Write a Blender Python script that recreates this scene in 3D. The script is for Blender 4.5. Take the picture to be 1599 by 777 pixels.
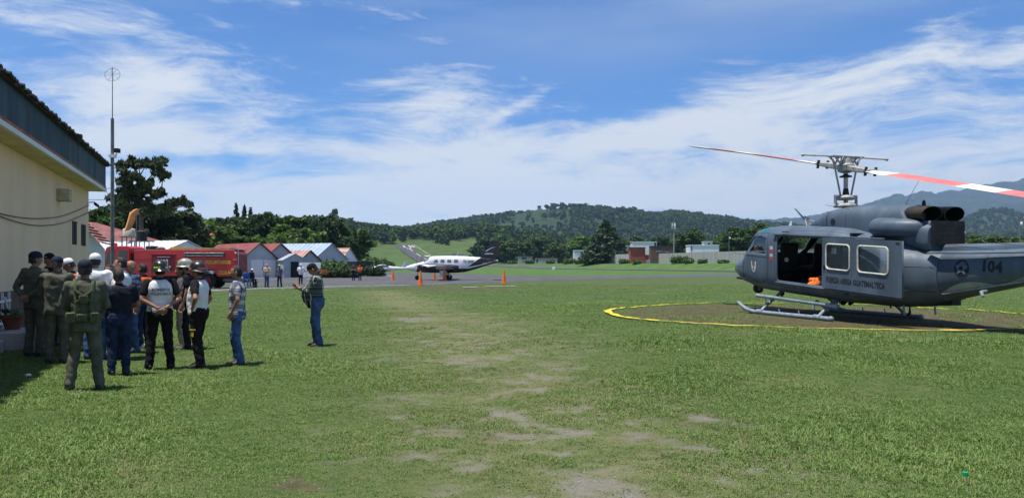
import bpy, bmesh, math, random
import numpy as np
from mathutils import Vector, Matrix, noise
from mathutils.bvhtree import BVHTree
for o in list(bpy.data.objects): bpy.data.objects.remove(o)
scene = bpy.context.scene
COL = scene.collection
R = math.radians
random.seed(7); RNG = np.random.default_rng(7)

# ------------------------------------------------------------------ camera
FPX = 1200.0                                   # focal length in pixels of a 1599 px wide frame
cd = bpy.data.cameras.new('camera'); cam = bpy.data.objects.new('camera', cd); COL.objects.link(cam)
cam.location = (0, 0, 1.70); cam.rotation_euler = (R(90), 0, 0)
cd.sensor_width = 36; cd.lens = 36 * FPX / 1599; cd.shift_y = 24.5 / 1599
cd.clip_start = .1; cd.clip_end = 40000
scene.camera = cam
scene.render.resolution_x = 1024; scene.render.resolution_y = 497
scene.view_settings.view_transform = 'Standard'; scene.view_settings.look = 'None'
scene.view_settings.exposure = 0.74; scene.view_settings.gamma = 1

# ------------------------------------------------------------------ world: daylight sky with cirrus
SUN_EL, SUN_AZ = R(77), R(-112)                 # azimuth measured from +Y towards +X
class NT:
    """small helper round a node tree"""
    def __init__(s, tree): s.t = tree; s.n = tree.nodes; s.l = tree.links
    def add(s, typ, **kw):
        nd = s.n.new(typ)
        for k, v in kw.items(): setattr(nd, k, v)
        return nd
    def put(s, sock, v):
        if isinstance(v, bpy.types.NodeSocket): s.l.new(v, sock)
        elif v is not None: sock.default_value = v
    def math(s, op, a, b=None, c=None, clamp=False):
        nd = s.add('ShaderNodeMath', operation=op, use_clamp=clamp)
        s.put(nd.inputs[0], a); s.put(nd.inputs[1], b); s.put(nd.inputs[2], c)
        return nd.outputs[0]
    def mix(s, f, a, b, blend='MIX'):
        nd = s.add('ShaderNodeMix', data_type='RGBA', blend_type=blend)
        s.put(nd.inputs[0], f); s.put(nd.inputs[6], a); s.put(nd.inputs[7], b)
        return nd.outputs[2]
    def noise(s, vec, scale, detail=4, rough=.55, dist=0, lac=2.0):
        nd = s.add('ShaderNodeTexNoise'); s.put(nd.inputs['Vector'], vec)
        nd.inputs['Scale'].default_value = scale; nd.inputs['Detail'].default_value = detail
        nd.inputs['Roughness'].default_value = rough; nd.inputs['Distortion'].default_value = dist
        return nd.outputs['Fac']
    def ramp(s, f, lo, hi, a=0., b=1., smooth=True):
        nd = s.add('ShaderNodeMapRange', interpolation_type='SMOOTHSTEP' if smooth else 'LINEAR')
        s.put(nd.inputs[0], f)
        for i, v in ((1, lo), (2, hi), (3, a), (4, b)): nd.inputs[i].default_value = v
        return nd.outputs[0]
    def mapping(s, vec, scale=(1, 1, 1), rot=(0, 0, 0), loc=(0, 0, 0)):
        nd = s.add('ShaderNodeMapping'); s.put(nd.inputs[0], vec)
        nd.inputs[1].default_value = loc; nd.inputs[2].default_value = rot; nd.inputs[3].default_value = scale
        return nd.outputs[0]
world = bpy.data.worlds.new('World'); scene.world = world; world.use_nodes = True
w = NT(world.node_tree); w.n.clear()
sky = w.add('ShaderNodeTexSky', sky_type='NISHITA', sun_disc=False, sun_elevation=SUN_EL, sun_rotation=SUN_AZ)
sky.altitude = 1300; sky.air_density = 1.0; sky.dust_density = .6; sky.ozone_density = 3.0
tc = w.add('ShaderNodeTexCoord'); sx = w.add('ShaderNodeSeparateXYZ'); w.l.new(tc.outputs['Generated'], sx.inputs[0])
az = w.math('ARCTAN2', sx.outputs[0], sx.outputs[1]); el = w.math('ARCSINE', sx.outputs[2])
cv = w.add('ShaderNodeCombineXYZ'); w.l.new(az, cv.inputs[0]); w.l.new(w.math('MULTIPLY', el, 2.1), cv.inputs[1])
base = cv.outputs[0]
wn = w.add('ShaderNodeTexNoise'); w.l.new(base, wn.inputs['Vector']); wn.inputs['Scale'].default_value = 2.6; wn.inputs['Detail'].default_value = 3
wv = w.add('ShaderNodeVectorMath', operation='MULTIPLY_ADD'); w.l.new(wn.outputs['Color'], wv.inputs[0]); wv.inputs[1].default_value = (.30, .22, .2); w.l.new(base, wv.inputs[2])
warp = wv.outputs[0]
streak = w.noise(w.mapping(warp, (2.6, 6.4, 1), (0, 0, R(-16))), 1.8, 9, .64)
fine = w.noise(w.mapping(warp, (6, 11, 1), (0, 0, R(38))), 2.4, 8, .68)
big = w.noise(w.mapping(base, (1, 2.2, 1), loc=(3.1, 1.7, 0)), 1.9, 4, .5)
nz = w.math('ADD', w.math('MULTIPLY', streak, .95), w.math('MULTIPLY', fine, .75)); nz = w.math('SUBTRACT', nz, .35)
cover = w.math('MULTIPLY', w.math('SUBTRACT', big, .5), .5)
def blob(px, py, rx, ry, amp, tilt=0.):
    a0 = math.atan((px - 800) / FPX); e0 = math.atan((413 - py) / FPX * math.cos(a0))
    c, s_ = math.cos(tilt), math.sin(tilt)
    dx = w.math('SUBTRACT', az, a0); dy = w.math('SUBTRACT', el, e0)
    u = w.math('MULTIPLY', w.math('ADD', w.math('MULTIPLY', dx, c), w.math('MULTIPLY', dy, s_)), FPX / rx)
    v = w.math('MULTIPLY', w.math('SUBTRACT', w.math('MULTIPLY', dy, c), w.math('MULTIPLY', dx, s_)), FPX / ry)
    r2 = w.math('ADD', w.math('MULTIPLY', u, u), w.math('MULTIPLY', v, v))
    return w.math('MULTIPLY', w.math('POWER', 2.718, w.math('MULTIPLY', r2, -1.)), amp)
for b in ((240, 135, 95, 60, .30, .4), (120, 165, 150, 70, .17, 0), (400, 165, 50, 45, .15, .5), (330, 222, 260, 24, .26, -.05), (690, 145, 80, 62, .25, .6), (590, 175, 90, 40, .12, 0),
          (800, 232, 330, 30, .26, .06), (1280, 150, 230, 45, .30, .03), (1060, 190, 160, 36, .18, .1), (1450, 70, 70, 34, .12, .5), (820, 160, 80, 9, .16, .5), (600, 300, 420, 34, .26, .03),
          (1180, 275, 420, 60, .24, 0), (60, 35, 90, 16, .2, -.1), (1110, 98, 90, 16, .15, 0), (570, 75, 70, 14, .12, -.1), (640, 95, 330, 26, -.16, .0), (980, 130, 120, 40, -.14, 0), (470, 255, 230, 15, -.22, .02), (980, 45, 330, 30, -.1, 0), (1560, 190, 130, 70, .14, .5)):
    cover = w.math('ADD', cover, blob(*b))
horiz = w.ramp(el, 0.0, .19, .52, 0.0)
cover = w.math('ADD', cover, horiz)
mask = w.ramp(w.math('ADD', nz, cover), .50, .98)
mask = w.math('MULTIPLY', mask, .95)
thin = w.math('MULTIPLY', w.ramp(el, .2, .36, 0, 1), w.ramp(w.noise(w.mapping(base, (1.2, 3, 1), loc=(9, 4, 0)), 1.6, 5, .5), .35, .75, 0, .34))
mask = w.math('MAXIMUM', mask, thin)
# cloud radiance rides on the sky's scale
col = w.mix(mask, w.mix(1.0, sky.outputs[0], (0.31, 0.56, 0.82, 1), 'MULTIPLY'), (4.75, 4.95, 5.1, 1))
bg = w.add('ShaderNodeBackground'); w.l.new(col, bg.inputs[0]); bg.inputs[1].default_value = .105
world.cycles.sampling_method = 'MANUAL'; world.cycles.sample_map_resolution = 512
wo = w.add('ShaderNodeOutputWorld'); w.l.new(bg.outputs[0], wo.inputs[0])

# ------------------------------------------------------------------ sun
sl = bpy.data.lights.new('sun', 'SUN'); sl.energy = 4.0; sl.angle = R(.6); sl.color = (1, .955, .88)
sun = bpy.data.objects.new('sun', sl); COL.objects.link(sun)
sd = Vector((math.sin(SUN_AZ) * math.cos(SUN_EL), math.cos(SUN_AZ) * math.cos(SUN_EL), math.sin(SUN_EL)))
sun.rotation_euler = sd.to_track_quat('Z', 'Y').to_euler(); sun.location = (-30, 20, 60)

# ------------------------------------------------------------------ helpers
def mat(name, color, rough=.7, metal=0., var=.12, scale=6., bump=0., bscale=None, spec=.4, trans=0., alpha=1., coat=0., stretch=(1, 1, 1), dirt=None, emit=None):
    m = bpy.data.materials.new(name); m.use_nodes = True
    t = NT(m.node_tree); bs = t.n['Principled BSDF']
    tc = t.add('ShaderNodeTexCoord'); vec = t.mapping(tc.outputs['Object'], stretch)
    c = tuple(color) + (1,)
    if var > 0:
        f = t.noise(vec, scale, 6, .6)
        lo = tuple(max(0, x * (1 - var * 1.6)) for x in color) + (1,); hi = tuple(min(1, x * (1 + var * 1.4)) for x in color) + (1,)
        cc = t.mix(t.ramp(f, .3, .7), lo, hi)
        if dirt:
            g = t.ramp(t.noise(vec, scale * .45, 8, .7), dirt[1], dirt[1] + .22)
            cc = t.mix(g, cc, tuple(dirt[0]) + (1,))
        t.l.new(cc, bs.inputs['Base Color'])
        rr = t.ramp(t.noise(vec, scale * 1.7, 4), .3, .7, max(.04, rough - .08), min(1, rough + .1)); t.l.new(rr, bs.inputs['Roughness'])
    else:
        bs.inputs['Base Color'].default_value = c; bs.inputs['Roughness'].default_value = rough
    bs.inputs['Metallic'].default_value = metal; bs.inputs['Specular IOR Level'].default_value = spec
    if trans: bs.inputs['Transmission Weight'].default_value = trans
    if coat: bs.inputs['Coat Weight'].default_value = coat; bs.inputs['Coat Roughness'].default_value = .15
    if bump:
        b = t.add('ShaderNodeBump'); b.inputs['Strength'].default_value = bump; b.inputs['Distance'].default_value = .02
        t.l.new(t.noise(vec, bscale or scale * 4, 5, .6), b.inputs['Height']); t.l.new(b.outputs[0], bs.inputs['Normal'])
    return m
def glass_mat(name, tint, mixf=.75, rough=.03):
    """thin pane: see-through tint plus a mirror-like coat"""
    m = bpy.data.materials.new(name); m.use_nodes = True
    t = NT(m.node_tree); t.n.clear()
    tr = t.add('ShaderNodeBsdfTransparent'); tr.inputs[0].default_value = tuple(tint) + (1,)
    gl = t.add('ShaderNodeBsdfGlossy'); gl.inputs['Roughness'].default_value = rough; gl.inputs['Color'].default_value = (.9, .93, .95, 1)
    lw = t.add('ShaderNodeLayerWeight'); lw.inputs[0].default_value = .5
    f4 = t.math('POWER', lw.outputs['Facing'], 3.5)
    mx = t.add('ShaderNodeMixShader'); t.l.new(t.math('ADD', t.math('MULTIPLY', f4, .85), (1 - mixf) * .35, clamp=True), mx.inputs[0])
    t.l.new(tr.outputs[0], mx.inputs[1]); t.l.new(gl.outputs[0], mx.inputs[2])
    o = t.add('ShaderNodeOutputMaterial'); t.l.new(mx.outputs[0], o.inputs[0])
    return m
M = {}
class MB:
    """collects faces; build() makes one mesh object"""
    def __init__(s): s.v = []; s.f = []; s.m = []; s.cur = 0
    def vert(s, p): s.v.append(tuple(p)); return len(s.v) - 1
    def face(s, idx): s.f.append(tuple(idx)); s.m.append(s.cur)
    def poly(s, pts): s.face([s.vert(p) for p in pts])
    def box(s, c, sz, rot=None):
        x, y, z = sz[0] / 2, sz[1] / 2, sz[2] / 2
        q = [Vector(p) for p in ((-x, -y, -z), (x, -y, -z), (x, y, -z), (-x, y, -z), (-x, -y, z), (x, -y, z), (x, y, z), (-x, y, z))]
        if rot is not None:
            mt = rot if isinstance(rot, Matrix) else Matrix.Rotation(rot, 3, 'Z')
            q = [mt @ p for p in q]
        c = Vector(c); i = [s.vert(p + c) for p in q]
        for f in ((0, 3, 2, 1), (4, 5, 6, 7), (0, 1, 5, 4), (1, 2, 6, 5), (2, 3, 7, 6), (3, 0, 4, 7)): s.face([i[k] for k in f])
        return s
    def bar(s, x0, x1, y0, y1, z0, z1): return s.box(((x0 + x1) / 2, (y0 + y1) / 2, (z0 + z1) / 2), (x1 - x0, y1 - y0, z1 - z0))
    def ring_loft(s, rings, cap0=True, cap1=True, closed=True):
        ids = [[s.vert(p) for p in r] for r in rings]; n = len(ids[0])
        for a, b in zip(ids[:-1], ids[1:]):
            for k in range(n if closed else n - 1):
                s.face((a[k], a[(k + 1) % n], b[(k + 1) % n], b[k]))
        if cap0: s.face(ids[0][::-1])
        if cap1: s.face(ids[-1])
        return s
    def tube(s, pts, r, n=8, caps=True):
        pts = [Vector(p) for p in pts]; rs = r if isinstance(r, (list, tuple)) else [r] * len(pts)
        rings = []; up = None
        for i, p in enumerate(pts):
            d = (pts[min(i + 1, len(pts) - 1)] - pts[max(i - 1, 0)])
            if d.length < 1e-9: d = Vector((0, 0, 1))
            d.normalize()
            if up is None: up = Vector((0, 0, 1)) if abs(d.z) < .9 else Vector((1, 0, 0))
            a = d.cross(up)
            if a.length < 1e-6: a = d.cross(Vector((0, 1, 0)))
            a.normalize(); b = a.cross(d).normalized(); up = b
            rings.append([p + (a * math.cos(2 * math.pi * k / n) + b * math.sin(2 * math.pi * k / n)) * rs[i] for k in range(n)])
        return s.ring_loft([r_[::-1] for r_ in rings], caps, caps)
    def cyl(s, p0, p1, r0, r1=None, n=16): return s.tube([p0, p1], [r0, r0 if r1 is None else r1], n)
    def capsule(s, p0, p1, r0, r1, n=12):
        p0, p1 = Vector(p0), Vector(p1); d = (p1 - p0).normalized()
        pts = []; rs = []
        for a in (85, 60, 30): pts.append(p0 - d * r0 * math.sin(R(a))); rs.append(r0 * math.cos(R(a)))
        pts += [p0, p1]; rs += [r0, r1]
        for a in (30, 60, 85): pts.append(p1 + d * r1 * math.sin(R(a))); rs.append(r1 * math.cos(R(a)))
        return s.tube(pts, rs, n)
    def ellipsoid(s, c, r, nu=14, nv=9, rot=None):
        c = Vector(c); rings = []
        for i in range(nv + 1):
            a = -math.pi / 2 + math.pi * (i + .02) / (nv + .04)
            ring = []
            for k in range(nu):
                b = 2 * math.pi * k / nu
                p = Vector((r[0] * math.cos(a) * math.cos(b), r[1] * math.cos(a) * math.sin(b), r[2] * math.sin(a)))
                if rot is not None: p = rot @ p
                ring.append(p + c)
            rings.append(ring)
        return s.ring_loft(rings)
    def lathe(s, prof, c=(0, 0, 0), n=20, axis='Z'):
        rings = []
        for r_, h in prof:
            ring = []
            for k in range(n):
                a = 2 * math.pi * k / n
                p = (r_ * math.cos(a), r_ * math.sin(a), h)
                if axis == 'X': p = (h, p[0], p[1])
                if axis == 'Y': p = (p[1], h, p[0])
                ring.append(Vector(c) + Vector(p))
            rings.append(ring)
        return s.ring_loft(rings)
    def prism(s, poly, axis, a0, a1):
        """2-D outline swept along an axis: axis 'X' -> poly is (y,z), 'Y' -> (x,z), 'Z' -> (x,y)"""
        def pt(p, a): return {'X': (a, p[0], p[1]), 'Y': (p[0], a, p[1]), 'Z': (p[0], p[1], a)}[axis]
        return s.ring_loft([[pt(p, a0) for p in poly], [pt(p, a1) for p in poly]])
    def xf(s, mt, start=0):
        for i in range(start, len(s.v)): s.v[i] = tuple(mt @ Vector(s.v[i]))
        return s
    def join(s, o, moff=0):
        k = len(s.v); s.v += o.v; s.f += [tuple(i + k for i in f) for f in o.f]; s.m += [m + moff for m in o.m]; return s
    def mesh(s, name, mats, smooth=True, angle=38, fix=True):
        me = bpy.data.meshes.new(name); me.from_pydata(s.v, [], s.f)
        for m in (mats if isinstance(mats, (list, tuple)) else [mats]): me.materials.append(m)
        me.polygons.foreach_set('material_index', s.m)
        if fix:
            bm = bmesh.new(); bm.from_mesh(me); bmesh.ops.recalc_face_normals(bm, faces=bm.faces); bm.to_mesh(me); bm.free()
        if smooth: me.shade_smooth(); me.set_sharp_from_angle(angle=R(angle))
        me.update(); return me
    def build(s, name, mats, parent=None, smooth=True, angle=38, fix=True, bevel=0.):
        me = s.mesh(name, mats, smooth, angle, fix)
        o = bpy.data.objects.new(name, me); COL.objects.link(o); o.parent = parent
        if bevel:
            b = o.modifiers.new('bevel', 'BEVEL'); b.width = bevel; b.segments = 2; b.limit_method = 'ANGLE'; b.angle_limit = R(40)
        return o
def link(name, me, parent=None):
    o = bpy.data.objects.new(name, me); COL.objects.link(o); o.parent = parent; return o
def tag(o, label=None, cat=None, group=None, kind=None):
    if label: o['label'] = label
    if cat: o['category'] = cat
    if group: o['group'] = group
    if kind: o['kind'] = kind
    return o
def thing(name, label, cat, loc=(0, 0, 0), rz=0., group=None):
    o = bpy.data.objects.new(name, None); COL.objects.link(o); o.empty_display_size = .2
    o.location = loc; o.rotation_euler = (0, 0, rz)
    return tag(o, label, cat, group)
def kids(o): return [c for c in bpy.data.objects if c.parent == o]
def copy_tree(o, parent=None, ch=None):
    c = o.copy(); COL.objects.link(c); c.parent = parent
    for k in (ch if ch is not None else o.children): copy_tree(k, c)
    return c
def text_mesh(txt, size, bold=0., extrude=0., align='CENTER', spacing=1., sx=1.):
    cu = bpy.data.curves.new('text', 'FONT'); cu.body = txt; cu.size = size; cu.align_x = align; cu.align_y = 'CENTER'
    cu.offset = bold; cu.extrude = extrude; cu.resolution_u = 3; cu.space_character = spacing
    ob = bpy.data.objects.new('text', cu); COL.objects.link(ob)
    dg = bpy.context.evaluated_depsgraph_get(); me = bpy.data.meshes.new_from_object(ob.evaluated_get(dg))
    bpy.data.objects.remove(ob); bpy.data.curves.remove(cu)
    if sx != 1.: me.transform(Matrix.Diagonal((sx, 1, 1, 1)))
    return me
def plate(outline, holes, th):
    """flat plate in XY with holes, thickness th along Z"""
    cu = bpy.data.curves.new('plate', 'CURVE'); cu.dimensions = '2D'; cu.fill_mode = 'BOTH'; cu.extrude = th / 2
    for pl in [outline] + holes:
        sp = cu.splines.new('POLY'); sp.points.add(len(pl) - 1); sp.use_cyclic_u = True
        for p, q in zip(sp.points, pl): p.co = (q[0], q[1], 0, 1)
    ob = bpy.data.objects.new('plate', cu); COL.objects.link(ob)
    dg = bpy.context.evaluated_depsgraph_get(); me = bpy.data.meshes.new_from_object(ob.evaluated_get(dg))
    bpy.data.objects.remove(ob); bpy.data.curves.remove(cu); return me
def rrect(cx, cy, wd, ht, r, n=5):
    pts = []
    for qx, qy, a0 in ((1, 1, 0), (-1, 1, 90), (-1, -1, 180), (1, -1, 270)):
        for k in range(n + 1):
            a = R(a0 + 90 * k / n); pts.append((cx + qx * (wd / 2 - r) + r * math.cos(a), cy + qy * (ht / 2 - r) + r * math.sin(a)))
    return pts
def sm(a, b, x): t = np.clip((x - a) / (b - a), 0, 1); return t * t * (3 - 2 * t)
def bx(px, D): return (px - 800) / FPX * D
def zat(py, D): return 1.70 + (413 - py) / FPX * D
def dist(py, z=0.): return (1.70 - z) * FPX / (py - 413)

# ------------------------------------------------------------------ terrain
RW0 = np.array((57., 206.)); RWD = np.array((-82 - 57, 700 - 206.)); RWD /= np.linalg.norm(RWD); RWN = np.array((RWD[1], -RWD[0]))
def fbm(x, y, s, seed=0):
    v = 0; a = 1
    for k in range(5):
        ph = seed * 1.7 + k * 2.3
        v = v + a * np.sin(x * s + 1.3 * np.sin(y * s * .7 + ph) + ph) * np.cos(y * s * 1.1 + 1.1 * np.sin(x * s * .8 + ph * 1.3))
        s *= 2.03; a *= .5
    return v
RIDGES = [  # distance of the crest, start of the rise, [(bearing px, sky-line py)], tree allowance in metres
    (1050., 560., [(-300, 345), (100, 350), (250, 350), (300, 346), (400, 345), (450, 342), (520, 338), (560, 345), (600, 351), (650, 352), (700, 349), (760, 347), (830, 360), (900, 372), (1000, 380), (1300, 385), (1600, 380), (2000, 380)], 12.),
    (2200., 1250., [(-300, 352), (500, 352), (640, 354), (700, 348), (760, 339), (830, 327), (870, 325), (910, 325), (935, 322), (965, 326), (990, 325), (1010, 329), (1050, 326), (1090, 330), (1130, 337), (1180, 342), (1230, 347), (1280, 352), (1400, 358), (1600, 365), (2000, 365)], 17.),
    (3000., 2100., [(1300, 395), (1430, 382), (1460, 366), (1490, 348), (1515, 336), (1535, 327), (1552, 324), (1575, 328), (1599, 334), (1640, 345), (1720, 360), (2000, 380)], 14.),
]
def gz(x, y):
    x = np.asarray(x, float); y = np.asarray(y, float)
    r = np.hypot(x - 8.4, y - 21)
    z = .34 * (1 - sm(6.2, 15, r))
    z = z + .12 * sm(-5.5, -9, x) * (1 - sm(25, 45, y))
    D = np.maximum(y, 1.); px = 800 + FPX * x / D
    q = (x - RW0[0]) * RWN[0] + (y - RW0[1]) * RWN[1]
    bank = 2.2 * sm(13, 27, q) * sm(150, 210, y)
    far = np.interp(D, [0, 330, 700, 815, 1000], [0, 0, 4, 20.5, 24])
    far = far * (1 - .55 * sm(820, 980, px))
    z = z + np.maximum(bank, far)
    for Dr, D0, prof, tree in RIDGES:
        zr = 1.7 + (413 - np.interp(px, [p[0] for p in prof], [p[1] for p in prof])) * Dr / FPX - tree
        rise = sm(D0, Dr, D) * (1 - .35 * sm(Dr, Dr * 1.35, D))
        z = np.maximum(z, zr * rise)
    z = z + sm(600, 1100, D) * 3.0 * fbm(x, y, .012, 3) + sm(1250, 1600, D) * sm(2200, 2000, D) * 16 * fbm(x, y, .0045, 7)
    z = z + sm(60, 40, y) * (.010 * fbm(x, y, 3.2, 2) + .02 * fbm(x, y, .6, 4)) * sm(2.5, 5.5, np.hypot(x - 8.6, y - 19.8))
    return z
def G(x, y): return float(gz(x, y))
scene.cycles.volume_bounces = 0; scene.cycles.max_bounces = 8; scene.cycles.transparent_max_bounces = 16
scene.cycles.diffuse_bounces = 3
# ------------------------------------------------------------------ ground cover masks (world positions of bare earth, gravel, dry turf)
def gpt(px, py): D = dist(py); return bx(px, D), D
TRACK = [gpt(*p) for p in ((600, 455), (625, 468), (665, 490), (715, 520), (745, 560), (775, 600), (830, 650), (900, 710), (960, 777), (990, 860))]
PATCH = [  # px, py, half-width px, half-depth px, kind (0 gravel, 1 soil, 2 dry turf), strength
    (637, 505, 30, 5, 0, .95), (700, 499, 38, 5, 0, .75), (690, 470, 60, 8, 2, .6), (740, 521, 45, 8, 0, .45), (730, 569, 32, 8, 0, .7), (770, 603, 40, 10, 0, .6), (835, 655, 55, 22, 0, .9), (890, 700, 60, 20, 0, .85), (955, 745, 75, 28, 0, 1.), (1000, 790, 90, 40, 0, .9),
    (1052, 657, 42, 18, 0, .85), (930, 590, 26, 6, 0, .6), (970, 605, 60, 20, 2, .6), (1130, 690, 80, 18, 1, .5), (1190, 745, 80, 25, 0, .45), (1100, 730, 90, 30, 2, .6), (700, 450, 110, 4, 1, .9), (450, 757, 42, 14, 1, 1.), (1480, 757, 48, 10, 1, .75), (1520, 762, 30, 8, 2, .8),
    (860, 550, 160, 40, 2, .55), (240, 690, 60, 10, 2, .5), (640, 560, 90, 14, 2, .35), (1000, 660, 30, 14, 1, .6), (560, 665, 60, 18, 2, .5), (820, 700, 30, 12, 1, .5), (40, 585, 30, 8, 1, .5), (1240, 700, 120, 30, 2, .45),
    (905, 444, 60, 2, 1, .5), (750, 640, 120, 30, 2, .4), (300, 640, 70, 10, 2, .3), (880, 470, 80, 6, 2, .35)]
def masks(x, y):
    x = np.asarray(x, float); y = np.asarray(y, float)
    grav = np.zeros_like(x); soil = np.zeros_like(x); dry = np.zeros_like(x)
    n1 = fbm(x, y, 2.1, 1) * .5; n2 = fbm(x, y, 5.3, 5) * .5; n3 = fbm(x, y, .55, 8) * .5
    n4 = fbm(x * .8 + y * .6, y * .8 - x * .6, 13., 11) * .5
    wxx = x + .38 * fbm(x, y, 1.3, 31) + .16 * fbm(x, y, 4.1, 33); wyy = y + .5 * fbm(x, y, 1.1, 37) + .2 * fbm(x, y, 3.7, 39)
    for px, py, rx, ry, k, st in PATCH:
        D = dist(py); cx = bx(px, D); wx = rx / FPX * D; wy = max(.25, (dist(py - ry) - dist(py + ry)) / 2)
        e = ((wxx - cx + .35 * (wyy - D)) / wx) ** 2 + ((wyy - D) / wy) ** 2
        m = np.exp(-e * .9) * st
        m = np.clip((m + .40 * n1 * m ** .5 + .42 * n2 * m ** .5 + .40 * n4 * m ** .5 - .30) * 1.35, 0, .92)
        if k == 0: grav = np.maximum(grav, m)
        elif k == 1: soil = np.maximum(soil, m)
        else: dry = np.maximum(dry, m)
    best = np.full_like(x, 1e9)
    for (ax, ay), (bx_, by) in zip(TRACK[:-1], TRACK[1:]):
        dx, dy = bx_ - ax, by - ay; t = np.clip(((x - ax) * dx + (y - ay) * dy) / (dx * dx + dy * dy), 0, 1)
        best = np.minimum(best, np.hypot(x - ax - t * dx, y - ay - t * dy))
    band = np.exp(-((best + .45 * n1) / 1.9) ** 2)
    grav = np.maximum(grav, np.clip(band * (.5 * n1 + n2 + .7 * n4 - .20) * 1.6, 0, .75) * sm(26, 14, y))
    dry = np.maximum(dry, np.clip(band * (.75 + .5 * n1 + .3 * n2), 0, 1))
    soil = np.maximum(soil, np.clip(band * (n1 + .55 * n2 - .45) * 2, 0, .7))
    dry = np.maximum(dry, np.clip((n3 + .35 * n1 - .35) * 1.1, 0, .55) * (y < 60))
    # trampled turf on the landing circle
    r = np.hypot(x - 8.4, y - 21)
    pad = 1 - sm(5.0, 5.6, r + .12 * n1)
    soil = np.maximum(soil, pad * np.clip(.70 + .50 * n1 + .36 * n2 + .3 * sm(3.5, 0, np.hypot(x - 9.5, y - 18.6)), .10, .97))
    # columns: gravel, soil, dry turf
    return np.stack([grav, soil, dry], 1)

def ground_mesh():
    us = np.linspace(-1.15, 1.15, 420)
    ys = [-7.]; y = -7.
    while y < 5.: y += .6; ys.append(y)
    while y < 45: y *= 1.0125; ys.append(y)
    while y < 5200: y *= 1.024; ys.append(y)
    ys = np.array(ys); U, Y = np.meshgrid(us, ys); X = U * (Y + 9.)
    x = X.ravel(); y = Y.ravel(); z = gz(x, y)
    nu, nv = len(us), len(ys)
    i = np.arange(nu * nv).reshape(nv, nu)
    q = np.stack([i[:-1, :-1], i[:-1, 1:], i[1:, 1:], i[1:, :-1]], -1).reshape(-1, 4)
    me = bpy.data.meshes.new('ground'); me.vertices.add(len(x)); me.vertices.foreach_set('co', np.stack([x, y, z], 1).astype(np.float32).ravel())
    me.loops.add(q.size); me.loops.foreach_set('vertex_index', q.astype(np.int32).ravel())
    me.polygons.add(len(q)); me.polygons.foreach_set('loop_start', np.arange(0, q.size, 4, dtype=np.int32))
    me.update(); me.shade_smooth()
    mk = masks(x, y); mk[y > 90] = 0
    at = me.attributes.new('cover', 'FLOAT_COLOR', 'POINT'); at.data.foreach_set('color', np.concatenate([mk, np.ones((len(x), 1))], 1).astype(np.float32).ravel())
    return me
def ground_material():
    m = bpy.data.materials.new('turf'); m.use_nodes = True; t = NT(m.node_tree); bs = t.n['Principled BSDF']
    geo = t.add('ShaderNodeNewGeometry'); P = geo.outputs['Position']
    sp0 = t.add('ShaderNodeSeparateXYZ'); t.l.new(P, sp0.inputs[0])
    at = t.add('ShaderNodeAttribute', attribute_name='cover'); se = t.add('ShaderNodeSeparateColor'); t.l.new(at.outputs['Color'], se.inputs[0])
    a = t.noise(P, .35, 6, .6); b = t.noise(P, 3.1, 6, .65); c = t.noise(P, 26, 4, .7); d = t.noise(P, .05, 4, .6)
    g = t.mix(t.ramp(a, .35, .65), (.040, .074, .018, 1), (.058, .094, .024, 1))
    g = t.mix(t.ramp(b, .35, .7), g, (.070, .104, .030, 1))
    mid = t.mix(t.ramp(t.noise(P, .9, 6, .7), .35, .65), (.050, .080, .024, 1), (.088, .112, .040, 1)); brt = t.mix(t.ramp(t.noise(P, .25, 6, .7), .35, .65), (.052, .105, .022, 1), (.085, .150, .036, 1))
    g = t.mix(t.ramp(sp0.outputs[1], 45, 75), g, t.mix(t.ramp(sp0.outputs[1], 92, 125), mid, brt))
    g = t.mix(t.ramp(c, .5, .75, 0, .6), g, (.045, .08, .018, 1))
    dry = t.mix(t.ramp(c, .3, .7), (.15, .145, .068, 1), (.23, .215, .12, 1))
    g = t.mix(t.math('MULTIPLY', se.outputs[2], .7), g, dry)
    soil = t.mix(t.ramp(b, .3, .7), (.058, .041, .025, 1), (.110, .080, .048, 1)); soil = t.mix(t.ramp(c, .45, .8, 0, .4), soil, (.15, .125, .075, 1))
    g = t.mix(se.outputs[1], g, soil)
    st = t.add('ShaderNodeTexVoronoi'); t.l.new(P, st.inputs['Vector']); st.inputs['Scale'].default_value = 34
    grv = t.mix(st.outputs['Distance'], (.24, .232, .212, 1), (.115, .11, .097, 1)); grv = t.mix(t.ramp(b, .35, .7), grv, (.17, .155, .115, 1))
    g = t.mix(se.outputs[0], g, grv)
    # far terrain turns to wooded green
    sp = t.add('ShaderNodeSeparateXYZ'); t.l.new(P, sp.inputs[0])
    farf = t.ramp(sp.outputs[1], 230, 900)
    e1 = t.noise(P, .012, 6, .62); wood = t.mix(t.ramp(e1, .35, .65), (.024, .046, .018, 1), (.038, .064, .022, 1))
    wood = t.mix(t.ramp(t.noise(P, .16, 5, .7), .4, .7), wood, (.024, .043, .015, 1))
    meadow = t.mix(t.ramp(t.noise(P, .09, 6, .6), .35, .65), (.050, .082, .024, 1), (.080, .112, .036, 1))
    wood = t.mix(t.math('MULTIPLY', t.ramp(sp.outputs[1], 900, 820), 1.), wood, meadow)
    g = t.mix(farf, g, wood)
    t.l.new(g, bs.inputs['Base Color']); bs.inputs['Roughness'].default_value = .92; bs.inputs['Specular IOR Level'].default_value = .15
    bp = t.add('ShaderNodeBump'); bp.inputs['Strength'].default_value = .55; bp.inputs['Distance'].default_value = .04
    t.l.new(t.noise(P, 22, 6, .75), bp.inputs['Height']); t.l.new(bp.outputs[0], bs.inputs['Normal'])
    return m
gme = ground_mesh(); gme.materials.append(ground_material())
ground = tag(link('ground', gme), 'wide mown airfield turf with worn gravel track', kind='structure')

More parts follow.
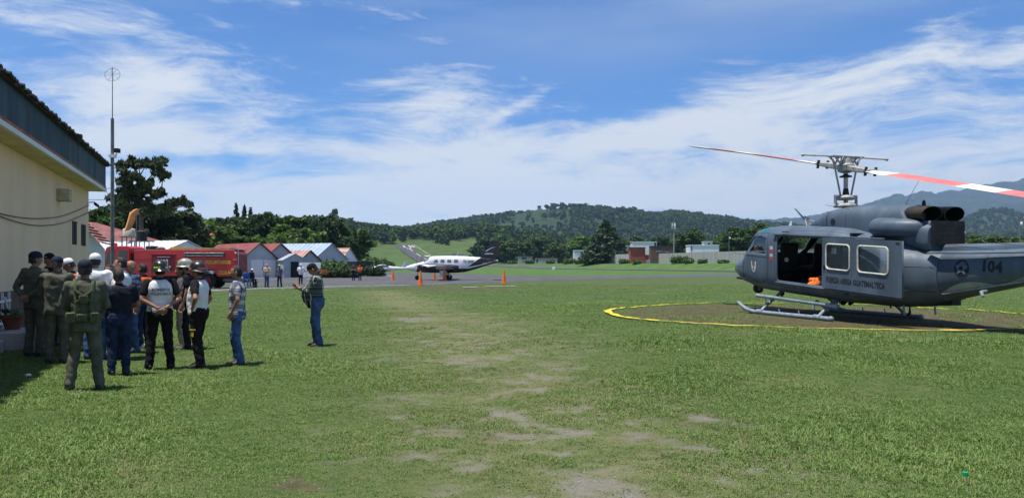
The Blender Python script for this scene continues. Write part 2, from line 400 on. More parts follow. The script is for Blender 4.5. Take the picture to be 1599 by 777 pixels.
# ---------- paved sheets
M['asphalt'] = mat('asphalt', (.075, .075, .078), .9, var=.22, scale=.35, bump=.3, bscale=30, dirt=((.12, .118, .11), .58))
M['asphalt_old'] = mat('asphalt_runway', (.062, .062, .066), .9, var=.2, scale=.08, bump=.2, bscale=20)
M['road_paint'] = mat('road_paint', (.40, .40, .38), .8, var=.25, scale=3., dirt=((.2, .2, .2), .56))
M['concrete'] = mat('concrete', (.34, .33, .30), .9, var=.18, scale=2.5, bump=.3, dirt=((.2, .19, .16), .58))
def sheet(name, pts, m, dz, kind='structure', label=None, n=1):
    mb = MB(); mb.poly([(p[0], p[1], G(*p) + dz) for p in pts]); o = mb.build(name, m, smooth=False); return tag(o, label, kind=kind)
def gp0(px, py): D = dist(py); return (bx(px, D), D)
# apron and taxiway outline read off the ground
near_edge = [(-60, 470), (120, 462), (300, 457), (420, 452), (560, 449), (640, 447), (700, 444), (780, 441), (860, 437.5), (960, 435), (1080, 432.5), (1200, 430.5), (1330, 429.2), (1500, 428.6), (1700, 428)]
far_edge = [(1700, 424.2), (1500, 424.8), (1330, 425.4), (1200, 426.5), (1100, 427.6), (1000, 429.8), (900, 430.6), (800, 430.2), (770, 428.2), (720, 427), (620, 426), (590, 425.2), (520, 426.2), (450, 429.2), (410, 432.0), (330, 433), (120, 433), (-60, 434)]
mb = MB(); mb.poly([(*gp0(*p), .012) for p in near_edge + far_edge]); apron = tag(mb.build('taxiway', M['asphalt'], smooth=False), 'dark asphalt apron and taxiway crossing the airfield', kind='structure')
def strip(name, line, wd, m, dz, parent=None):
    """painted or laid strip along a ground polyline"""
    mb = MB(); L = [Vector((*p, 0)) for p in line]; ids = []
    for i, p in enumerate(L):
        d = (L[min(i + 1, len(L) - 1)] - L[max(0, i - 1)]).normalized(); nrm = Vector((-d.y, d.x, 0)) * wd / 2
        a, b = p + nrm, p - nrm
        ids.append((mb.vert((a.x, a.y, G(p.x, p.y) + dz)), mb.vert((b.x, b.y, G(p.x, p.y) + dz))))
    for (a, b), (c, d) in zip(ids[:-1], ids[1:]): mb.face((a, b, d, c))
    return tag(mb.build(name, m, parent, smooth=False), kind=None if parent else 'structure')
strip('apron_edge_line', [gp0(*p) for p in ((345, 452.2), (420, 449.8), (560, 446.5), (640, 445.0))], .75, M['concrete'], .02)
strip('pavement_edging', [gp0(*p) for p in ((-20, 466), (120, 459), (300, 454.6), (345, 453.0))], .9, M['concrete'], .02)
strip('apron_far_edging', [gp0(*p) for p in ((385, 434.2), (430, 432.6), (470, 430.2))], .8, M['concrete'], .02)
strip('guide_line', [gp0(*p) for p in ((480, 435.5), (520, 432), (548, 429.6))], .35, M['road_paint'], .02)
strip('guide_line', [gp0(*p) for p in ((470, 441.6), (540, 441.2), (640, 440.6))], .14, M['road_paint'], .02)
# runway running away and up the slope
def rw(s, q): return (RW0[0] + RWD[0] * s + RWN[0] * q, RW0[1] + RWD[1] * s + RWN[1] * q)
def rstrip(name, s0, s1, q0, q1, m, dz, parent=None, step=8.):
    n = max(1, int((s1 - s0) / step)); mb = MB(); ids = []
    for i in range(n + 1):
        s = s0 + (s1 - s0) * i / n; c = rw(s, (q0 + q1) / 2); z = G(*c) + dz
        ids.append((mb.vert((*rw(s, q0), z)), mb.vert((*rw(s, q1), z))))
    for (a, b), (c, d) in zip(ids[:-1], ids[1:]): mb.face((a, b, d, c))
    return mb.build(name, m, parent, smooth=False)
S1 = 628.
runway = tag(rstrip('runway', -260, S1, -10.5, 10.5, M['asphalt_old'], .12), kind='structure')
for q in (-9.9, 9.9): rstrip('edge_line', -260, S1, q - .3, q + .3, M['road_paint'], .19, runway)
for k in range(12): rstrip('centre_dash', S1 - 60 - k * 46, S1 - 36 - k * 46, -.5, .5, M['road_paint'], .19, runway)
for q in (-6.2, -2.6, 3.4, 6.8): rstrip('threshold_bar', S1 - 24, S1 - 4, q - 1., q + 1., M['road_paint'], .19, runway)
for q in (-1.3, 1.3): rstrip('runway_number', S1 - 36, S1 - 29, q - .8, q + .8, M['road_paint'], .19, runway)
for q in (-6.5, 6.0): rstrip('threshold_bar', S1 - 114, S1 - 103, q - 2.4, q + 2.4, M['road_paint'], .19, runway)
# the painted ring round the landing spot: hand-brushed, uneven
M['yellow_paint'] = mat('yellow_paint', (.62, .46, .035), .85, var=.22, scale=7., dirt=((.15, .13, .05), .60))
mb = MB(); rr = random.Random(3); N = 420; prev = None; C0 = (8.3, 21.2)
for i in range(N):
    a = 2 * math.pi * i / N
    th = noise.noise(Vector((math.cos(a) * 3, math.sin(a) * 3, .3))); fine = noise.noise(Vector((math.cos(a) * 40, math.sin(a) * 40, 2)))
    left = max(0, math.cos(a - math.pi)); front = max(0, math.sin(-a))
    wd = .045 + .026 * th + .036 * fine + .055 * left ** 6 + .006 * front
    gap = noise.noise(Vector((math.cos(a) * 11, math.sin(a) * 11, 7))) + .5 * noise.noise(Vector((math.cos(a) * 60, math.sin(a) * 60, 9)))
    r0 = 5.62 + .07 * noise.noise(Vector((math.cos(a) * 6, math.sin(a) * 6, 4)))
    wd = max(.012, wd * (.35 + .65 * float(sm(-.5, -.05, gap))))
    if gap < -.80: prev = None; continue
    p = [(C0[0] + (r0 + s * wd) * math.cos(a), C0[1] + (r0 + s * wd) * math.sin(a)) for s in (-1, 1)]
    cur = [mb.vert((*q, G(*q) + .042)) for q in p]
    if prev: mb.face((prev[0], cur[0], cur[1], prev[1]))
    prev = cur
tag(mb.build('landing_circle_line', M['yellow_paint'], smooth=False), kind='structure')
# white slabs left in the turf by the apron
for px, py, wd in ((735, 449.2, 1.1), (775, 447.6, 1.7), (795, 447.4, 1.0)):
    D = dist(py); mb = MB(); mb.box((bx(px, D), D, .03), (wd, .7, .07), R(8)); tag(mb.build('concrete_slab', M['concrete'], bevel=.01), kind='structure')

# ---------- distant mountains
def mountain():
    prof = [(1000, 352), (1150, 348), (1270, 341), (1330, 330), (1362, 319), (1382, 313), (1400, 308), (1412, 309), (1440, 301), (1462, 305), (1480, 302), (1500, 303), (1515, 297), (1530, 294), (1550, 291), (1570, 288), (1585, 289), (1599, 284), (1650, 276), (1720, 284), (1800, 300), (2000, 320)]
    Dr = 7000.; pxs = np.linspace(1000, 2000, 330); ds = np.concatenate([np.linspace(4300, 7000, 46), np.linspace(7100, 8600, 12)])
    Px, D = np.meshgrid(pxs, ds); u = (Px - 800) / FPX; X = u * D
    zr = 1.7 + (413 - np.interp(Px, [p[0] for p in prof], [p[1] for p in prof])) * Dr / FPX
    zz = zr * np.where(D < Dr, sm(4100, 7000, D) ** .8, 1 - .7 * sm(7000, 8600, D))
    zz = zz + (45 * fbm(X, D, .0031, 2) + 26 * fbm(X, D, .011, 6)) * np.minimum(1, np.abs(Dr - D) / 1000) * sm(4300, 4700, D) + 11 * fbm(X, D * .2, .02, 9)
    zz[0] = -2
    nu, nv = len(pxs), len(ds); i = np.arange(nu * nv).reshape(nv, nu)
    q = np.stack([i[:-1, :-1], i[:-1, 1:], i[1:, 1:], i[1:, :-1]], -1).reshape(-1, 4)
    me = bpy.data.meshes.new('mountain'); me.from_pydata(np.stack([X.ravel(), D.ravel(), zz.ravel()], 1).tolist(), [], q.tolist()); me.shade_smooth()
    m = mat('mountain_forest', (.020, .034, .026), .95, var=.3, scale=.008); me.materials.append(m)
    tag(link('mountain', me), 'blue hazy mountain ridge far behind the airfield', kind='structure')
mountain()
# ------------------------------------------------------------------ helicopter (local: +X nose, +Y port, +Z up)
HELI = (8.60, 19.80); HTH = R(17)
M['heli_grey'] = mat('heli_grey_paint', (.082, .113, .148), .52, var=.16, scale=1.8, spec=.4, bump=.06, bscale=7, stretch=(1, 1, .35), dirt=((.048, .060, .074), .56))
M['heli_grey_pale'] = mat('boom_pale_grey', (.27, .33, .32), .5, var=.12, scale=2.)  # paler grey-green for the lower boom band
M['heli_dark'] = mat('heli_interior', (.018, .020, .023), .8, var=.2, scale=5.)
M['heli_black'] = mat('matt_black', (.014, .015, .017), .6, var=.15, scale=5.)
M['marking'] = mat('dark_marking', (.012, .016, .028), .6, var=.05)
M['skid_paint'] = mat('skid_grey_paint', (.22, .26, .30), .5, var=.15, scale=8., dirt=((.13, .13, .12), .62))
M['gasket'] = mat('window_gasket', (.58, .56, .50), .6, var=.12, scale=9.)
M['heli_glass'] = glass_mat('cockpit_glass', (.62, .68, .70), .80)
M['door_glass'] = glass_mat('door_glass', (.50, .55, .60), .62)
M['green_glass'] = mat('green_roof_pane', (.015, .13, .15), .12, var=.15, scale=3., spec=.6)
M['rotor_metal'] = mat('rotor_metal', (.36, .35, .32), .5, metal=.3, var=.2, scale=12., dirt=((.16, .15, .13), .6))
M['blade_white'] = mat('blade_white', (.74, .74, .72), .5, var=.06, scale=2.)
M['blade_red'] = mat('blade_red', (.56, .16, .14), .55, var=.10, scale=2.)
M['blade_grey'] = mat('blade_grey', (.16, .16, .17), .5, var=.10, scale=2.)
M['exhaust'] = mat('burnt_metal', (.060, .046, .032), .5, metal=.6, var=.3, scale=5.)
M['liner_black'] = mat('liner_black', (.006, .006, .006), .9, var=0)  # even near-black for the inside of the exhaust ducts
M['white_paint'] = mat('white_paint', (.74, .74, .72), .5, var=.06, scale=4.)
M['red_paint'] = mat('red_marking', (.45, .05, .07), .6, var=.1)
M['orange_cloth'] = mat('orange_cloth', (.80, .16, .02), .8, var=.15, scale=14.)
M['navy_cloth'] = mat('navy_bag_cloth', (.02, .03, .06), .85, var=.2, scale=14.)
heli = thing('helicopter', 'grey military helicopter numbered 104 standing on the yellow landing circle, side door slid open', 'helicopter', (HELI[0], HELI[1], .34), R(90) + HTH)
SH = Matrix(((1, 0, 0, 0), (0, 1, 0, 0), (.065, 0, 1, 0), (0, 0, 0, 1)))     # sits slightly nose-up on its skids
def sect(t, zb, zt, w, n=3.2, k=56, nb=None):
    zc = (zb + zt) / 2; h = (zt - zb) / 2; out = []
    for i in range(k):
        a = 2 * math.pi * i / k; c, s = math.cos(a), math.sin(a)
        e = 2 / (n if s >= 0 else (nb or n))
        out.append((t, w * math.copysign(abs(c) ** e, c), zc + h * math.copysign(abs(s) ** e, s)))
    return out
def resample(secs, step):
    """smooth interpolation of (t, ...) tuples"""
    ts = [s[0] for s in secs]; out = []
    seq = sorted(secs, key=lambda s: s[0]); arr = np.array(seq); n = int((arr[-1, 0] - arr[0, 0]) / step) + 1
    tt = np.linspace(arr[0, 0], arr[-1, 0], n)
    cols = [tt]
    for c in range(1, arr.shape[1]):
        y = arr[:, c]; x = arr[:, 0]; d = np.diff(y) / np.diff(x); m = np.zeros(len(x))
        for i in range(1, len(x) - 1): m[i] = 0 if d[i - 1] * d[i] <= 0 else 2 * d[i - 1] * d[i] / (d[i - 1] + d[i])
        m[0] = d[0]; m[-1] = d[-1]
        k = np.clip(np.searchsorted(x, tt) - 1, 0, len(x) - 2); hh = x[k + 1] - x[k]; u = (tt - x[k]) / hh
        cols.append((2 * u**3 - 3 * u**2 + 1) * y[k] + (u**3 - 2 * u**2 + u) * hh * m[k] + (-2 * u**3 + 3 * u**2) * y[k + 1] + (u**3 - u**2) * hh * m[k + 1])
    return np.stack(cols, 1).tolist()
CAB = [(4.42, .98, 1.02, .05, 2.0), (4.36, .86, 1.12, .26, 2.1), (4.2, .76, 1.22, .48, 2.2), (3.9, .66, 1.34, .72, 2.3), (3.5, .58, 1.44, .92, 2.5), (3.15, .54, 1.53, 1.03, 2.6), (2.85, .52, 1.82, 1.09, 3.4), (2.55, .505, 2.12, 1.14, 4.4), (2.3, .50, 2.27, 1.17, 4.8), (1.8, .50, 2.33, 1.2, 5.0),
       (1.0, .50, 2.34, 1.22, 5.0), (0, .50, 2.34, 1.22, 5.0), (-.8, .50, 2.32, 1.22, 5.0), (-1.5, .51, 2.24, 1.21, 3.6), (-2.1, .53, 2.12, 1.15, 3.2), (-2.55, .58, 2.0, 1.02, 3.), (-2.9, .66, 1.92, .82, 2.8), (-3.2, .76, 1.89, .60, 2.6), (-3.35, .80, 1.885, .52, 2.6)]
BOOM = [(-3.30, .80, 1.90, .50, 2.5), (-4.2, 1.06, 1.95, .44, 2.4), (-5.3, 1.34, 2.04, .37, 2.3), (-6.6, 1.56, 2.12, .28, 2.2), (-8.0, 1.76, 2.2, .2, 2.1), (-8.5, 1.84, 2.22, .14, 2.)]
def loft_secs(secs, step, k=56):
    return [sect(s[0], s[1], s[2], max(.01, s[3]), s[4], k) for s in resample(secs, step)]
def to_bm(mb):
    bm = bmesh.new(); vs = [bm.verts.new(v) for v in mb.v]
    for f in mb.f:
        try: bm.faces.new([vs[i] for i in f])
        except ValueError: pass
    bmesh.ops.recalc_face_normals(bm, faces=bm.faces); return bm
def cut(bm, co, no): bmesh.ops.bisect_plane(bm, geom=bm.verts[:] + bm.edges[:] + bm.faces[:], dist=1e-5, plane_co=co, plane_no=no)
mb = MB(); mb.ring_loft(loft_secs(CAB, .11)); bm = to_bm(mb)
for x in (1.20, -1.30, 2.30, 1.72): cut(bm, (x, 0, 0), (1, 0, 0))
for z in (.86, 2.05, 1.50, 1.545, 2.0, 2.13): cut(bm, (0, 0, z), (0, 0, 1))
for y in (.05, -.05, .95, -.95, .30, -.30): cut(bm, (0, y, 0), (0, 1, 0))
WS0, WS1 = Vector((3.02, 0, 1.50)), Vector((2.36, 0, 2.14)); wn_ = Vector(((WS1 - WS0).z, 0, -(WS1 - WS0).x)).normalized(); wn_ = -wn_ if wn_.x < 0 else wn_
cut(bm, WS0, wn_); cut(bm, WS0 - wn_ * .09, wn_); cut(bm, (3.35, 0, 0), (1, 0, 0)); cut(bm, (3.98, 0, 0), (1, 0, 0)); cut(bm, (0, 0, .70), (0, 0, 1)); cut(bm, (0, 0, 1.0), (0, 0, 1))
def region(f):
    c = f.calc_center_median(); n = f.normal; x, y, z = c
    side = abs(n.y) > .55
    if -1.30 < x < 1.20 and .86 < z < 2.05 and y > .8: return 'open'
    if -1.20 < x < .9 and 1.30 < z < 1.95 and y < -.8: return 'side_glass' if abs(x + .15) > .05 and z > 1.545 and z < 2.0 else None
    d = (c - WS0).dot(wn_)
    if d > 0 and z > 1.545 and .05 < abs(y) < .95 and x > 2.1: return 'windshield'
    if side and abs(y) > .85 and 1.72 < x and d < -.09 and 1.545 < z < 2.0 and x < 2.9: return 'pilot_glass'
    if 3.35 < x < 3.98 and .70 < z < 1.0 and abs(y) > .30: return 'chin_glass'
    if 1.72 < x < 2.30 and z > 2.13 and .30 < abs(y): return 'roof_pane'
    return None
groups = {}
for f in bm.faces: groups.setdefault((region(f), f.calc_center_median().y > 0), []).append(f)
bvh_cab = BVHTree.FromBMesh(bm)
def extract(faces, name, m, parent, off=0., thick=0.):
    idx = {}; b = MB()
    for f in faces:
        ids = []
        for v in f.verts:
            if v not in idx: idx[v] = b.vert(v.co - v.normal * off)
            ids.append(idx[v])
        b.face(ids)
    b.xf(SH); o = b.build(name, m, parent, angle=50, fix=False)
    if thick:
        sd_ = o.modifiers.new('thickness', 'SOLIDIFY'); sd_.thickness = thick; sd_.offset = -1; sd_.use_rim = True
    return o
bm.normal_update()
fus = extract(groups.get((None, True), []) + groups.get((None, False), []), 'fuselage', [M['heli_grey'], M['heli_dark']], heli, thick=.05)
fus.modifiers['thickness'].material_offset = 1
for key, nm, mt in (('windshield', 'windscreen_pane', 'heli_glass'), ('pilot_glass', 'cockpit_door_window', 'heli_glass'), ('chin_glass', 'chin_window', 'heli_glass'), ('roof_pane', 'roof_window', 'green_glass'), ('side_glass', 'cabin_window', 'heli_glass')):
    for sd_ in (True, False):
        if (key, sd_) in groups: extract(groups[(key, sd_)], nm, M[mt], fus, off=.02)
def hp(name, b, m, parent=None, shear=True, **kw):
    if shear: b.xf(SH)
    return b.build(name, m, parent or heli, **kw)
def on_side(t, z, y0=2.2, sgn=1, bv=None):
    h = (bv or bvh_cab).ray_cast(Vector((t, sgn * y0, z)), Vector((0, -sgn, 0)))
    return h[0] if h[0] else Vector((t, sgn * 1.2, z))
def seam(pts, name='panel_seam', r=.006, m='heli_black', bv=None, parent=None):
    P = []
    for (a, b), (c, d) in zip(pts[:-1], pts[1:]):
        n = max(2, int(math.hypot(c - a, d - b) / .08))
        for i in range(n): P.append(on_side(a + (c - a) * i / n, b + (d - b) * i / n, bv=bv))
    P.append(on_side(*pts[-1], bv=bv)); b_ = MB(); b_.tube(P, r, 5); return hp(name, b_, M[m], parent or fus)
seam([(2.92, 1.44), (2.95, .80), (2.0, .72), (1.62, .9), (1.62, 2.12), (2.2, 2.1), (2.92, 1.50)], 'cockpit_door_seam')
seam([(1.28, 2.12), (1.28, .78)], 'door_post_seam'); seam([(1.6, 1.46), (2.9, 1.46)])
seam([(-2.2, .98), (-3.3, .98)]); seam([(-2.6, 1.5), (-3.3, 1.52)]); seam([(3.1, .88), (1.2, .72), (-1.5, .70), (-2.7, .82)], 'belly_seam')
# tail boom with drive-shaft cover
bo = MB(); bo.ring_loft(loft_secs(BOOM, .2, 48)); bvh_boom = BVHTree.FromPolygons([Vector(v) for v in bo.v], bo.f)
boom = hp('tail_boom', bo, M['heli_grey'])
b = MB(); b.ring_loft([[(t, y * wd, z) for y, z in ((1, zb), (.95, zb + .08), (.6, zb + .14), (-.6, zb + .14), (-.95, zb + .08), (-1, zb))] for t, zb, wd in ((-2.9, 1.86, .22), (-3.2, 1.87, .20), (-5.3, 2.0, .14), (-8.2, 2.15, .09))])
hp('drive_shaft_cover', b, M['heli_grey'], boom)
b = MB(); b.ring_loft([[(t, .10 + wd, zz), (t, wd - .02, zz + .035), (t, wd - .02, zz - .02)] for t, zz, wd in ((-3.15, 1.82, .50), (-4.2, 1.87, .44), (-5.4, 1.95, .37), (-7.8, 2.1, .22))])
hp('boom_ledge', b, M['heli_grey'], boom)
P = [on_side(t, .905 + (-3.15 - t) * .235, bv=bvh_boom) for t in np.linspace(-3.4, -7.6, 24)]
b = MB(); b.ring_loft([[p + Vector((0, .055, -.02)), p + Vector((0, .05, .008)), p + Vector((0, -.03, .02)), p + Vector((0, -.03, -.02))] for p in P]); hp('boom_strake', b, M['skid_paint'], boom)
# paler grey-green band along the lower boom
b = MB(); prev = None
for t in np.linspace(-3.35, -6.4, 50):
    zl = .915 + (-3.15 - t) * .235; s = -3.35 - t
    up = .14 * math.sin(min(1, s / 1.25) * math.pi) ** 1 if s < 1.25 else .30 * sm(1.25, 3.2, s)
    up = float(max(.012, up)); col_ = []
    for k in range(5):
        p = on_side(t, zl + up * k / 4, bv=bvh_boom); col_.append(b.vert(p + Vector((0, .016, 0))))
    if prev:
        for k in range(4): b.face((prev[k], col_[k], col_[k + 1], prev[k + 1]))
    prev = col_
hp('lower_boom_pale_band', b, M['heli_grey_pale'], boom, fix=False)
# fin, tail rotor, elevator
def fin(prof, th): 
    b_ = MB(); b_.ring_loft([[(p[0], th * .5 * s_, p[1]) for p in prof] for s_ in (1, -1)]); return b_
hp('tail_fin', fin([(-7.6, 2.0), (-8.9, 3.7), (-9.35, 3.72), (-8.75, 1.85)], .12), M['heli_grey'], boom, bevel=.03)
tr = hp('tail_rotor_hub', MB().cyl((-9.0, -.05, 3.5), (-9.0, -.32, 3.5), .06), M['rotor_metal'], boom)
for s_ in (1, -1): hp('tail_rotor_blade', MB().box((-9.0 + s_ * .35, -.3, 3.5 + s_ * .6), (.2, .03, 1.25), Matrix.Rotation(R(30), 3, 'Y')), M['blade_red'], boom)
for s_ in (1, -1): hp('elevator', MB().box((-6.6, s_ * .75, 1.85), (.62, 1.0, .06)), M['heli_grey'], boom, bevel=.02)
hp('tail_skid', MB().tube([(-8.2, 0, 1.85), (-8.7, 0, 1.4), (-9.0, 0, 1.3)], .025), M['skid_paint'], boom)
# engine cowling
COW = [(1.05, 2.28, 2.36, .25, 2.2), (.85, 2.22, 2.46, .42, 2.3), (.5, 2.18, 2.63, .53, 2.5), (.15, 2.1, 2.76, .58, 2.8), (-.25, 2.05, 2.83, .60, 3.0), (-.9, 1.98, 2.865, .62, 3.2), (-1.8, 1.9, 2.875, .64, 3.2), (-2.42, 1.85, 2.875, .64, 3.2), (-2.52, 1.84, 2.83, .63, 3.2), (-2.60, 1.84, 2.54, .62, 3.4), (-2.9, 1.82, 2.50, .60, 3.6), (-3.05, 1.80, 2.49, .58, 3.6), (-3.12, 1.80, 2.47, .52, 3.)]
cw = MB(); cw.ring_loft(loft_secs(COW, .08)); bvh_cow = BVHTree.FromPolygons([Vector(v) for v in cw.v], cw.f)
cowl = hp('engine_cowling', cw, M['heli_grey'])
for s_ in (1, -1):
    b = MB(); b.ring_loft([[(t, s_ * (.52 + wd * max(0, math.cos(a)) + .0), 2.34 + hh * math.copysign(abs(math.sin(a)) ** .7, math.sin(a))) if math.cos(a) > -.01 else (t, s_ * .5, 2.34 + hh * math.sin(a)) for a in [2 * math.pi * k / 28 for k in range(28)]] for t, wd, hh in ((-1.70, .02, .14), (-1.74, .32, .20), (-1.86, .42, .235), (-2.3, .40, .235), (-2.6, .30, .215), (-2.85, .16, .18), (-3.0, .02, .12))])
    hp('engine_intake', b, M['heli_grey'], cowl, angle=60)
    # exhaust ejector: oblique-cut duct
    b = MB(); rings = []
    for t, r_ in ((-2.36, .17), (-2.46, .205), (-2.62, .22), (-2.82, .222), (-2.98, .215)):
        rings.append([(t - (.10 * (.5 + .5 * math.sin(a)) if t < -2.9 else 0), s_ * (.27 + .09 * max(0, -2.5 - t)) + 1.30 * r_ * math.cos(a), 2.665 + .80 * r_ * math.sin(a)) for a in [2 * math.pi * k / 32 for k in range(32)]])
    o = MB(); o.ring_loft(rings, True, False); ex = hp('exhaust_duct', o, M['exhaust'], cowl, angle=60)
    inn = [[(p[0], s_ * (.27 + .09 * max(0, -2.5 - r_[0][0])) + (p[1] - s_ * (.27 + .09 * max(0, -2.5 - r_[0][0]))) * .93, 2.665 + (p[2] - 2.665) * .93) for p in r_] for r_ in rings[1:]]
    o = MB(); o.ring_loft(inn, True, False); hp('exhaust_liner', o, M['liner_black'], ex, angle=60)
    o = MB(); o.ring_loft([rings[-1], inn[-1]], False, False); hp('exhaust_rim', o, M['exhaust'], ex)
# rear grille under the exhausts
b = MB(); b.bar(-3.20, -3.10, -.42, .42, 1.98, 2.52); hp('rear_grille_frame', b, M['heli_black'], cowl)
for k in range(5): hp('grille_bar', MB().bar(-3.215, -3.19, -.4, .4, 2.05 + k * .1, 2.062 + k * .1), M['exhaust'], cowl)
b = MB(); b.box((-2.96, 0, 2.2), (.30, .9, .64)); hp('cowling_tail_panel', b, M['heli_grey'], cowl, bevel=.05)
for pts in ([(-.7, 2.86), (-.7, 2.1)], [(.15, 2.70), (.15, 2.2)], [(-2.4, 2.2), (-2.4, 2.0)], [(-1.7, 2.8), (-1.7, 2.62)]): seam(pts, 'cowling_seam', .005, bv=bvh_cow, parent=cowl)
hp('cowling_access_plate', MB().cyl(on_side(-.25, 2.45, bv=bvh_cow) - Vector((0, .01, 0)), on_side(-.25, 2.45, bv=bvh_cow) + Vector((0, .004, 0)), .09), M['heli_black'], cowl)
hp('beacon', MB().lathe([(.04, 2.86), (.045, 2.91), (.03, 2.97), (.01, 2.985)], (-2.5, 0, 0), 12), M['heli_black'], cowl)
b = MB(); b.tube([(-1.9, -.1, 2.86), (-1.9, -.1, 2.95), (-2.25, -.1, 3.42)], [.03, .008, .004], 6); hp('whip_antenna', b, M['white_paint'], cowl)
# roof strip / door rail, roof aerials
b = MB(); b.bar(-2.6, 1.35, 1.17, 1.25, 2.075, 2.115); hp('door_rail_upper', b, M['heli_grey'], fus, bevel=.01)
b = MB(); b.bar(-3.1, 1.2, 1.18, 1.27, .80, .835); hp('door_rail_lower', b, M['heli_grey'], fus, bevel=.01)
for t, y, h_, lean in ((1.78, .35, .16, 0.02),): 
    b = MB(); b.ring_loft([[(t - .07, y - .01, 2.3), (t + .07, y - .01, 2.3), (t + .07, y + .01, 2.3), (t - .07, y + .01, 2.3)], [(t - .07, y - .004, 2.3 + h_), (t - .03, y - .004, 2.3 + h_), (t - .03, y + .004, 2.3 + h_), (t - .07, y + .004, 2.3 + h_)]]); hp('blade_antenna', b, M['white_paint'], fus)
b = MB(); b.ring_loft([[(1.32 - .09, -.015, 2.32), (1.32 + .09, -.015, 2.32), (1.32 + .09, .015, 2.32), (1.32 - .09, .015, 2.32)], [(1.62, -.012, 2.55), (1.72, -.012, 2.55), (1.72, .012, 2.55), (1.62, .012, 2.55)], [(2.02, -.006, 2.82), (2.06, -.006, 2.82), (2.06, .006, 2.82), (2.02, .006, 2.82)]]); hp('wire_cutter', b, M['rotor_metal'], fus)
hp('wire_cutter_brace', MB().tube([(.75, 0, 2.34), (1.5, 0, 2.52)], .018), M['rotor_metal'], fus)
hp('roof_strut', MB().tube([(1.2, -.25, 2.33), (1.75, -.1, 2.60), (1.2, .25, 2.33)], .016), M['rotor_metal'], fus)
hp('outside_air_probe', MB().cyl((4.40, -.1, 1.0), (4.9, -.1, 1.06), .018, .006), M['heli_black'], fus)
hp('grab_handle', MB().tube([(.9, 1.20, 2.16), (.9, 1.26, 2.17), (.7, 1.26, 2.17), (.7, 1.20, 2.16)], .012), M['heli_black'], fus)
# markings on the cockpit door and post
def decal(pts, t0, z0, name, m, parent, bv, off=.005):
    b_ = MB(); vs = []
    for p in pts: q = on_side(t0 + p[0], z0 + p[1], bv=bv); vs.append(q + Vector((0, off, 0)))
    b_.poly(vs); return hp(name, b_, m, parent, fix=False, smooth=False)
def arc(r_, n=20, sx_=1.): return [(r_ * sx_ * math.cos(2 * math.pi * k / n), r_ * math.sin(2 * math.pi * k / n)) for k in range(n)]
M['star_grey'] = mat('star_grey', (.13, .15, .17), .6); M['crest_brown'] = mat('crest_brown', (.16, .09, .06), .7); M['pale_marking'] = mat('pale_marking', (.5, .5, .5), .7, var=.1)
crest = decal([(-.13, .12), (-.13, -.06), (-.06, -.18), (.02, -.2), (.1, -.12), (.13, .0), (.13, .12), (.04, .09), (-.04, .09)], 2.30, 1.20, 'door_crest', M['pale_marking'], fus, bvh_cab)
decal(arc(.07), 2.30, 1.25, 'crest_figure', M['crest_brown'], crest, bvh_cab, .009)
decal([(-.05, -.16), (-.02, -.05), (.02, -.05), (.05, -.16), (0, -.11)], 2.30, 1.20, 'crest_band', M['crest_brown'], crest, bvh_cab, .009)
for z0, cm in ((1.72, 'pale_marking'), (1.62, 'red_paint'), (1.52, 'pale_marking'), (1.42, 'red_paint')): decal([(-.07, -.04), (.07, -.04), (.07, .05), (-.07, .05)], 1.43, z0, 'rescue_placard', M[cm], fus, bvh_cab)
for t_ in (-4.45, -5.3, -6.2): seam([(t_, 2.2), (t_, 1.0 + (-3.3 - t_) * .22)], 'boom_seam', .004, bv=bvh_boom, parent=boom)
seam([(-3.4, 1.72), (-7, 1.98)], 'boom_seam', .004, bv=bvh_boom, parent=boom)
seam([(1.6, 2.2), (-.7, 2.22), (-2.0, 2.1)], 'roof_seam', .004); seam([(3.3, 1.5), (3.3, .6)], 'nose_seam', .004); seam([(4.1, 1.1), (3.0, 1.1)], 'nose_seam', .004)
# insignia and number on the boom
ins = decal(arc(.175, 28), -3.92, 1.54, 'roundel', M['marking'], boom, bvh_boom, .008)
star = []
for k in range(10): r_ = .165 if k % 2 == 0 else .068; a = R(90 + 36 * k); star.append((r_ * math.cos(a), r_ * math.sin(a)))
for k in range(5):
    i0 = 2 * k; decal([(0, 0), star[(i0 - 1) % 10], star[i0], star[(i0 + 1) % 10]], -3.92, 1.54, 'star_point', M['star_grey'], ins, bvh_boom, .013)
decal(arc(.05, 16), -3.92, 1.54, 'star_centre', M['marking'], ins, bvh_boom, .018)
def side_text(txt, size, t0, z0, m, parent, bv=None, plane=None, bold=.01, sx_=1., spacing=1., slope=0., name='lettering'):
    me = text_mesh(txt, size, bold, 0, 'CENTER', spacing, sx_)
    if plane is None:
        bt = bmesh.new(); bt.from_mesh(me); bmesh.ops.triangulate(bt, faces=bt.faces); bmesh.ops.subdivide_edges(bt, edges=bt.edges, cuts=3, use_grid_fill=True); bt.to_mesh(me); bt.free()
    co = np.zeros(len(me.vertices) * 3, np.float32); me.vertices.foreach_get('co', co); co = co.reshape(-1, 3)
    for i, p in enumerate(co):
        t, z = t0 - p[0], z0 + p[1]                       # reads left to right for someone facing the port side
        q = Vector((t, plane, z)) if plane is not None else on_side(t, z, bv=bv) + Vector((0, .008, 0))
        me.vertices[i].co = SH @ q
    me.materials.clear(); me.materials.append(m); return link(name, me, parent)
side_text('104', .31, -4.58, 1.61, M['marking'], boom, bvh_boom, bold=.012, sx_=.95, spacing=1.08, name='number_lettering')
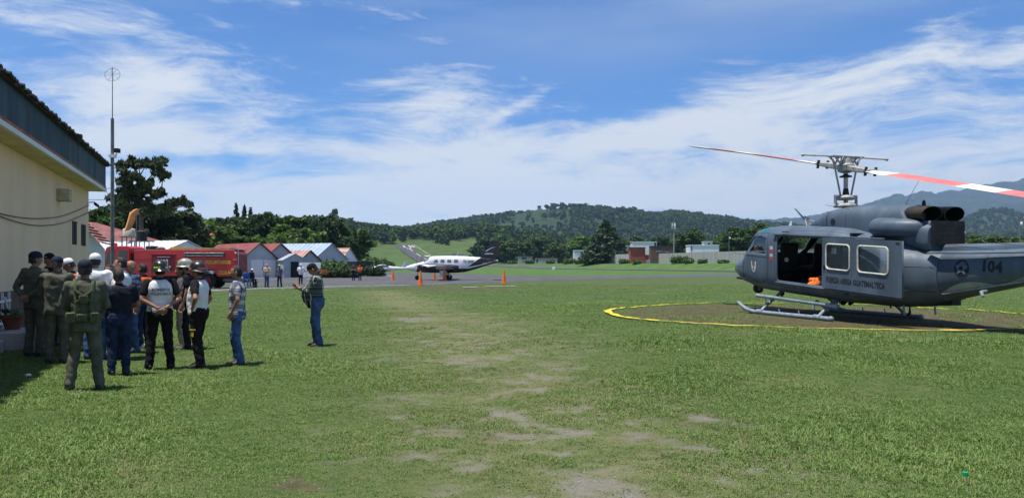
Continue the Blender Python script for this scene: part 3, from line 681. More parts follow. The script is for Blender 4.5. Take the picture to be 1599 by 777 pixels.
# sliding door, pushed fully aft
DY = 1.285; DT0, DT1, DZ0, DZ1 = -.70, -3.22, .85, 2.07; dc = ((DT0 + DT1) / 2, (DZ0 + DZ1) / 2)
holes = [rrect(-1.26, 1.62, .80, .60, .10), rrect(-2.38, 1.62, .92, .60, .10)]
me = plate([(DT1 + .03, DZ0), (DT0 - .02, DZ0), (DT0, DZ0 + .04), (DT0 - .03, DZ1), (DT1, DZ1), (DT1, DZ0 + .03)], holes, .05)
me.transform(Matrix(((1, 0, 0, 0), (0, 0, 1, DY), (0, 1, 0, 0), (0, 0, 0, 1)))); me.transform(SH); me.materials.clear(); me.materials.append(M['heli_grey']); me.flip_normals() if False else None
bmx = bmesh.new(); bmx.from_mesh(me); bmesh.ops.recalc_face_normals(bmx, faces=bmx.faces); bmx.to_mesh(me); bmx.free()
door = link('sliding_door', me, heli)
for cx, wd in ((-1.26, .80), (-2.38, .92)):
    rp = rrect(cx, 1.62, wd, .60, .10, 6); b = MB(); b.tube([(p[0], DY + .028, p[1]) for p in rp + rp[:1]], .021, 6); hp('window_gasket', b, M['gasket'], door)
    b = MB(); b.poly([(p[0], DY, p[1]) for p in rp]); g_ = hp('window_pane', b, M['door_glass'], door, smooth=False)
    hp('window_rail', MB().bar(cx - wd / 2 + .02, cx + wd / 2 - .02, DY - .06, DY - .04, 1.605, 1.618), M['heli_black'], door)
side_text('FUERZA AEREA GUATEMALTECA', .175, -1.80, 1.06, M['marking'], door, plane=DY + .029, bold=.006, sx_=.70, spacing=1.05, name='door_lettering')
hp('door_handle', MB().box((-.80, DY + .03, 1.35), (.05, .03, .10)), M['heli_black'], door)
hp('door_handle_recess', MB().box((-3.10, DY + .027, 2.02), (.10, .012, .03)), M['heli_black'], door)
# cabin interior
b = MB(); b.bar(-1.4, 3.2, -1.13, 1.13, .74, .80); hp('cabin_floor', b, M['heli_dark'])
b = MB(); b.bar(-1.50, -1.42, -1.1, 1.1, .8, 2.2); hp('rear_bulkhead', b, M['heli_dark'])
b = MB(); b.bar(-1.42, .1, -.95, -.9, .8, 1.3); hp('cabin_partition', b, M['heli_dark'])
for y in (.55, -.55):
    seat = hp('pilot_seat', MB().box((1.95, y, 1.12), (.5, .52, .16)), M['heli_dark'], bevel=.03)
    hp('seat_back', MB().box((1.58, y, 1.45), (.12, .54, .80), Matrix.Rotation(R(-8), 3, 'Y')), M['heli_black'], seat, bevel=.05)
    hp('seat_base', MB().bar(1.75, 2.1, y - .2, y + .2, .8, 1.05), M['heli_dark'], seat)
hp('instrument_panel', MB().ring_loft([[(2.75, y, .8), (3.05, y, .8), (3.05, y, 1.45), (2.75, y, 1.52)] for y in (-.95, .95)]), M['heli_dark'])
hp('centre_console', MB().bar(1.9, 2.8, -.15, .15, .8, 1.15), M['heli_dark'])
seat = hp('troop_seat', MB().bar(-.95, -.5, -.2, .75, 1.12, 1.18), M['heli_dark']); hp('seat_back', MB().box((-1.0, .27, 1.55), (.05, .95, .75), Matrix.Rotation(R(6), 3, 'Y')), M['heli_dark'], seat)
hp('door_stay', MB().tube([(-.62, 1.1, 1.86), (-.4, 1.05, 1.86)], .02), M['skid_paint'])
hp('cabin_pillar', MB().tube([(-.1, .4, .8), (-.55, .55, 2.2)], .06, 8), M['heli_black'])
hp('first_aid_disc', MB().cyl((1.14, .95, 1.42), (1.12, .95, 1.42), .06), M['pale_marking'])
hp('hanging_cable', MB().tube([(1.05, 1.05, 2.12), (1.0, 1.05, 2.0), (.85, 1.05, 1.98), (.75, 1.05, 2.08)], .012), M['heli_black'])
# undercarriage (level on the ground)
b_ = .0
FX, RX, TR = 1.75, -.60, 1.34
for s_ in (1, -1):
    sk = MB(); sk.tube([(FX + 1.02, s_ * TR, .27), (FX + .86, s_ * TR, .19), (FX + .60, s_ * TR, .10), (FX + .25, s_ * TR, .06), (RX - .45, s_ * TR, .06)], [.045, .05, .055, .056, .056], 12)
    sko = hp('landing_skid', sk, M['skid_paint'], shear=False); hp('skid_end_cap', MB().ellipsoid((RX - .47, s_ * TR, .062), (.075, .07, .07)), M['skid_paint'], sko, shear=False)
    hp('skid_tip_cap', MB().ellipsoid((FX + 1.02, s_ * TR, .27), (.06, .055, .05)), M['skid_paint'], sko, shear=False)
    for t in (FX, RX): hp('skid_saddle', MB().cyl((t - .12, s_ * TR, .07), (t + .12, s_ * TR, .07), .072, n=12), M['skid_paint'], sko, shear=False)
    for t in (.9, .1): hp('tie_down_ring', MB().tube([(t, s_ * TR, .11), (t + .03, s_ * TR, .2)], .015, 6), M['skid_paint'], sko, shear=False)
    hp('skid_shoe', MB().bar(RX - .3, FX + .5, s_ * TR - .03, s_ * TR + .03, .0, .03), M['heli_black'], sko, shear=False)
    st = MB(); st.tube([(FX + .42, s_ * 1.16, .50), (RX - .5, s_ * 1.16, .36)], .05, 10); sto = hp('boarding_step', st, M['skid_paint'], shear=False)
    for t in (FX - .0, RX + .35): hp('step_bracket', MB().tube([(t, s_ * 1.16, .42), (t, s_ * 1.2, .24)], .028, 8), M['skid_paint'], sto, shear=False)
for t in (FX, RX):
    b = MB(); z0 = .54 + .065 * t; b.tube([(t, s * y, z) for s, y, z in ((-1, TR, .07), (-1, 1.12, .26), (-1, .86, .45), (-1, .6, z0), (1, .0, z0 + .03), (1, .6, z0), (1, .86, .45), (1, 1.12, .26), (1, TR, .07))], .043, 12); hp('cross_tube', b, M['skid_paint'], shear=False)
hp('cross_tube_brace', MB().tube([(RX, .7, .42), (RX - .22, .8, .62)], .03), M['skid_paint'], shear=False)
# landing light, belly fittings
ll = hp('landing_light', MB().cyl((3.02, .48, .47), (3.14, .48, .46), .135, n=20), M['heli_black']); hp('light_arm', MB().tube([(3.05, .45, .6), (3.06, .3, .70)], .03), M['heli_black'], ll)
hp('light_rim', MB().lathe([(.05, 0), (.07, .02), (.05, .03)], (3.0, .48, .47), 12, 'X'), M['rotor_metal'], ll)
for t, y, r_ in ((1.9, .5, .05), (-.2, .0, .07), (-.05, .1, .09), (-2.4, .3, .03)): hp('belly_fitting', MB().tube([(t, y, .56), (t, y, .42), (t + .06, y, .36)], [r_ * .5, r_, r_ * .7], 8), M['heli_black'], fus)
hp('belly_scoop', MB().ring_loft([[(-2.75, -.15, .70), (-2.75, .15, .70), (-2.75, .15, .62), (-2.75, -.15, .62)], [(-3.38, -.12, .84), (-3.38, .12, .84), (-3.38, .12, .70), (-3.38, -.12, .70)]]), M['heli_black'], fus)
for pp in ([(-2.55, .62, .62), (-2.62, .66, .40)], [(-2.9, .1, .62), (-2.92, .1, .45)]): hp('drain_pipe', MB().tube(pp, .022), M['skid_paint'], fus)
hp('exhaust_drain', MB().tube([(-4.42, .36, 1.12), (-4.44, .52, 1.10), (-4.52, .56, 1.02)], [.03, .035, .03]), M['skid_paint'], boom)
# rotor head: mast stands upright
mast = hp('rotor_mast', MB().cyl((0, 0, 2.75), (0, 0, 3.92), .055), M['rotor_metal'], shear=False)
hp('mast_boot', MB().cyl((0, 0, 3.16), (0, 0, 3.32), .085, .06), M['heli_black'], mast, shear=False)
hp('mast_collar', MB().lathe([(.05, 3.60), (.155, 3.61), (.155, 3.64), (.08, 3.66), (.05, 3.69)], n=20), M['heli_black'], mast, shear=False)
sw = hp('swashplate', MB().lathe([(.10, 3.02), (.24, 3.03), (.26, 3.08), (.2, 3.13), (.10, 3.15)], n=24), M['rotor_metal'], mast, shear=False)
hp('swashplate_base', MB().lathe([(.30, 2.84), (.30, 2.88), (.24, 2.93), (.16, 2.94)], n=24), M['rotor_metal'], mast, shear=False)
# blade axis: world direction, turned into local
bdir = Matrix.Rotation(-(R(90) + HTH), 3, 'Z') @ Vector((.32, -.947, 0)); bdir.normalize(); bper = Vector((-bdir.y, bdir.x, 0))
TEET = R(12.8)
bax = (bdir * math.cos(TEET) + Vector((0, 0, -math.sin(TEET)))).normalized(); bup = bax.cross(bper); bup = -bup if bup.z < 0 else bup
HZ = 3.86
def rl(r_, c_, u_): return tuple(Vector((0, 0, HZ)) + bax * r_ + bper * c_ + bup * u_)
def rh(r_, c_, u_): return tuple(Vector((0, 0, HZ)) + bdir * r_ + bper * c_ + Vector((0, 0, u_)))
for s_ in (1, -1):
    hp('swash_horn', MB().tube([rh(0, 0, -.78), rh(.0, s_ * .34, -.74), rh(0, s_ * .34, -.95)], [.05, .04, .03]), M['rotor_metal'], mast, shear=False)
    hp('swash_link', MB().tube([rh(0, s_ * .34, -.76), rh(0, s_ * .28, -1.02)], .025), M['rotor_metal'], mast, shear=False)
    hp('pitch_link', MB().tube([rh(0, s_ * .17, -.72), rh(0, s_ * .36, .05), rh(0, s_ * .42, .20)], .024), M['rotor_metal'], mast, shear=False)
    hp('yoke_grip', MB().ring_loft([[rl(s_ * r_, c_ * wd, u_ * th) for c_, u_ in ((1, .6), (.6, 1), (-.6, 1), (-1, .6), (-1, -.6), (-.6, -1), (.6, -1), (1, -.6))] for r_, wd, th in ((.08, .10, .07), (.35, .14, .08), (.6, .13, .07), (.95, .17, .05))]), M['rotor_metal'], mast, shear=False)
    for c_ in (.15, -.15): hp('blade_bolt', MB().tube([rl(s_ * .86, c_, .1), rl(s_ * .86, c_, -.12)], .035), M['heli_black'], mast, shear=False)
    hp('drag_brace', MB().tube([rl(s_ * .15, .15, .0), rl(s_ * .75, .28, 0), rl(s_ * 1.05, .26, 0)], .028), M['rotor_metal'], mast, shear=False)
hp('rotor_hub', MB().lathe([(.10, -.14), (.20, -.10), (.22, .05), (.15, .1), (.12, .24), (.05, .26)], (0, 0, HZ), 18), M['rotor_metal'], mast, shear=False)
b = MB()
b.ring_loft([[rh(s1 * .10, s2, .255), rh(s1 * .10, s2, .285), ] + [rh(-s1 * .10, s2, .285), rh(-s1 * .10, s2, .255)] for s1, s2 in ((1, -.50), (1, .50))]); stab = hp('stabiliser_frame', b, M['rotor_metal'], mast, shear=False)
for s_ in (1, -1):
    hp('stabiliser_bar', MB().tube([rh(0, s_ * .4, .27), rh(0, s_ * 1.32, .262)], .019), M['rotor_metal'], stab, shear=False)
    hp('stabiliser_weight', MB().ellipsoid(rh(0, s_ * 1.34, .262), (.04, .04, .04)), M['rotor_metal'], stab, shear=False)
    for r_ in (.09, -.09): hp('mixing_lever', MB().tube([rh(r_, s_ * .16, .26), rh(r_ * .8, s_ * .26, .10), rh(r_, s_ * .42, .26)], .026), M['rotor_metal'], stab, shear=False)
    hp('damper', MB().tube([rh(.05, s_ * .1, .24), rh(.05, s_ * .16, -.08)], .05), M['rotor_metal'], stab, shear=False)
def airfoil(r_, ch, th, pitch, dz):
    out = []
    for k in range(16):
        a = 2 * math.pi * k / 16; c_ = ch * (.5 * math.cos(a)) ; u_ = th * .5 * math.sin(a) * (.55 + .45 * math.cos(a))
        out.append(rl(r_, c_ * math.cos(pitch) - u_ * math.sin(pitch) - .06, u_ * math.cos(pitch) + c_ * math.sin(pitch) + dz))
    return out
for s_ in (1, -1):
    blade = None
    bands = [(.90, 1.65, 'blade_white'), (1.65, 3.65, 'blade_red'), (3.65, 4.6, 'blade_white'), (4.6, 6.0, 'blade_red'), (6.0, 7.30, 'blade_white')]
    for r0, r1, mm in bands:
        b = MB(); n = 8; rr_ = [r0 + (r1 - r0) * k / n for k in range(n + 1)]
        b.ring_loft([airfoil(s_ * r_, .30 + .28 * float(sm(.9, 1.5, r_)), .075, s_ * R(5), .05 * (1 - ((r_ - 2.5) / 4.8) ** 2) - .05) for r_ in rr_])
        o = hp('rotor_blade' if blade is None else 'blade_band', b, M[mm], blade or mast, shear=False, angle=60)
        if blade is None: blade = o
    
# bags lying on the cabin floor
Hm = Matrix.Translation((HELI[0], HELI[1], .34)) @ Matrix.Rotation(R(90) + HTH, 4, 'Z')
def lump(name, c, r, m, seed, amp=.25):
    b_ = MB(); b_.ellipsoid((0, 0, 0), r, 22, 14)
    for i, v in enumerate(b_.v):
        q = Vector(v); n_ = noise.noise(q * 7 + Vector((seed, 0, 0))) * amp + noise.noise(q * 19 + Vector((0, seed, 0))) * amp * .5
        q = q * (1 + n_); q.z = max(q.z, -r[2] * .72); b_.v[i] = tuple(q)
    o = b_.build(name, m, angle=80); p = Hm @ (SH @ Vector(c)); o.location = p; return o
tag(lump('life_vest', (-.10, .90, .90), (.28, .16, .17), M['orange_cloth'], 3, .5), 'crumpled orange life vest on the helicopter cabin floor', 'life vest')
tag(lump('duffel_bag', (-.55, .80, .98), (.30, .24, .25), M['navy_cloth'], 9, .25), 'dark navy duffel bag on the helicopter cabin floor', 'bag')
tag(lump('small_bag', (-.62, 1.02, .87), (.16, .09, .09), M['orange_cloth'], 15, .4), 'small orange bundle tucked beside the navy duffel bag', 'bag')
# ------------------------------------------------------------------ beige building on the left
M['beige_wall'] = mat('beige_render', (.82, .58, .38), .9, var=.03, scale=1.0, stretch=(1, 1, .3), bump=.08, bscale=30, dirt=((.72, .51, .34), .56))
M['brown_dado'] = mat('brown_dado', (.11, .065, .045), .85, var=.15, scale=1.5)
M['teal_fascia'] = mat('teal_fascia', (.012, .042, .064), .7, var=.18, scale=1.1, stretch=(1, 1, .2), dirt=((.022, .055, .075), .58))
M['orange_trim'] = mat('orange_trim', (.34, .13, .07), .8, var=.15, scale=3.)
M['soffit'] = mat('soffit_paint', (.66, .52, .30), .9, var=.08, scale=2.)
M['roof_tile'] = mat('dark_roof_tile', (.045, .036, .034), .9, var=.3, scale=5.)
M['dark_void'] = mat('dark_opening', (.012, .012, .014), .8, var=.1)
M['white_wall'] = mat('white_wall', (.72, .72, .70), .9, var=.05, scale=.5, dirt=((.55, .54, .5), .64))
M['wire'] = mat('black_wire', (.02, .02, .02), .6, var=0)
M['galv'] = mat('galvanised_steel', (.20, .20, .20), .55, metal=.5, var=.2, scale=3.)
KX, KY = -14.93, 27.10; BG = .12
bld = thing('beige_building', 'long beige building with dark teal fascia and tiled roof edge', 'building', (KX, KY, BG - .06), math.atan2(-.935, .3544))
def wall_s(px): k = (px - 800) / FPX; return (-KX + k * KY) / (.3544 + .935 * k)
def wall_z(py, s): return zat(py, KY - .935 * s) - (BG - .06)
LW = 34.
MB().bar(0, LW, -13, 0, -.3, 4.22).build('wall', M['beige_wall'], bld)
MB().bar(-.03, LW, -.5, .035, -.3, 1.06).build('dado', M['brown_dado'], bld)
MB().bar(-.02, LW, -13.2, .47, 4.222, 4.27).build('soffit', M['soffit'], bld)
fz = lambda z: z - (BG - .06)
MB().bar(-.10, LW, .475, .56, 4.225, 4.335).build('white_trim', M['white_wall'], bld, bevel=.01)
MB().bar(-.08, LW, .477, .545, 4.338, 4.41).build('orange_trim', M['orange_trim'], bld)
fa = MB().bar(-.06, LW, .45, .53, 4.413, 5.12).build('fascia', M['teal_fascia'], bld)
MB().bar(-.06, -.0, -13.2, .448, 4.28, 5.12).build('end_fascia', M['teal_fascia'], bld)
b = MB(); b.ring_loft([[(x, .62, 5.125), (x, .62, 5.17), (x, -6.5, 6.4), (x, -13.8, 5.17), (x, -13.8, 5.12)] for x in (-.16, LW)]); roof = b.build('roof', M['roof_tile'], bld, smooth=False)
t_ = MB(); t_.ring_loft([[(.085 * math.cos(a), yy, 5.165 + dz + .06 * math.sin(a)) for a in [math.pi * k / 8 for k in range(9)]] + [(-.08, yy, 5.15 + dz), (.08, yy, 5.15 + dz)][::1] for yy, dz in ((.70, -.01), (.0, .115))])
tme = t_.mesh('roof_tile', M['roof_tile'])
for k in range(165):
    o = link('roof_tile', tme, roof); o.location = (-.02 + k * .172, random.uniform(-.03, .03), random.uniform(-.008, .012)); o.rotation_euler = (0, random.uniform(-.03, .03), random.uniform(-.03, .03))
for x0, x1, y0, y1 in ((113, 120, 348, 382), (127, 134, 353, 384)):
    s0, s1 = wall_s(x1), wall_s(x0); z1, z0 = wall_z(y0, s0), wall_z(y1, s0)
    wv_ = MB().bar(s0, s1, -.02, .012, z0, z1).build('window', M['dark_void'], bld)
    MB().bar(s0 - .03, s1 + .03, .013, .03, z1, z1 + .03).build('window_frame', M['brown_dado'], wv_); MB().bar((s0 + s1) / 2 - .012, (s0 + s1) / 2 + .012, .013, .022, z0, z1).build('window_bar', M['dark_void'], wv_)
s0 = wall_s(91); z0 = wall_z(304, s0); vb = MB().bar(s0 - .22, s0 + .22, .0, .32, z0 - .18, z0 + .16).build('vent_box', mat('vent_beige', (.42, .37, .24), .8), bld, bevel=.01)
for k in range(3): MB().bar(s0 - .19, s0 + .19, .323, .327, z0 - .13 + k * .09, z0 - .08 + k * .09).build('louvre', M['soffit'], vb)
s0 = .12; z0 = wall_z(316, s0); cc = MB().tube([(s0, 0, z0), (s0, .2, z0 + .02), (s0 - .0, .22, z0 - .04)], .022).build('camera_bracket', M['white_wall'], bld)
MB().cyl((s0 + .16, .24, z0 - .05), (s0 - .2, .28, z0 - .10), .05).build('security_camera', M['dark_void'], cc)
s0 = wall_s(73); z0 = wall_z(209, s0); fl = MB().tube([(s0, .53, z0 + .02), (s0, .72, z0)], .02).build('floodlight_arm', M['wire'], bld); MB().box((s0 - .02, .78, z0 - .02), (.22, .12, .10)).build('floodlight', M['wire'], fl)
for pts in (((-20, 330), (20, 345), (60, 352), (100, 347), (139, 331)), ((-20, 328), (20, 338), (60, 341), (100, 336), (139, 320))):
    P_ = [(wall_s(p[0]), .03, wall_z(p[1], wall_s(p[0]))) for p in pts]; Q = []
    for i in range(33):
        u = i / 32 * 4; k = min(3, int(u)); f_ = u - k; p0, p1, p2, p3 = [Vector(P_[min(4, max(0, k + d))]) for d in (-1, 0, 1, 2)]
        Q.append(.5 * ((2 * p1) + (p2 - p0) * f_ + (2 * p0 - 5 * p1 + 4 * p2 - p3) * f_ ** 2 + (3 * p1 - p0 - 3 * p2 + p3) * f_ ** 3))
    MB().tube(Q, .011, 5).build('wall_cable', M['wire'], bld)
# concrete step, pot and little fence by the wall
stp = MB(); 
stp.box((bx(12, 14.6), 14.85, .27), (1.35, 1.1, .34), R(-69)); tag(stp.build('concrete_step', M['concrete'], bevel=.02), 'low concrete step against the beige building', 'step')
tag(MB().box((bx(-6, 14.0), 13.9, .2), (.5, .34, .24), R(-60)).build('concrete_block', M['concrete'], bevel=.02), 'loose pale concrete block lying before the step', 'block')
M['terracotta'] = mat('terracotta', (.22, .075, .045), .85, var=.15, scale=6.)
M['dark_leaf'] = mat('pot_leaf', (.05, .12, .035), .7, var=.3, scale=8.)
pot = thing('plant_pot', 'terracotta pot with low green plant on the concrete step', 'plant pot', (bx(20, 15.0), 15.0, .44))
MB().lathe([(.12, 0), (.17, .16), (.185, .22), (.205, .23), (.205, .28), (.17, .28), (.16, .22)], n=20).build('pot', M['terracotta'], pot)
b = MB()
for k in range(70):
    a = random.uniform(0, 6.28); r_ = random.uniform(.0, .2); h_ = random.uniform(.24, .42); d = Vector((math.cos(a), math.sin(a), 0)); s_ = Vector((-d.y, d.x, 0)) * .03
    p = d * r_ + Vector((0, 0, h_ - .06)); b.poly([p - s_, p + d * .1 + Vector((0, 0, .03)), p + s_ + Vector((0, 0, .05))])
b.build('foliage', M['dark_leaf'], pot, fix=False)
fe = thing('picket_rail', 'small white wooden rail beside the plant pot', 'fence', (bx(4, 15.9), 15.9, .12), R(-69))
for x in (-.55, 0, .55): MB().bar(x - .025, x + .025, -.02, .02, 0, 1.0).build('post', M['white_wall'], fe)
for z in (.35, .8): MB().bar(-.56, .56, .021, .04, z, z + .05).build('rail', M['white_wall'], fe)
MB().tube([(-.55, .05, .1), (.0, .05, .9)], .025, 6).build('brace', M['white_wall'], fe)

# ------------------------------------------------------------------ radio mast
pm = thing('radio_mast', 'tall grey steel pole with ring aerial and camera', 'mast', (bx(176, 30), 30, .1))
MB().tube([(0, 0, -.2), (0, 0, 7.3)], [.075, .062], 12).build('pole', M['galv'], pm)
MB().tube([(0, 0, 7.3), (0, 0, 9.3)], [.02, .012], 8).build('whip', M['galv'], pm)
rg = MB(); rg.tube([(.30 * math.cos(a), .05 * math.sin(a), 9.0 + .26 * math.sin(a)) for a in [2 * math.pi * k / 28 for k in range(29)]], .008, 5); rgo = rg.build('ring_aerial', M['galv'], pm)
for k in range(4): a = R(45 * k + 10); MB().tube([(.3 * math.cos(a), 0, 9 + .26 * math.sin(a)), (-.3 * math.cos(a), 0, 9 - .26 * math.sin(a))], .006, 5).build('spoke', M['galv'], rgo)
ca = MB().tube([(0, 0, 5.85), (.22, -.1, 5.9)], .03).build('bracket', M['white_wall'], pm); MB().box((.24, -.1, 6.03), (.16, .2, .16)).build('camera_head', M['dark_void'], ca); MB().box((.05, -.08, 5.82), (.24, .14, .12)).build('junction_box', M['white_wall'], ca)
for k, (z, dx) in enumerate(((4.6, -.5), (4.2, -.4))): MB().tube([(0, 0, z), (dx, .2, z - .05), (-2.2, -1.4, z - .1 - .1 * k)], .01, 5).build('stay_wire', M['wire'], pm)
MB().tube([(-.0, 0, 4.1), (-.35, .1, 4.55), (-.45, .1, 4.7)], .008, 5).build('side_aerial', M['galv'], pm)

# ------------------------------------------------------------------ fire engine (local: +X forward, +Y its left side)
M['fire_red'] = mat('fire_red', (.56, .014, .016), .38, var=.10, scale=1.2, spec=.5, coat=.3, dirt=((.25, .02, .02), .6))
M['fire_red_dark'] = mat('fire_red_dark', (.20, .010, .014), .5, var=.12, scale=2.)
M['tyre'] = mat('tyre_rubber', (.016, .016, .017), .85, var=.2, scale=9.)
M['yellow_letter'] = mat('yellow_lettering', (.78, .50, .035), .6, var=.08)
M['chrome'] = mat('dull_chrome', (.5, .5, .5), .3, metal=.8, var=.1)
M['glass_dark'] = mat('dark_glass', (.03, .038, .045), .08, var=.1, spec=.6)
M['sky_glass'] = glass_mat('truck_glass', (.55, .6, .62), .75)
M['hose_yellow'] = mat('hose_canvas', (.55, .43, .13), .85, var=.25, scale=5.)
TD = 55.5
trk = thing('fire_engine', 'red fire engine lettered BOMBEROS VOLUNTARIOS parked behind the group of people', 'fire engine', (-24.35, TD, 0), R(181.5))
def fx(px): return 4.85 - (px - 165) / 22.1
def fzz(py): return zat(py, 54.3)
Wd = 1.2
b = MB(); b.ring_loft([[(x, y, z) for x, z in ((2.35, .95), (2.35, 2.74), (-4.62, 2.74), (-4.80, 2.55), (-4.85, 1.0), (-4.5, .86), (-3.45, .86), (-3.22, 1.35), (-2.1, 1.35), (-1.85, .9), (1.6, .9))] for y in (Wd, -Wd)])
body = b.build('body', M['fire_red'], trk, smooth=False, bevel=.03)
cab_o = MB(); cab_o.ring_loft([[(x, y, z) for x, z in ((4.75, .75), (4.82, 1.55), (4.74, 1.75), (4.30, 2.92), (4.1, 3.0), (2.85, 3.02), (2.7, 2.9), (2.68, .9), (3.1, .78), (3.15, 1.3), (4.2, 1.3), (4.3, .75))] for y in (Wd - .02, -Wd + .02)]); cabp = cab_o.build('cab', M['fire_red'], trk, smooth=False, bevel=.04)
for y in (Wd - .015, -Wd + .015):
    MB().prism([(4.42, 1.85), (4.15, 2.72), (3.72, 2.72), (3.72, 1.85)], 'Y', y - .01, y + .01).build('front_side_window', M['glass_dark'], cabp, smooth=False)
    MB().prism([(3.45, 1.85), (3.45, 2.72), (2.85, 2.72), (2.85, 1.85)], 'Y', y - .01, y + .01).build('rear_side_window', M['glass_dark'], cabp, smooth=False)
MB().ring_loft([[(4.755, y, 1.82), (4.36, y, 2.85), (4.40, y, 2.86), (4.795, y, 1.83)] for y in (1.0, -1.0)]).build('windscreen', M['glass_dark'], cabp, smooth=False)
MB().bar(4.8, 4.98, -1.15, 1.15, .55, .85).build('front_bumper', M['white_wall'], cabp, bevel=.03)
MB().lathe([(.13, 0), (.15, .06), (.12, .2), (.03, .24)], (4.0, .5, 3.02), 14).build('beacon', M['fire_red'], cabp)
mr = MB().tube([(4.55, 1.18, 2.0), (4.75, 1.5, 2.1), (4.75, 1.5, 1.7)], .02).build('mirror_arm', M['heli_black'], cabp); MB().box((4.75, 1.5, 1.95), (.06, .2, .4)).build('mirror', M['heli_black'], mr)
MB().box((4.80, .8, 1.15), (.08, .24, .24)).build('headlight', M['chrome'], cabp); MB().box((4.80, -.8, 1.15), (.08, .24, .24)).build('headlight', M['chrome'], cabp)
MB().bar(2.36, 2.67, -.9, .9, .9, 2.5).build('cab_gap_block', M['heli_black'], trk)  # black block filling the gap between cab and body
MB().bar(-4.6, 4.6, -.45, .45, .55, .9).build('chassis', M['heli_black'], trk)
for x, dual in ((3.68, 0), (-2.72, 1)):
    for s_ in (1, -1):
        w0 = s_ * (Wd - .06); wl = MB().lathe([(.30, 0), (.50, .0), (.56, .05), (.56, .24), (.50, .29), (.30, .29)], (x, w0 - (.29 if s_ > 0 else 0), .56), 28, 'Y').build('wheel', M['tyre'], trk)
        MB().lathe([(.05, 0), (.12, .05), (.27, .04), (.30, -.02), (.29, -.1)], (x, w0 - s_ * .02, .56), 20, 'Y').build('rim', M['fire_red_dark'], wl)
MB().bar(-3.24, -2.08, -Wd + .02, Wd - .3, 1.28, 1.34).build('wheel_arch', M['heli_black'], body)
pnl = MB().bar(fx(285), fx(247), Wd - .002, Wd + .012, 1.2, 2.42).build('pump_panel', M['fire_red_dark'], body)
for x0, x1, z0, z1 in ((fx(286), fx(284.6), 1.2, 2.44), (fx(247.4), fx(246), 1.2, 2.44), (fx(286), fx(246), 2.42, 2.46)): MB().bar(x0, x1, Wd, Wd + .03, z0, z1).build('panel_trim', M['fire_red'], pnl)
MB().bar(fx(276), fx(256), Wd + .012, Wd + .035, 2.22, 2.26).build('panel_rail', M['chrome'], pnl)
for k in range(4): MB().cyl((fx(258) - k * .2, Wd, 2.0), (fx(258) - k * .2, Wd + .03, 2.0), .08, n=14).build('gauge', M['chrome'], pnl)
for k in range(3): MB().cyl((fx(262) - k * .32, Wd, 1.55), (fx(262) - k * .32, Wd + .12, 1.55), .07, n=12).build('outlet', M['chrome'], pnl)
MB().bar(fx(273), fx(272), Wd, Wd + .05, 1.3, 2.1).build('panel_lever', M['chrome'], pnl)
rk = MB().bar(fx(361), fx(297), Wd - .002, Wd + .01, 2.22, 2.58).build('hose_recess', M['heli_black'], body)
for z in (2.50, 2.32): MB().cyl((fx(360), Wd + .07, z), (fx(298), Wd + .07, z), .055, n=10).build('suction_hose', M['galv'], rk)
for px in (300, 329, 358): MB().bar(fx(px) - .03, fx(px) + .03, Wd, Wd + .14, 2.24, 2.58).build('hose_clamp', M['galv'], rk)
MB().bar(-4.75, 2.3, -Wd + .1, Wd - .1, 2.742, 2.80).build('roof_deck', M['galv'], body)
MB().bar(-4.2, fx(290), -.5, Wd - .12, 2.80, 2.90).build('stowed_ladder', M['hose_yellow'], body); MB().bar(fx(292), fx(275), -.2, Wd - .1, 2.80, 2.95).build('roof_hose', M['yellow_letter'], body)
MB().lathe([(.35, 2.75), (.42, 2.8), (.42, 2.98), (.38, 3.03), (.1, 3.05)], (fx(239), .3, 0), 20).build('tank_hatch', M['heli_black'], body)
MB().ellipsoid((fx(252), .3, 2.86), (.35, .3, .12)).build('roof_bundle', M['crest_brown'], body)
for z in (2.05, 1.5): MB().tube([(-4.55, Wd, z), (-4.55, Wd + .06, z), (-4.85, Wd + .06, z), (-4.88, Wd - .1, z)], .02).build('grab_rail', M['chrome'], body)
MB().tube([(-4.9, Wd - .05, 1.0), (-4.92, Wd - .05, 2.8), (-4.7, Wd - .05, 2.9)], .025).build('rear_rail', M['chrome'], body)
MB().cyl((fx(377), Wd, 2.55), (fx(377), Wd + .03, 2.55), .07, n=12).build('marker_lamp', M['white_paint'], body)
MB().bar(-4.87, -4.84, -1.0, 1.0, 1.2, 2.4).build('rear_shutter', M['fire_red_dark'], body); MB().bar(-5.25, -4.86, -1.1, 1.1, .62, .70).build('rear_step', M['galv'], trk)
MB().ellipsoid((-4.1, .7, .6), (.45, .2, .2)).build('spare_hose_reel', M['galv'], trk)
MB().bar(-4.85, 2.34, Wd, Wd + .012, 2.08, 2.10).build('body_line', M['fire_red_dark'], body)
def flat_text(txt, size, x0, z0, y0, m, parent, bold=.0, sx_=1., spacing=1.):
    me = text_mesh(txt, size, bold, 0, 'CENTER', spacing, sx_)
    for v in me.vertices: v.co = (x0 - v.co.x, y0, z0 + v.co.y)
    me.materials.clear(); me.materials.append(m); return link('lettering', me, parent)
flat_text('BOMBEROS', .40, fx(305.5), 1.86, Wd + .016, M['yellow_letter'], body, .012, .80, 1.06); flat_text('VOLUNTARIOS', .34, fx(350), 1.86, Wd + .016, M['yellow_letter'], body, .012, .74, 1.06)
flat_text('COBAN', .36, fx(362), 1.12, Wd + .016, M['yellow_letter'], body, .012, .8, 1.06)

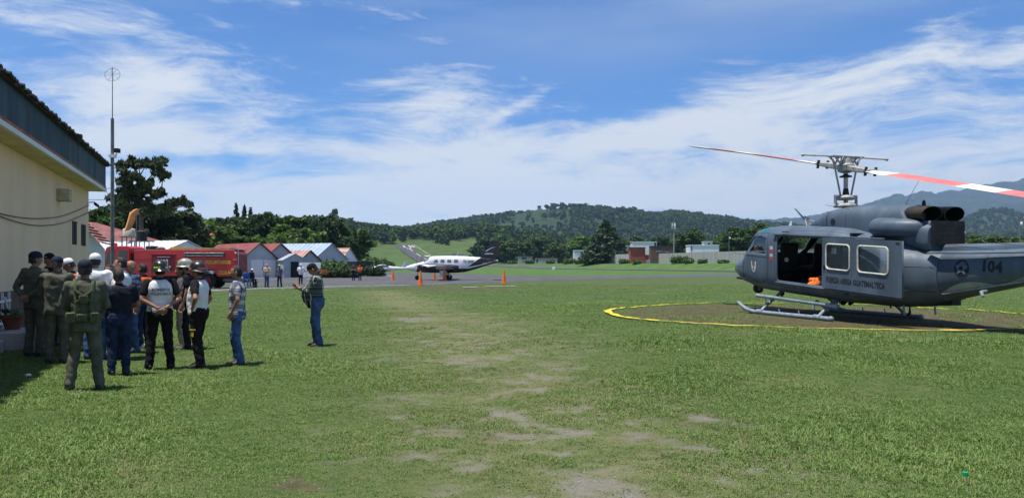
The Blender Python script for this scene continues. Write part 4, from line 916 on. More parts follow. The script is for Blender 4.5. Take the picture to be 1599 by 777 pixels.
# ------------------------------------------------------------------ twin-engine aeroplane (local: +X nose, +Y port)
M['plane_white'] = mat('plane_white', (.74, .74, .74), .3, var=.03, scale=2., coat=.3)
M['plane_black'] = mat('plane_black', (.012, .012, .016), .3, var=.1, scale=2., coat=.3)
M['plane_glass'] = mat('plane_window', (.10, .15, .16), .12, var=.1)
pl = thing('aeroplane', 'white and black twin-engine aeroplane parked on the apron among orange cones', 'aeroplane', (bx(706, 85.3), 85.3, .012), R(180))
def ax(px): return (706 - px) * .0705
def azz(py): return zat(py, 84.5)
AF = [(5.22, 1.30, 1.36, .04, 2), (5.0, 1.14, 1.50, .20, 2.1), (4.4, .98, 1.72, .38, 2.3), (3.6, .86, 1.92, .52, 2.5), (3.1, .82, 2.05, .58, 2.6), (2.75, .80, 2.3, .61, 2.7), (2.35, .78, 2.55, .63, 2.8), (1.9, .78, 2.64, .64, 2.9), (0, .78, 2.66, .64, 2.9), (-1.2, .84, 2.64, .62, 2.8), (-2.4, 1.12, 2.56, .50, 2.6), (-3.6, 1.50, 2.46, .34, 2.4), (-4.6, 1.80, 2.35, .19, 2.2), (-5.1, 1.92, 2.25, .06, 2)]
mbp = MB(); mbp.ring_loft(loft_secs(AF, .12, 40)); bmp = to_bm(mbp)
tl0, tl1 = Vector((ax(738), 0, azz(412))), Vector((ax(757), 0, azz(398))); tn = Vector((-(tl1 - tl0).z, 0, (tl1 - tl0).x))
lo0, lo1 = Vector((3.9, 0, 1.28)), Vector((-1.9, 0, 1.26)); hi1 = Vector((-4.6, 0, 1.95))
cut(bmp, tl0, tn); ln1 = Vector((-(lo1 - lo0).z, 0, (lo1 - lo0).x)); ln2 = Vector((-(hi1 - lo1).z, 0, (hi1 - lo1).x)); cut(bmp, lo0, ln1); cut(bmp, lo1, ln2)
tn = -tn if tn.x > 0 else tn; ln1 = -ln1 if ln1.z > 0 else ln1; ln2 = -ln2 if ln2.z > 0 else ln2
fw, fb = [], []
bmp.normal_update()
for f in bmp.faces:
    c = f.calc_center_median()
    black = (c - tl0).dot(tn) > 0 and c.z > lo1.z + (hi1.z - lo1.z) * (lo1.x - c.x) / (lo1.x - hi1.x) + .16 or ((c - lo0).dot(ln1) > 0 and c.x > lo1.x and c.x < 3.9) or ((c - lo1).dot(ln2) > 0 and c.x <= lo1.x)
    (fb if black else fw).append(f)
def extract0(faces, name, m, parent):
    idx = {}; b_ = MB()
    for f in faces:
        ids = []
        for v in f.verts:
            if v not in idx: idx[v] = b_.vert(v.co)
            ids.append(idx[v])
        b_.face(ids)
    return b_.build(name, m, parent, angle=50, fix=False)
afus = extract0(fw, 'fuselage', M['plane_white'], pl); extract0(fb, 'black_livery', M['plane_black'], afus)
bva = BVHTree.FromBMesh(bmp)
def pside(t, z, off=.012): h = bva.ray_cast(Vector((t, 2, z)), Vector((0, -1, 0))); return (h[0] if h[0] else Vector((t, .6, z))) + Vector((0, off, 0))
for px0, px1 in ((678.5, 685), (689, 695.5), (699.5, 706), (710, 716.5)):
    pts = rrect((ax(px0) + ax(px1)) / 2, azz(407.6), abs(ax(px0) - ax(px1)), .32, .08, 3)
    if px0 < 680: pts = [(p[0] - (.10 if p[1] > azz(407.6) else -.05) * (1 if p[0] > ax(682) else 0), p[1]) for p in pts]
    MB().poly([]) if False else None
    b = MB(); b.poly([pside(*p) for p in pts]); b.build('cabin_window', M['plane_glass'], afus, smooth=False, fix=False)
b = MB(); b.poly([pside(*p) for p in ((3.05, azz(408.5)), (2.45, azz(402.8)), (2.22, azz(402.8)), (2.22, azz(408.5)))]); b.build('cockpit_side_window', M['plane_glass'], afus, smooth=False, fix=False)
b = MB(); prev = None
for y in np.linspace(-.5, .5, 9):
    cur = []
    for k in range(5):
        t = 3.02 - .55 * k / 4; h = bva.ray_cast(Vector((t, float(y), 4)), Vector((0, 0, -1))); cur.append(b.vert((h[0] if h[0] else Vector((t, y, 2.3))) + Vector((.008, 0, .01))))
    if prev:
        for k in range(4): b.face((prev[k], prev[k + 1], cur[k + 1], cur[k]))
    prev = cur
b.build('windscreen', M['plane_glass'], afus, fix=False)
me = text_mesh('YS-300P', .42, .008, 0, 'CENTER', 1., .85); bt = bmesh.new(); bt.from_mesh(me); bmesh.ops.triangulate(bt, faces=bt.faces); bmesh.ops.subdivide_edges(bt, edges=bt.edges, cuts=2, use_grid_fill=True); bt.to_mesh(me); bt.free()
for v in me.vertices: v.co = pside(ax(732.5) - v.co.x, azz(408.6) + v.co.y)
me.materials.clear(); me.materials.append(M['plane_black']); link('registration_lettering', me, afus)
def foil(p0, c0, p1, c1, th, name, m, parent, axis='Y'):
    """lifting surface between two chords; p = leading-edge point"""
    b_ = MB(); rings = []
    for p, c in ((p0, c0), (p1, c1)):
        r_ = []
        for k in range(14):
            a = 2 * math.pi * k / 14; xx = p[0] - c * (.5 - .5 * math.cos(a)); u_ = th * c * .5 * math.sin(a) * (.6 + .4 * math.cos(a))
            r_.append((xx, p[1], p[2] + u_) if axis == 'Y' else (xx, p[1] + u_, p[2]))
        rings.append(r_)
    b_.ring_loft(rings); return b_.build(name, m, parent, angle=60)
for s_ in (1, -1):
    foil((1.7, s_ * .5, 1.02), 2.3, (1.2, s_ * 6.1, 1.62), 1.25, .12, 'wing', M['plane_white'], pl)
    nac = MB(); nac.ring_loft([[(t, s_ * 2.0 + w_ * math.cos(a), 1.38 + zc + h_ * math.sin(a)) for a in [2 * math.pi * k / 22 for k in range(22)]] for t, w_, h_, zc in ((3.55, .10, .10, .12), (3.4, .26, .24, .08), (3.0, .40, .36, .0), (2.2, .44, .42, -.02), (1.2, .42, .42, -.04), (.0, .38, .38, -.04), (-.55, .30, .30, -.02), (-.9, .18, .2, .02))]); no_ = nac.build('engine_nacelle', M['plane_black'], pl, angle=60)
    MB().tube([(2.5, s_ * 2.0 + .43 * 1, 1.45), (1.4, s_ * 2.0 + .44, 1.62)], [.09, .03], 8).build('nacelle_flash', M['plane_white'], no_)
    pr = MB().lathe([(.16, 0), (.13, .12), (.05, .24), (.01, .27)], (3.55, s_ * 2.0, 1.50), 14, 'X').build('propeller_spinner', M['chrome'], no_)
    for k in range(3):
        a = R(90 + 120 * k); MB().box((3.62, s_ * 2.0 + .52 * math.cos(a), 1.5 + .52 * math.sin(a)), (.05, .12, .95), Matrix.Rotation(-(a - R(90)), 3, 'X').inverted()).build('propeller_blade', M['galv'], pr)
    leg = MB().tube([(.45, s_ * 2.0, 1.1), (.40, s_ * 2.0, .3)], .06).build('main_leg', M['chrome'], pl); MB().lathe([(.12, 0), (.26, .0), (.29, .04), (.29, .15), (.26, .19), (.12, .19)], (.40, s_ * 2.0 - .095 + s_ * .13, .28), 20, 'Y').build('wheel', M['tyre'], leg)
    b = MB(); b.ring_loft([[(1.15, s_ * 2.32 + y, 1.05), (.45, s_ * 2.32 + y, 1.08), (.55, s_ * 2.36 + y, .5), (.7, s_ * 2.37 + y, .32), (1.1, s_ * 2.36 + y, .45)] for y in (-.015, .015)]); b.build('gear_door', M['white_paint'], leg, smooth=False)
    foil((-3.85, s_ * .1, 2.02), 1.25, (-4.35, s_ * 2.3, 2.10), .75, .09, 'tailplane', M['plane_black'], pl)
leg = MB().tube([(3.75, 0, 1.0), (3.85, 0, .3)], .05).build('nose_leg', M['chrome'], pl); MB().lathe([(.1, 0), (.22, .0), (.25, .03), (.25, .13), (.22, .16), (.1, .16)], (3.85, -.08, .25), 20, 'Y').build('wheel', M['tyre'], leg)
foil((ax(748), 0, azz(401)), 2.35, (ax(772), 0, azz(376.2)), .62, .07, 'tail_fin', M['plane_black'], pl, 'Z')
b = MB(); b.ring_loft([[(t, y, z) for t, z in ((ax(741), azz(411)), (ax(757), azz(399.5)), (ax(760), azz(398)), (ax(772), azz(398)), (ax(776), azz(405)))] for y in (.05, -.05)]); b.build('fin_root', M['plane_black'], pl, smooth=False)
for pts in ([(756, 396.8), (761, 395.0), (770, 395.4), (772.5, 396.8), (770, 396.6), (761, 396.6)], [(759, 391.5), (768, 386.5), (776, 385), (768, 387.6), (760, 392.6)]):
    for y in (.085, -.085): b = MB(); b.poly([(ax(p[0]), y, azz(p[1])) for p in pts]); b.build('fin_stripe', M['plane_white'], pl, smooth=False, fix=False)
MB().tube([(ax(713), 0, 2.64), (ax(717), 0, 3.05)], .02, 6).build('aerial', M['white_paint'], pl)

# ------------------------------------------------------------------ cones
M['cone_orange'] = mat('cone_orange', (.80, .17, .012), .6, var=.08, scale=3.)
cme = MB().lathe([(.20, .05), (.195, .09), (.06, 1.1), (.05, 1.16), (.02, 1.17)], n=20).mesh('cone_body', M['cone_orange'])
cbm = MB().box((0, 0, .025), (.52, .52, .05)).mesh('cone_base', M['cone_orange'], angle=30)
for px, py, sc, lab in ((614, 437.2, .98, 'orange traffic cone ahead of the aeroplane nose, standing alone'), (657, 445.2, 1.02, 'orange traffic cone on the near apron edge below the propeller'), (679, 436.0, .92, 'orange traffic cone behind the landing gear door of the aeroplane'), (694.5, 438.2, 1.08, 'orange traffic cone beside the main wheel of the aeroplane'), (787.5, 443.0, 1.04, 'orange traffic cone standing alone behind the aeroplane tail')):
    D = dist(py); c = thing('traffic_cone', lab, 'traffic cone', (bx(px, D), D, .012), random.uniform(0, 1), 'orange cones round the aeroplane'); c.scale = (sc,) * 3
    link('cone_body', cme, c); link('base', cbm, c)
# ------------------------------------------------------------------ sheds and houses round the field
M['tin_red'] = mat('red_tin_roof', (.30, .075, .075), .6, var=.14, scale=1.2, dirt=((.22, .07, .06), .6))
M['tin_pink'] = mat('faded_tin_roof', (.42, .24, .19), .65, var=.16, scale=1.2, dirt=((.3, .13, .09), .56))
M['tin_blue'] = mat('blue_grey_tin_roof', (.33, .40, .48), .5, var=.08, scale=.8, metal=.2)
M['tin_white'] = mat('white_tin_roof', (.62, .64, .66), .5, var=.06, scale=.8)
M['shed_grey'] = mat('pale_shed_sheet', (.40, .44, .47), .75, var=.06, scale=1.)
M['trim_dark'] = mat('dark_barge_board', (.025, .022, .025), .7, var=.1)
M['rust_roof'] = bpy.data.materials.new('rusty_striped_roof'); M['rust_roof'].use_nodes = True
t = NT(M['rust_roof'].node_tree); tcx = t.add('ShaderNodeTexCoord'); sp = t.add('ShaderNodeSeparateXYZ'); t.l.new(tcx.outputs['Object'], sp.inputs[0])
st = t.math('GREATER_THAN', t.math('FRACT', t.math('ADD', t.math('MULTIPLY', sp.outputs[1], 1.15), t.math('MULTIPLY', t.noise(tcx.outputs['Object'], 1.2), .5))), .45)
t.l.new(t.mix(st, (.34, .13, .07, 1), (.42, .36, .30, 1)), t.n['Principled BSDF'].inputs['Base Color']); t.n['Principled BSDF'].inputs['Roughness'].default_value = .7
M['block_wall'] = mat('grey_block', (.42, .41, .37), .9, var=.12, scale=.6, dirt=((.22, .215, .19), .58))
M['mortar'] = mat('mortar', (.20, .195, .18), .95, var=.1)
M['brick_red'] = mat('painted_brick_red', (.36, .085, .045), .85, var=.14, scale=.8, dirt=((.28, .09, .06), .58))
M['far_white'] = mat('white_plaster', (.88, .87, .84), .9, var=.03, scale=.3)
M['far_window'] = mat('far_window', (.05, .055, .06), .4, var=.1)
def gable_house(name, label, cat, px, D, yaw, w, L, eave, ridge, wallm, roofm, over=.25, ribs=True, group=None, z0=None, trim=True):
    """local: +X = gable front normal, ridge along X, front face at x=0"""
    h = thing(name, label, cat, (bx(px, D), D, G(bx(px, D), D) if z0 is None else z0), yaw, group)
    MB().ring_loft([[(x, -w / 2, -.4), (x, w / 2, -.4), (x, w / 2, eave), (x, 0, ridge - .05), (x, -w / 2, eave)] for x in (-L, 0)]).build('wall', M[wallm], h, smooth=False)
    dz = (ridge - eave) / (w / 2); rf = None
    for s_ in (1, -1):
        b_ = MB(); b_.ring_loft([[(x, s_ * 0, ridge + .0), (x, s_ * (w / 2 + over), eave - dz * over), (x, s_ * (w / 2 + over), eave - dz * over + .07), (x, 0, ridge + .07)] for x in (-L - over, over)]); o = b_.build('roof', M[roofm], h, smooth=False)
        if ribs:
            n = int(L / .8)
            for k in range(n):
                x = -L + (k + .5) * L / n; MB().tube([(x, s_ * .05, ridge + .075), (x, s_ * (w / 2 + over), eave - dz * over + .08)], .035, 4).build('roof_rib', M[roofm], o, smooth=False)
        if trim: MB().tube([(over + .02, s_ * .0, ridge + .05), (over + .02, s_ * (w / 2 + over), eave - dz * over + .05)], .09, 4).build('barge_board', M['trim_dark'], o, smooth=False)
    return h
YW = math.atan2(-.72, .69)
s1 = gable_house('hangar_shed', 'grey hangar shed with red roof and large door, next to the fire engine', 'shed', 406, 102, YW, 4.6, 13, 2.6, 4.55, 'shed_grey', 'tin_red')
MB().bar(.0, .05, -1.2, 2.2, -.0, 2.35).build('door', M['white_wall'], s1); MB().bar(.051, .07, .48, .52, 0, 2.3).build('door_seam', M['trim_dark'], s1); MB().bar(.051, .09, .3, .42, 1.0, 1.25).build('door_handle', M['trim_dark'], s1)
s2 = gable_house('hangar_shed', 'grey hangar shed with red roof, second from the fire engine', 'shed', 438, 105, YW, 4.6, 13, 2.6, 4.55, 'shed_grey', 'tin_red')
MB().bar(.0, .05, -2.0, 1.9, 0, 2.4).build('door', M['shed_grey'], s2); MB().bar(.051, .07, -.08, -.04, 0, 2.4).build('door_seam', M['trim_dark'], s2); MB().bar(.05, .07, -2.0, 1.9, 2.4, 2.45).build('door_track', M['trim_dark'], s2)
gable_house('long_shed', 'long shed with blue grey sheet roof behind the red roofed sheds', 'shed', 517, 124, math.atan2(-.38, .92), 9.0, 15.0, 2.6, 5.1, 'shed_grey', 'tin_blue', trim=False)
s4 = gable_house('small_house', 'small grey house with faded pink tin roof and dark doorway', 'house', 484, 106, math.atan2(-.62, .78), 3.6, 6.0, 2.2, 3.6, 'shed_grey', 'tin_pink')
s5 = gable_house('porch_hut', 'little grey gabled porch hut with open dark doorway', 'hut', 461, 101, math.atan2(-.85, .52), 3.0, 2.5, 2.3, 3.1, 'shed_grey', 'shed_grey', over=.12, trim=False)
MB().bar(.0, .04, -.55, .45, 0, 2.1).build('doorway', M['dark_void'], s5)
wg = thing('white_gate', 'white sheet metal gate panel beside the porch hut', 'gate', (bx(485, 99), 99, 0), R(4))
for k in range(3): MB().bar(-1.35 + k * .9, -.47 + k * .9, -.04, .04, .1, 1.95).build('panel', M['far_white'], wg, bevel=.01)
for z in (.15, 1.8): MB().bar(-1.4, 1.4, .045, .09, z, z + .08).build('gate_rail', M['galv'], wg)
s6 = gable_house('rusty_house', 'white house with rust striped tin roof by the hedge', 'house', 546, 148, math.atan2(-.55, .83), 4.0, 4.8, 2.7, 4.9, 'far_white', 'rust_roof', ribs=False, trim=False)
MB().bar(.0, .05, -1.2, -.2, 0, 2.0).build('door', M['dark_void'], s6); b = MB(); b.bar(.3, 4.2, -2.3, 2.0, -.2, 2.3); b.build('dark_lean_to', M['trim_dark'], s6)
# buildings behind the fire engine
h7 = gable_house('white_roofed_building', 'white building with pale sheet roof behind the fire engine', 'building', 292, 70, math.atan2(-.42, .9), 5.0, 11., 2.9, 3.85, 'far_white', 'tin_white', trim=False, over=.2)
MB().bar(.0, .04, -.7, .1, 1.6, 2.4).build('window', M['far_window'], h7)
MB().bar(-10.8, -.3, -2.52, -2.50, 0, 2.7).build('side_wall_grey', M['concrete'], h7)  # grey sheet covering the whole side wall
h8 = thing('red_roofed_hall', 'long hall with dull red roof beyond the radio mast', 'building', (bx(178, 84), 84, 0))
b = MB(); b.ring_loft([[(-9, y, 3.7), (5.6, y, 3.7), (5.2, y * .4, 4.1), (-2.0, y * .02, 6.3), (-9, y * .02, 6.6)] for y in (-5.5, 5.5)]); b.build('roof', mat('old_red_tin', (.19, .058, .05), .7, var=.2, scale=.8), h8, smooth=False)
MB().bar(-9, 5.3, -5.2, 5.2, -.3, 3.7).build('wall', M['white_wall'], h8)
h9 = thing('white_annex', 'white annex with dark slatted eaves beside the beige building', 'building', (bx(149, 37), 37, 0.05), R(29))
b = MB(); b.ring_loft([[(x, y, z) for x, z in ((-3.5, 0), (.42, 0), (.42, 2.4), (-.55, 3.6), (-3.5, 3.9))] for y in (0, 5)]); b.build('wall', M['white_wall'], h9, smooth=False)
for k in range(7): MB().box((-.48 + k * .17, -.12, 3.62 - k * .16), (.55, .5, .05), Matrix.Rotation(R(14), 3, 'Y')).build('eave_slat', M['trim_dark'], h9)
tk = thing('water_tank', 'cream plastic water tank on a roof below the windsock', 'tank', (bx(202, 66), 66, 0))
MB().lathe([(.45, 0), (.5, .05), (.5, .6), (.44, .68), (.2, .74), (.16, .8), (.02, .8)], (0, 0, 4.1), 20).build('tank_shell', mat('cream_plastic', (.55, .50, .38), .6), tk)
for x in (-.4, .4):
    for y in (-.4, .4): MB().tube([(x, y, 0), (x, y, 4.1)], .05, 6).build('leg', M['galv'], tk)
MB().bar(-.55, .55, -.55, .55, 4.02, 4.1).build('platform', M['galv'], tk)
tk = thing('black_water_tank', 'black plastic water tank on a steel stand behind the fire engine cab', 'tank', (bx(222, 63), 63, 0))
MB().lathe([(.36, 0), (.4, .05), (.4, .75), (.3, .85), (.02, .87)], (0, 0, 3.65), 18).build('tank_shell', M['trim_dark'], tk)
for x in (-.4, .4):
    for y in (-.4, .4): MB().tube([(x, y, 0), (x, y, 3.65)], .04, 6).build('leg', M['galv'], tk)
MB().bar(-.8, .8, -.5, .5, 3.58, 3.65).build('platform', M['galv'], tk)
ws = thing('windsock', 'limp tan orange windsock hanging from its pole', 'windsock', (bx(213.5, 60), 60, 0))
MB().tube([(0, 0, 0), (0, 0, 5.85)], .045, 8).build('pole', M['galv'], ws)
b = MB(); b.ring_loft([[(p[0] + r_ * math.cos(a) * .9 + .02 * math.sin(5 * a), p[1] + r_ * math.sin(a), p[2] + r_ * math.cos(a) * .35) for a in [2 * math.pi * k / 16 for k in range(16)]] for p, r_ in (((-.05, 0, 5.98), .24), ((-.14, 0, 5.86), .36), ((-.25, 0, 5.55), .34), ((-.42, 0, 5.05), .30), ((-.60, 0, 4.62), .27), ((-.68, 0, 4.42), .26))]); b.build('sock', mat('windsock_cloth', (.68, .31, .11), .85, var=.12, scale=3.), ws, angle=70)
# red hipped house up in the trees
h10 = thing('hilltop_house', 'house with bright red hipped roof among the trees', 'house', (bx(338, 175), 175, 0))
MB().bar(-4, 4, -3, 3, 0, 8.3).build('wall', M['brick_red'], h10); b = MB(); b.ring_loft([[(-4.6, -3.6, 8.3), (4.6, -3.6, 8.3), (4.6, 3.6, 8.3), (-4.6, 3.6, 8.3)], [(-1, -.4, 9.9), (1, -.4, 9.9), (1, .4, 9.9), (-1, .4, 9.9)]]); b.build('roof', mat('bright_tile', (.42, .09, .05), .7), h10, smooth=False)
MB().bar(-6.5, -4.2, -3.2, 2, 7.2, 7.5).build('awning', M['tin_white'], h10); MB().bar(-6.3, -4.0, -2, 2, 0, 7.2).build('side_wing', M['far_white'], h10)
# ---------- the far side of the runway
YR = math.atan2(RWD[1], RWD[0])                                 # along the runway
def rwp(px, q):
    """ground point on a bearing, q metres next to the runway"""
    k = (px - 800) / FPX; D = (q + RW0[0] * RWN[0] + RW0[1] * RWN[1]) / (k * RWN[0] + RWN[1]); return k * D, D
def boundary(name, label, cat, px0, px1, q, py_top, m, pier=0., blocks=False, ref=None):
    a, b_ = Vector((*rwp(px0, q), 0)), Vector((*rwp(px1, q), 0)); mid = (a + b_) / 2; L = (b_ - a).length; D = rwp(ref, q)[1] if ref else mid.y
    o = thing(name, label, cat, (mid.x, mid.y, G(mid.x, mid.y)), math.atan2(b_.y - a.y, b_.x - a.x)); h = zat(py_top, D) - G(mid.x, mid.y)
    MB().bar(-L / 2, L / 2, -.1, .1, -1., h).build('wall', M[m], o)
    return o, L, h
o, L, h_ = boundary('block_wall', 'long grey concrete block wall with pale piers beyond the runway', 'wall', 1030, 1500, 34, 393.5, 'mortar', ref=1100)
bm_ = MB().box((0, 0, 0), (2.2, .26, .52)).mesh('block_panel', M['block_wall'], angle=30)
NC = int(L / 2.3)
for k in range(NC):
    for j in range(int(h_ / .58)):
        if k * int(h_ / .58) + j < 300: ob = link('block_panel', bm_, o); ob.location = (-L / 2 + 1.15 + k * 2.3, random.uniform(-.01, .01), .25 + j * .58)
for k in range(int(L / 9)): MB().bar(-L / 2 + k * 9 - .2, -L / 2 + k * 9 + .2, -.2, .2, -.5, h_ + .05).build('pier', M['concrete'], o)
o, L, h_ = boundary('low_block_wall', 'low weathered block wall beside the orange building', 'wall', 944, 984, 31, 397, 'block_wall')
for k in range(4): MB().bar(-L / 2 + k * L / 3 - .2, -L / 2 + k * L / 3 + .2, -.2, .2, -.5, h_ + .1).build('pier', M['concrete'], o)
def far_block(name, label, px0, px1, py0, py1, q, m, depth=10., wins=(), cat='building', roof=None):
    a, b_ = rwp(px0, q), rwp(px1, q); D = (a[1] + b_[1]) / 2; cx = bx((px0 + px1) / 2, D); w_ = (px1 - px0) / FPX * D; z0 = G(cx, D); zt = zat(py0, D) - z0
    o_ = thing(name, label, cat, (cx, D, z0), R(-3))
    MB().bar(-w_ / 2, w_ / 2, 0, depth, -1, zt).build('wall', M[m], o_)
    MB().bar(-w_ / 2 - .15, w_ / 2 + .15, -.15, depth + .15, zt + .002, zt + .25).build('parapet', M[roof or m], o_)
    for (x0, x1, y0, y1) in wins:
        cxw = ((x0 + x1) / 2 - (px0 + px1) / 2) / FPX * D; ww = (x1 - x0) / FPX * D; za, zb = zat(y1, D) - z0, zat(y0, D) - z0
        wo_ = MB().bar(cxw - ww / 2, cxw + ww / 2, -.05, .05, za, zb).build('window', M['far_window'], o_); MB().bar(cxw - ww / 2 - .1, cxw + ww / 2 + .1, -.16, -.051, za - .15, za - .02).build('sill', M['far_white'], wo_)
    return o_, D, w_, zt
o, D, w_, zt = far_block('orange_building', 'orange red painted blockhouse against the boundary wall', 985, 1008, 387, 411, 30, 'brick_red', 7)
MB().bar(w_ / 2 + .01, w_ / 2 + 5.0, .5, 1., -1, zat(397.5, D) - G(rwp(996, 30)[0], D)).build('side_wall', M['brick_red'], o); MB().bar(-w_ / 2 - .3, w_ / 2 + .3, -.4, 7.3, zt + .26, zt + .4).build('roof_sheet', M['concrete'], o)
MB().bar(w_ / 2 + .2, w_ / 2 + 4.6, .28, .48, -.5, 1.6).build('grey_panel', M['tin_white'], o)
far_block('white_building', 'white two storey building with slanted roof behind the orange blockhouse', 988, 1026, 378, 400, 44, 'far_white', 9, [(1022, 1025, 378.5, 384)])
far_block('white_house', 'small white house with doors beside the orange blockhouse', 974, 987, 384, 400, 42, 'far_white', 7, [(975.5, 978, 386, 392), (982, 984.5, 385, 394)])
far_block('open_shed', 'open timber shed with dark roof beside the phone tower', 1017, 1052, 384.5, 395, 38, 'crest_brown', 6, [(1026, 1034, 386.5, 392), (1040, 1044, 387, 393)], roof='trim_dark', cat='shed')
far_block('low_white_building', 'low wide white building beyond the block wall', 1078, 1123, 383, 398, 42, 'far_white', 9, [(1080, 1081.5, 384, 392)])
far_block('white_outbuilding', 'small white annex on top of the low wide white building', 1100, 1113, 377.5, 384, 54, 'far_white', 5, [(1106, 1109, 379, 382)])
far_block('white_warehouse', 'white warehouse with row of small vents beside the dark conifer', 896, 930, 391, 409, 36, 'far_white', 9, [(899 + k * 3.2, 901 + k * 3.2, 392.6, 394) for k in range(7)] + [(918, 921, 400, 406)])
far_block('domed_house', 'white arched house behind the low weathered wall', 952, 964, 391.5, 403, 38, 'far_white', 6, [(955, 956.5, 396, 401), (958.5, 960, 396, 401)])
far_block('shanty_house', 'grey sheet metal shanty with rust red roof edge among bushes', 836, 871, 403.5, 412, 33, 'block_wall', 6, [(838, 841, 404.5, 410)], roof='tin_pink', cat='house')
far_block('shanty_shelter', 'open shelter with grey sheet roof beside the shanty', 809, 832, 400.5, 404, 38, 'block_wall', 5, [(815, 823, 401.6, 405)], roof='galv', cat='shelter')
def tower(px, q, py0, label, head=True):
    x, D = rwp(px, q); z0 = G(x, D); h = zat(py0, D) - z0; o_ = thing('phone_tower' if head else 'utility_pole', label, 'tower' if head else 'utility pole', (x, D, z0))
    MB().tube([(0, 0, -1), (0, 0, h - (1.5 if head else 0))], [.28, .2] if head else [.16, .11], 8).build('pole', M['concrete'] if head else M['galv'], o_)
    if head:
        for k in range(3): a = R(40 + 120 * k); MB().box((.75 * math.cos(a), .75 * math.sin(a), h - 3.), (.32, .32, 2.3)).build('antenna_panel', M['far_white'], o_)
        MB().tube([(0, 0, h - 1.6), (0, 0, h)], .06, 6).build('lightning_rod', M['galv'], o_); MB().lathe([(.3, h - 3.4), (.95, h - 3.3), (.95, h - 3.2), (.3, h - 3.1)], n=12).build('head_frame', M['galv'], o_)
    else:
        MB().bar(-1., 1., -.06, .06, h - .7, h - .58).build('cross_arm', M['galv'], o_)
        for k in (-.8, 0., .8): MB().cyl((k, 0, h - .58), (k, 0, h - .35), .05, n=6).build('insulator', M['white_wall'], o_)
        MB().lathe([(.25, 0), (.28, .1), (.28, .6), (.2, .7)], (.3, 0, h - 2.1), 10).build('transformer', M['white_wall'], o_)
    return o_
tower(1053, 40, 341, 'slim phone tower with white antenna panels')
tower(1139, 40, 364, 'utility pole behind the block wall beside the helicopter nose', False)
tower(1504, 40, 352, 'utility pole seen behind the helicopter exhausts', False)
tower(1593, 38, 336, 'tall utility pole over the helicopter tail boom', False)
mk = thing('taxiway_marker', 'small white marker box at the runway edge', 'marker', (bx(865, 250), 250, G(bx(865, 250), 250)), .1)
MB().bar(-.45, .45, -.2, .2, 0, .75).build('marker_box', M['far_white'], mk, bevel=.05); MB().bar(-.3, .3, -.15, .15, .755, .95).build('marker_lamp', M['white_paint'], mk, bevel=.05)
# crumbling walls on the slope beyond the aeroplane
for px, D, w_, h_, lab in ((716, 560, 9, 6, 'pale ruined block on the slope above the aeroplane'), (727, 520, 6, 5, 'small ruined wall standing lower on the slope')):
    x = bx(px, D); o = thing('ruined_wall', lab, 'ruin', (x, D, G(x, D))); MB().bar(-w_ / 2, w_ / 2, 0, 3, -2, h_).build('wall', M['block_wall'], o); MB().bar(-w_ / 2 - .5, w_ * .1, -.5, 3.4, h_ + .01, h_ + 1.6).build('upper_wall', M['concrete'], o)
x = bx(545, 330); o = thing('white_villa', 'white flat roofed villa above the rusty roofed house', 'house', (x, 330, G(x, 330)))
MB().bar(-5, 5, 0, 8, -1, 12.5).build('wall', M['far_white'], o); MB().bar(-1, 5, 1, 8, 12.51, 15.2).build('upper_floor', M['far_white'], o)
x = bx(590, 112); o = thing('small_parked_plane', 'white light aeroplane parked half hidden by the hedge', 'aeroplane', (x, 118, .0), R(200))
b = MB(); b.ring_loft(loft_secs([(2.4, .75, 1.05, .1, 2), (2.2, .6, 1.2, .35, 2.2), (1.2, .55, 1.55, .5, 2.4), (.2, .55, 1.75, .52, 2.5), (-.8, .7, 1.5, .4, 2.3), (-3.4, 1.0, 1.25, .08, 2)], .3, 20)); o2 = b.build('fuselage', M['plane_white'], o)
for s_ in (1, -1): foil((.9, s_ * .45, .8), 1.4, (.8, s_ * 4.6, 1.1), 1.1, .11, 'wing', M['plane_white'], o)
foil((-2.6, 0, 1.2), .9, (-3.2, 0, 2.2), .5, .08, 'tail_fin', M['plane_white'], o, 'Z'); MB().prism([(1.2, 1.5), (.3, 1.72), (-.6, 1.55), (-.4, 1.3), (1.0, 1.25)], 'Y', -.53, .53).build('canopy', M['plane_glass'], o)
for x_, y_ in ((1.9, 0), (.1, 1.2), (.1, -1.2)): lg = MB().tube([(x_, y_, .8), (x_, y_, .2)], .04, 6).build('leg', M['chrome'], o); MB().lathe([(.1, 0), (.19, .02), (.19, .1), (.1, .12)], (x_, y_ - .06, .19), 14, 'Y').build('wheel', M['tyre'], lg)
# low white drain edging beyond the hedge
tag(MB().bar(bx(590, 116), bx(622, 116), 112, 112.5, 0, .12).build('white_kerb', M['far_white']), kind='structure')

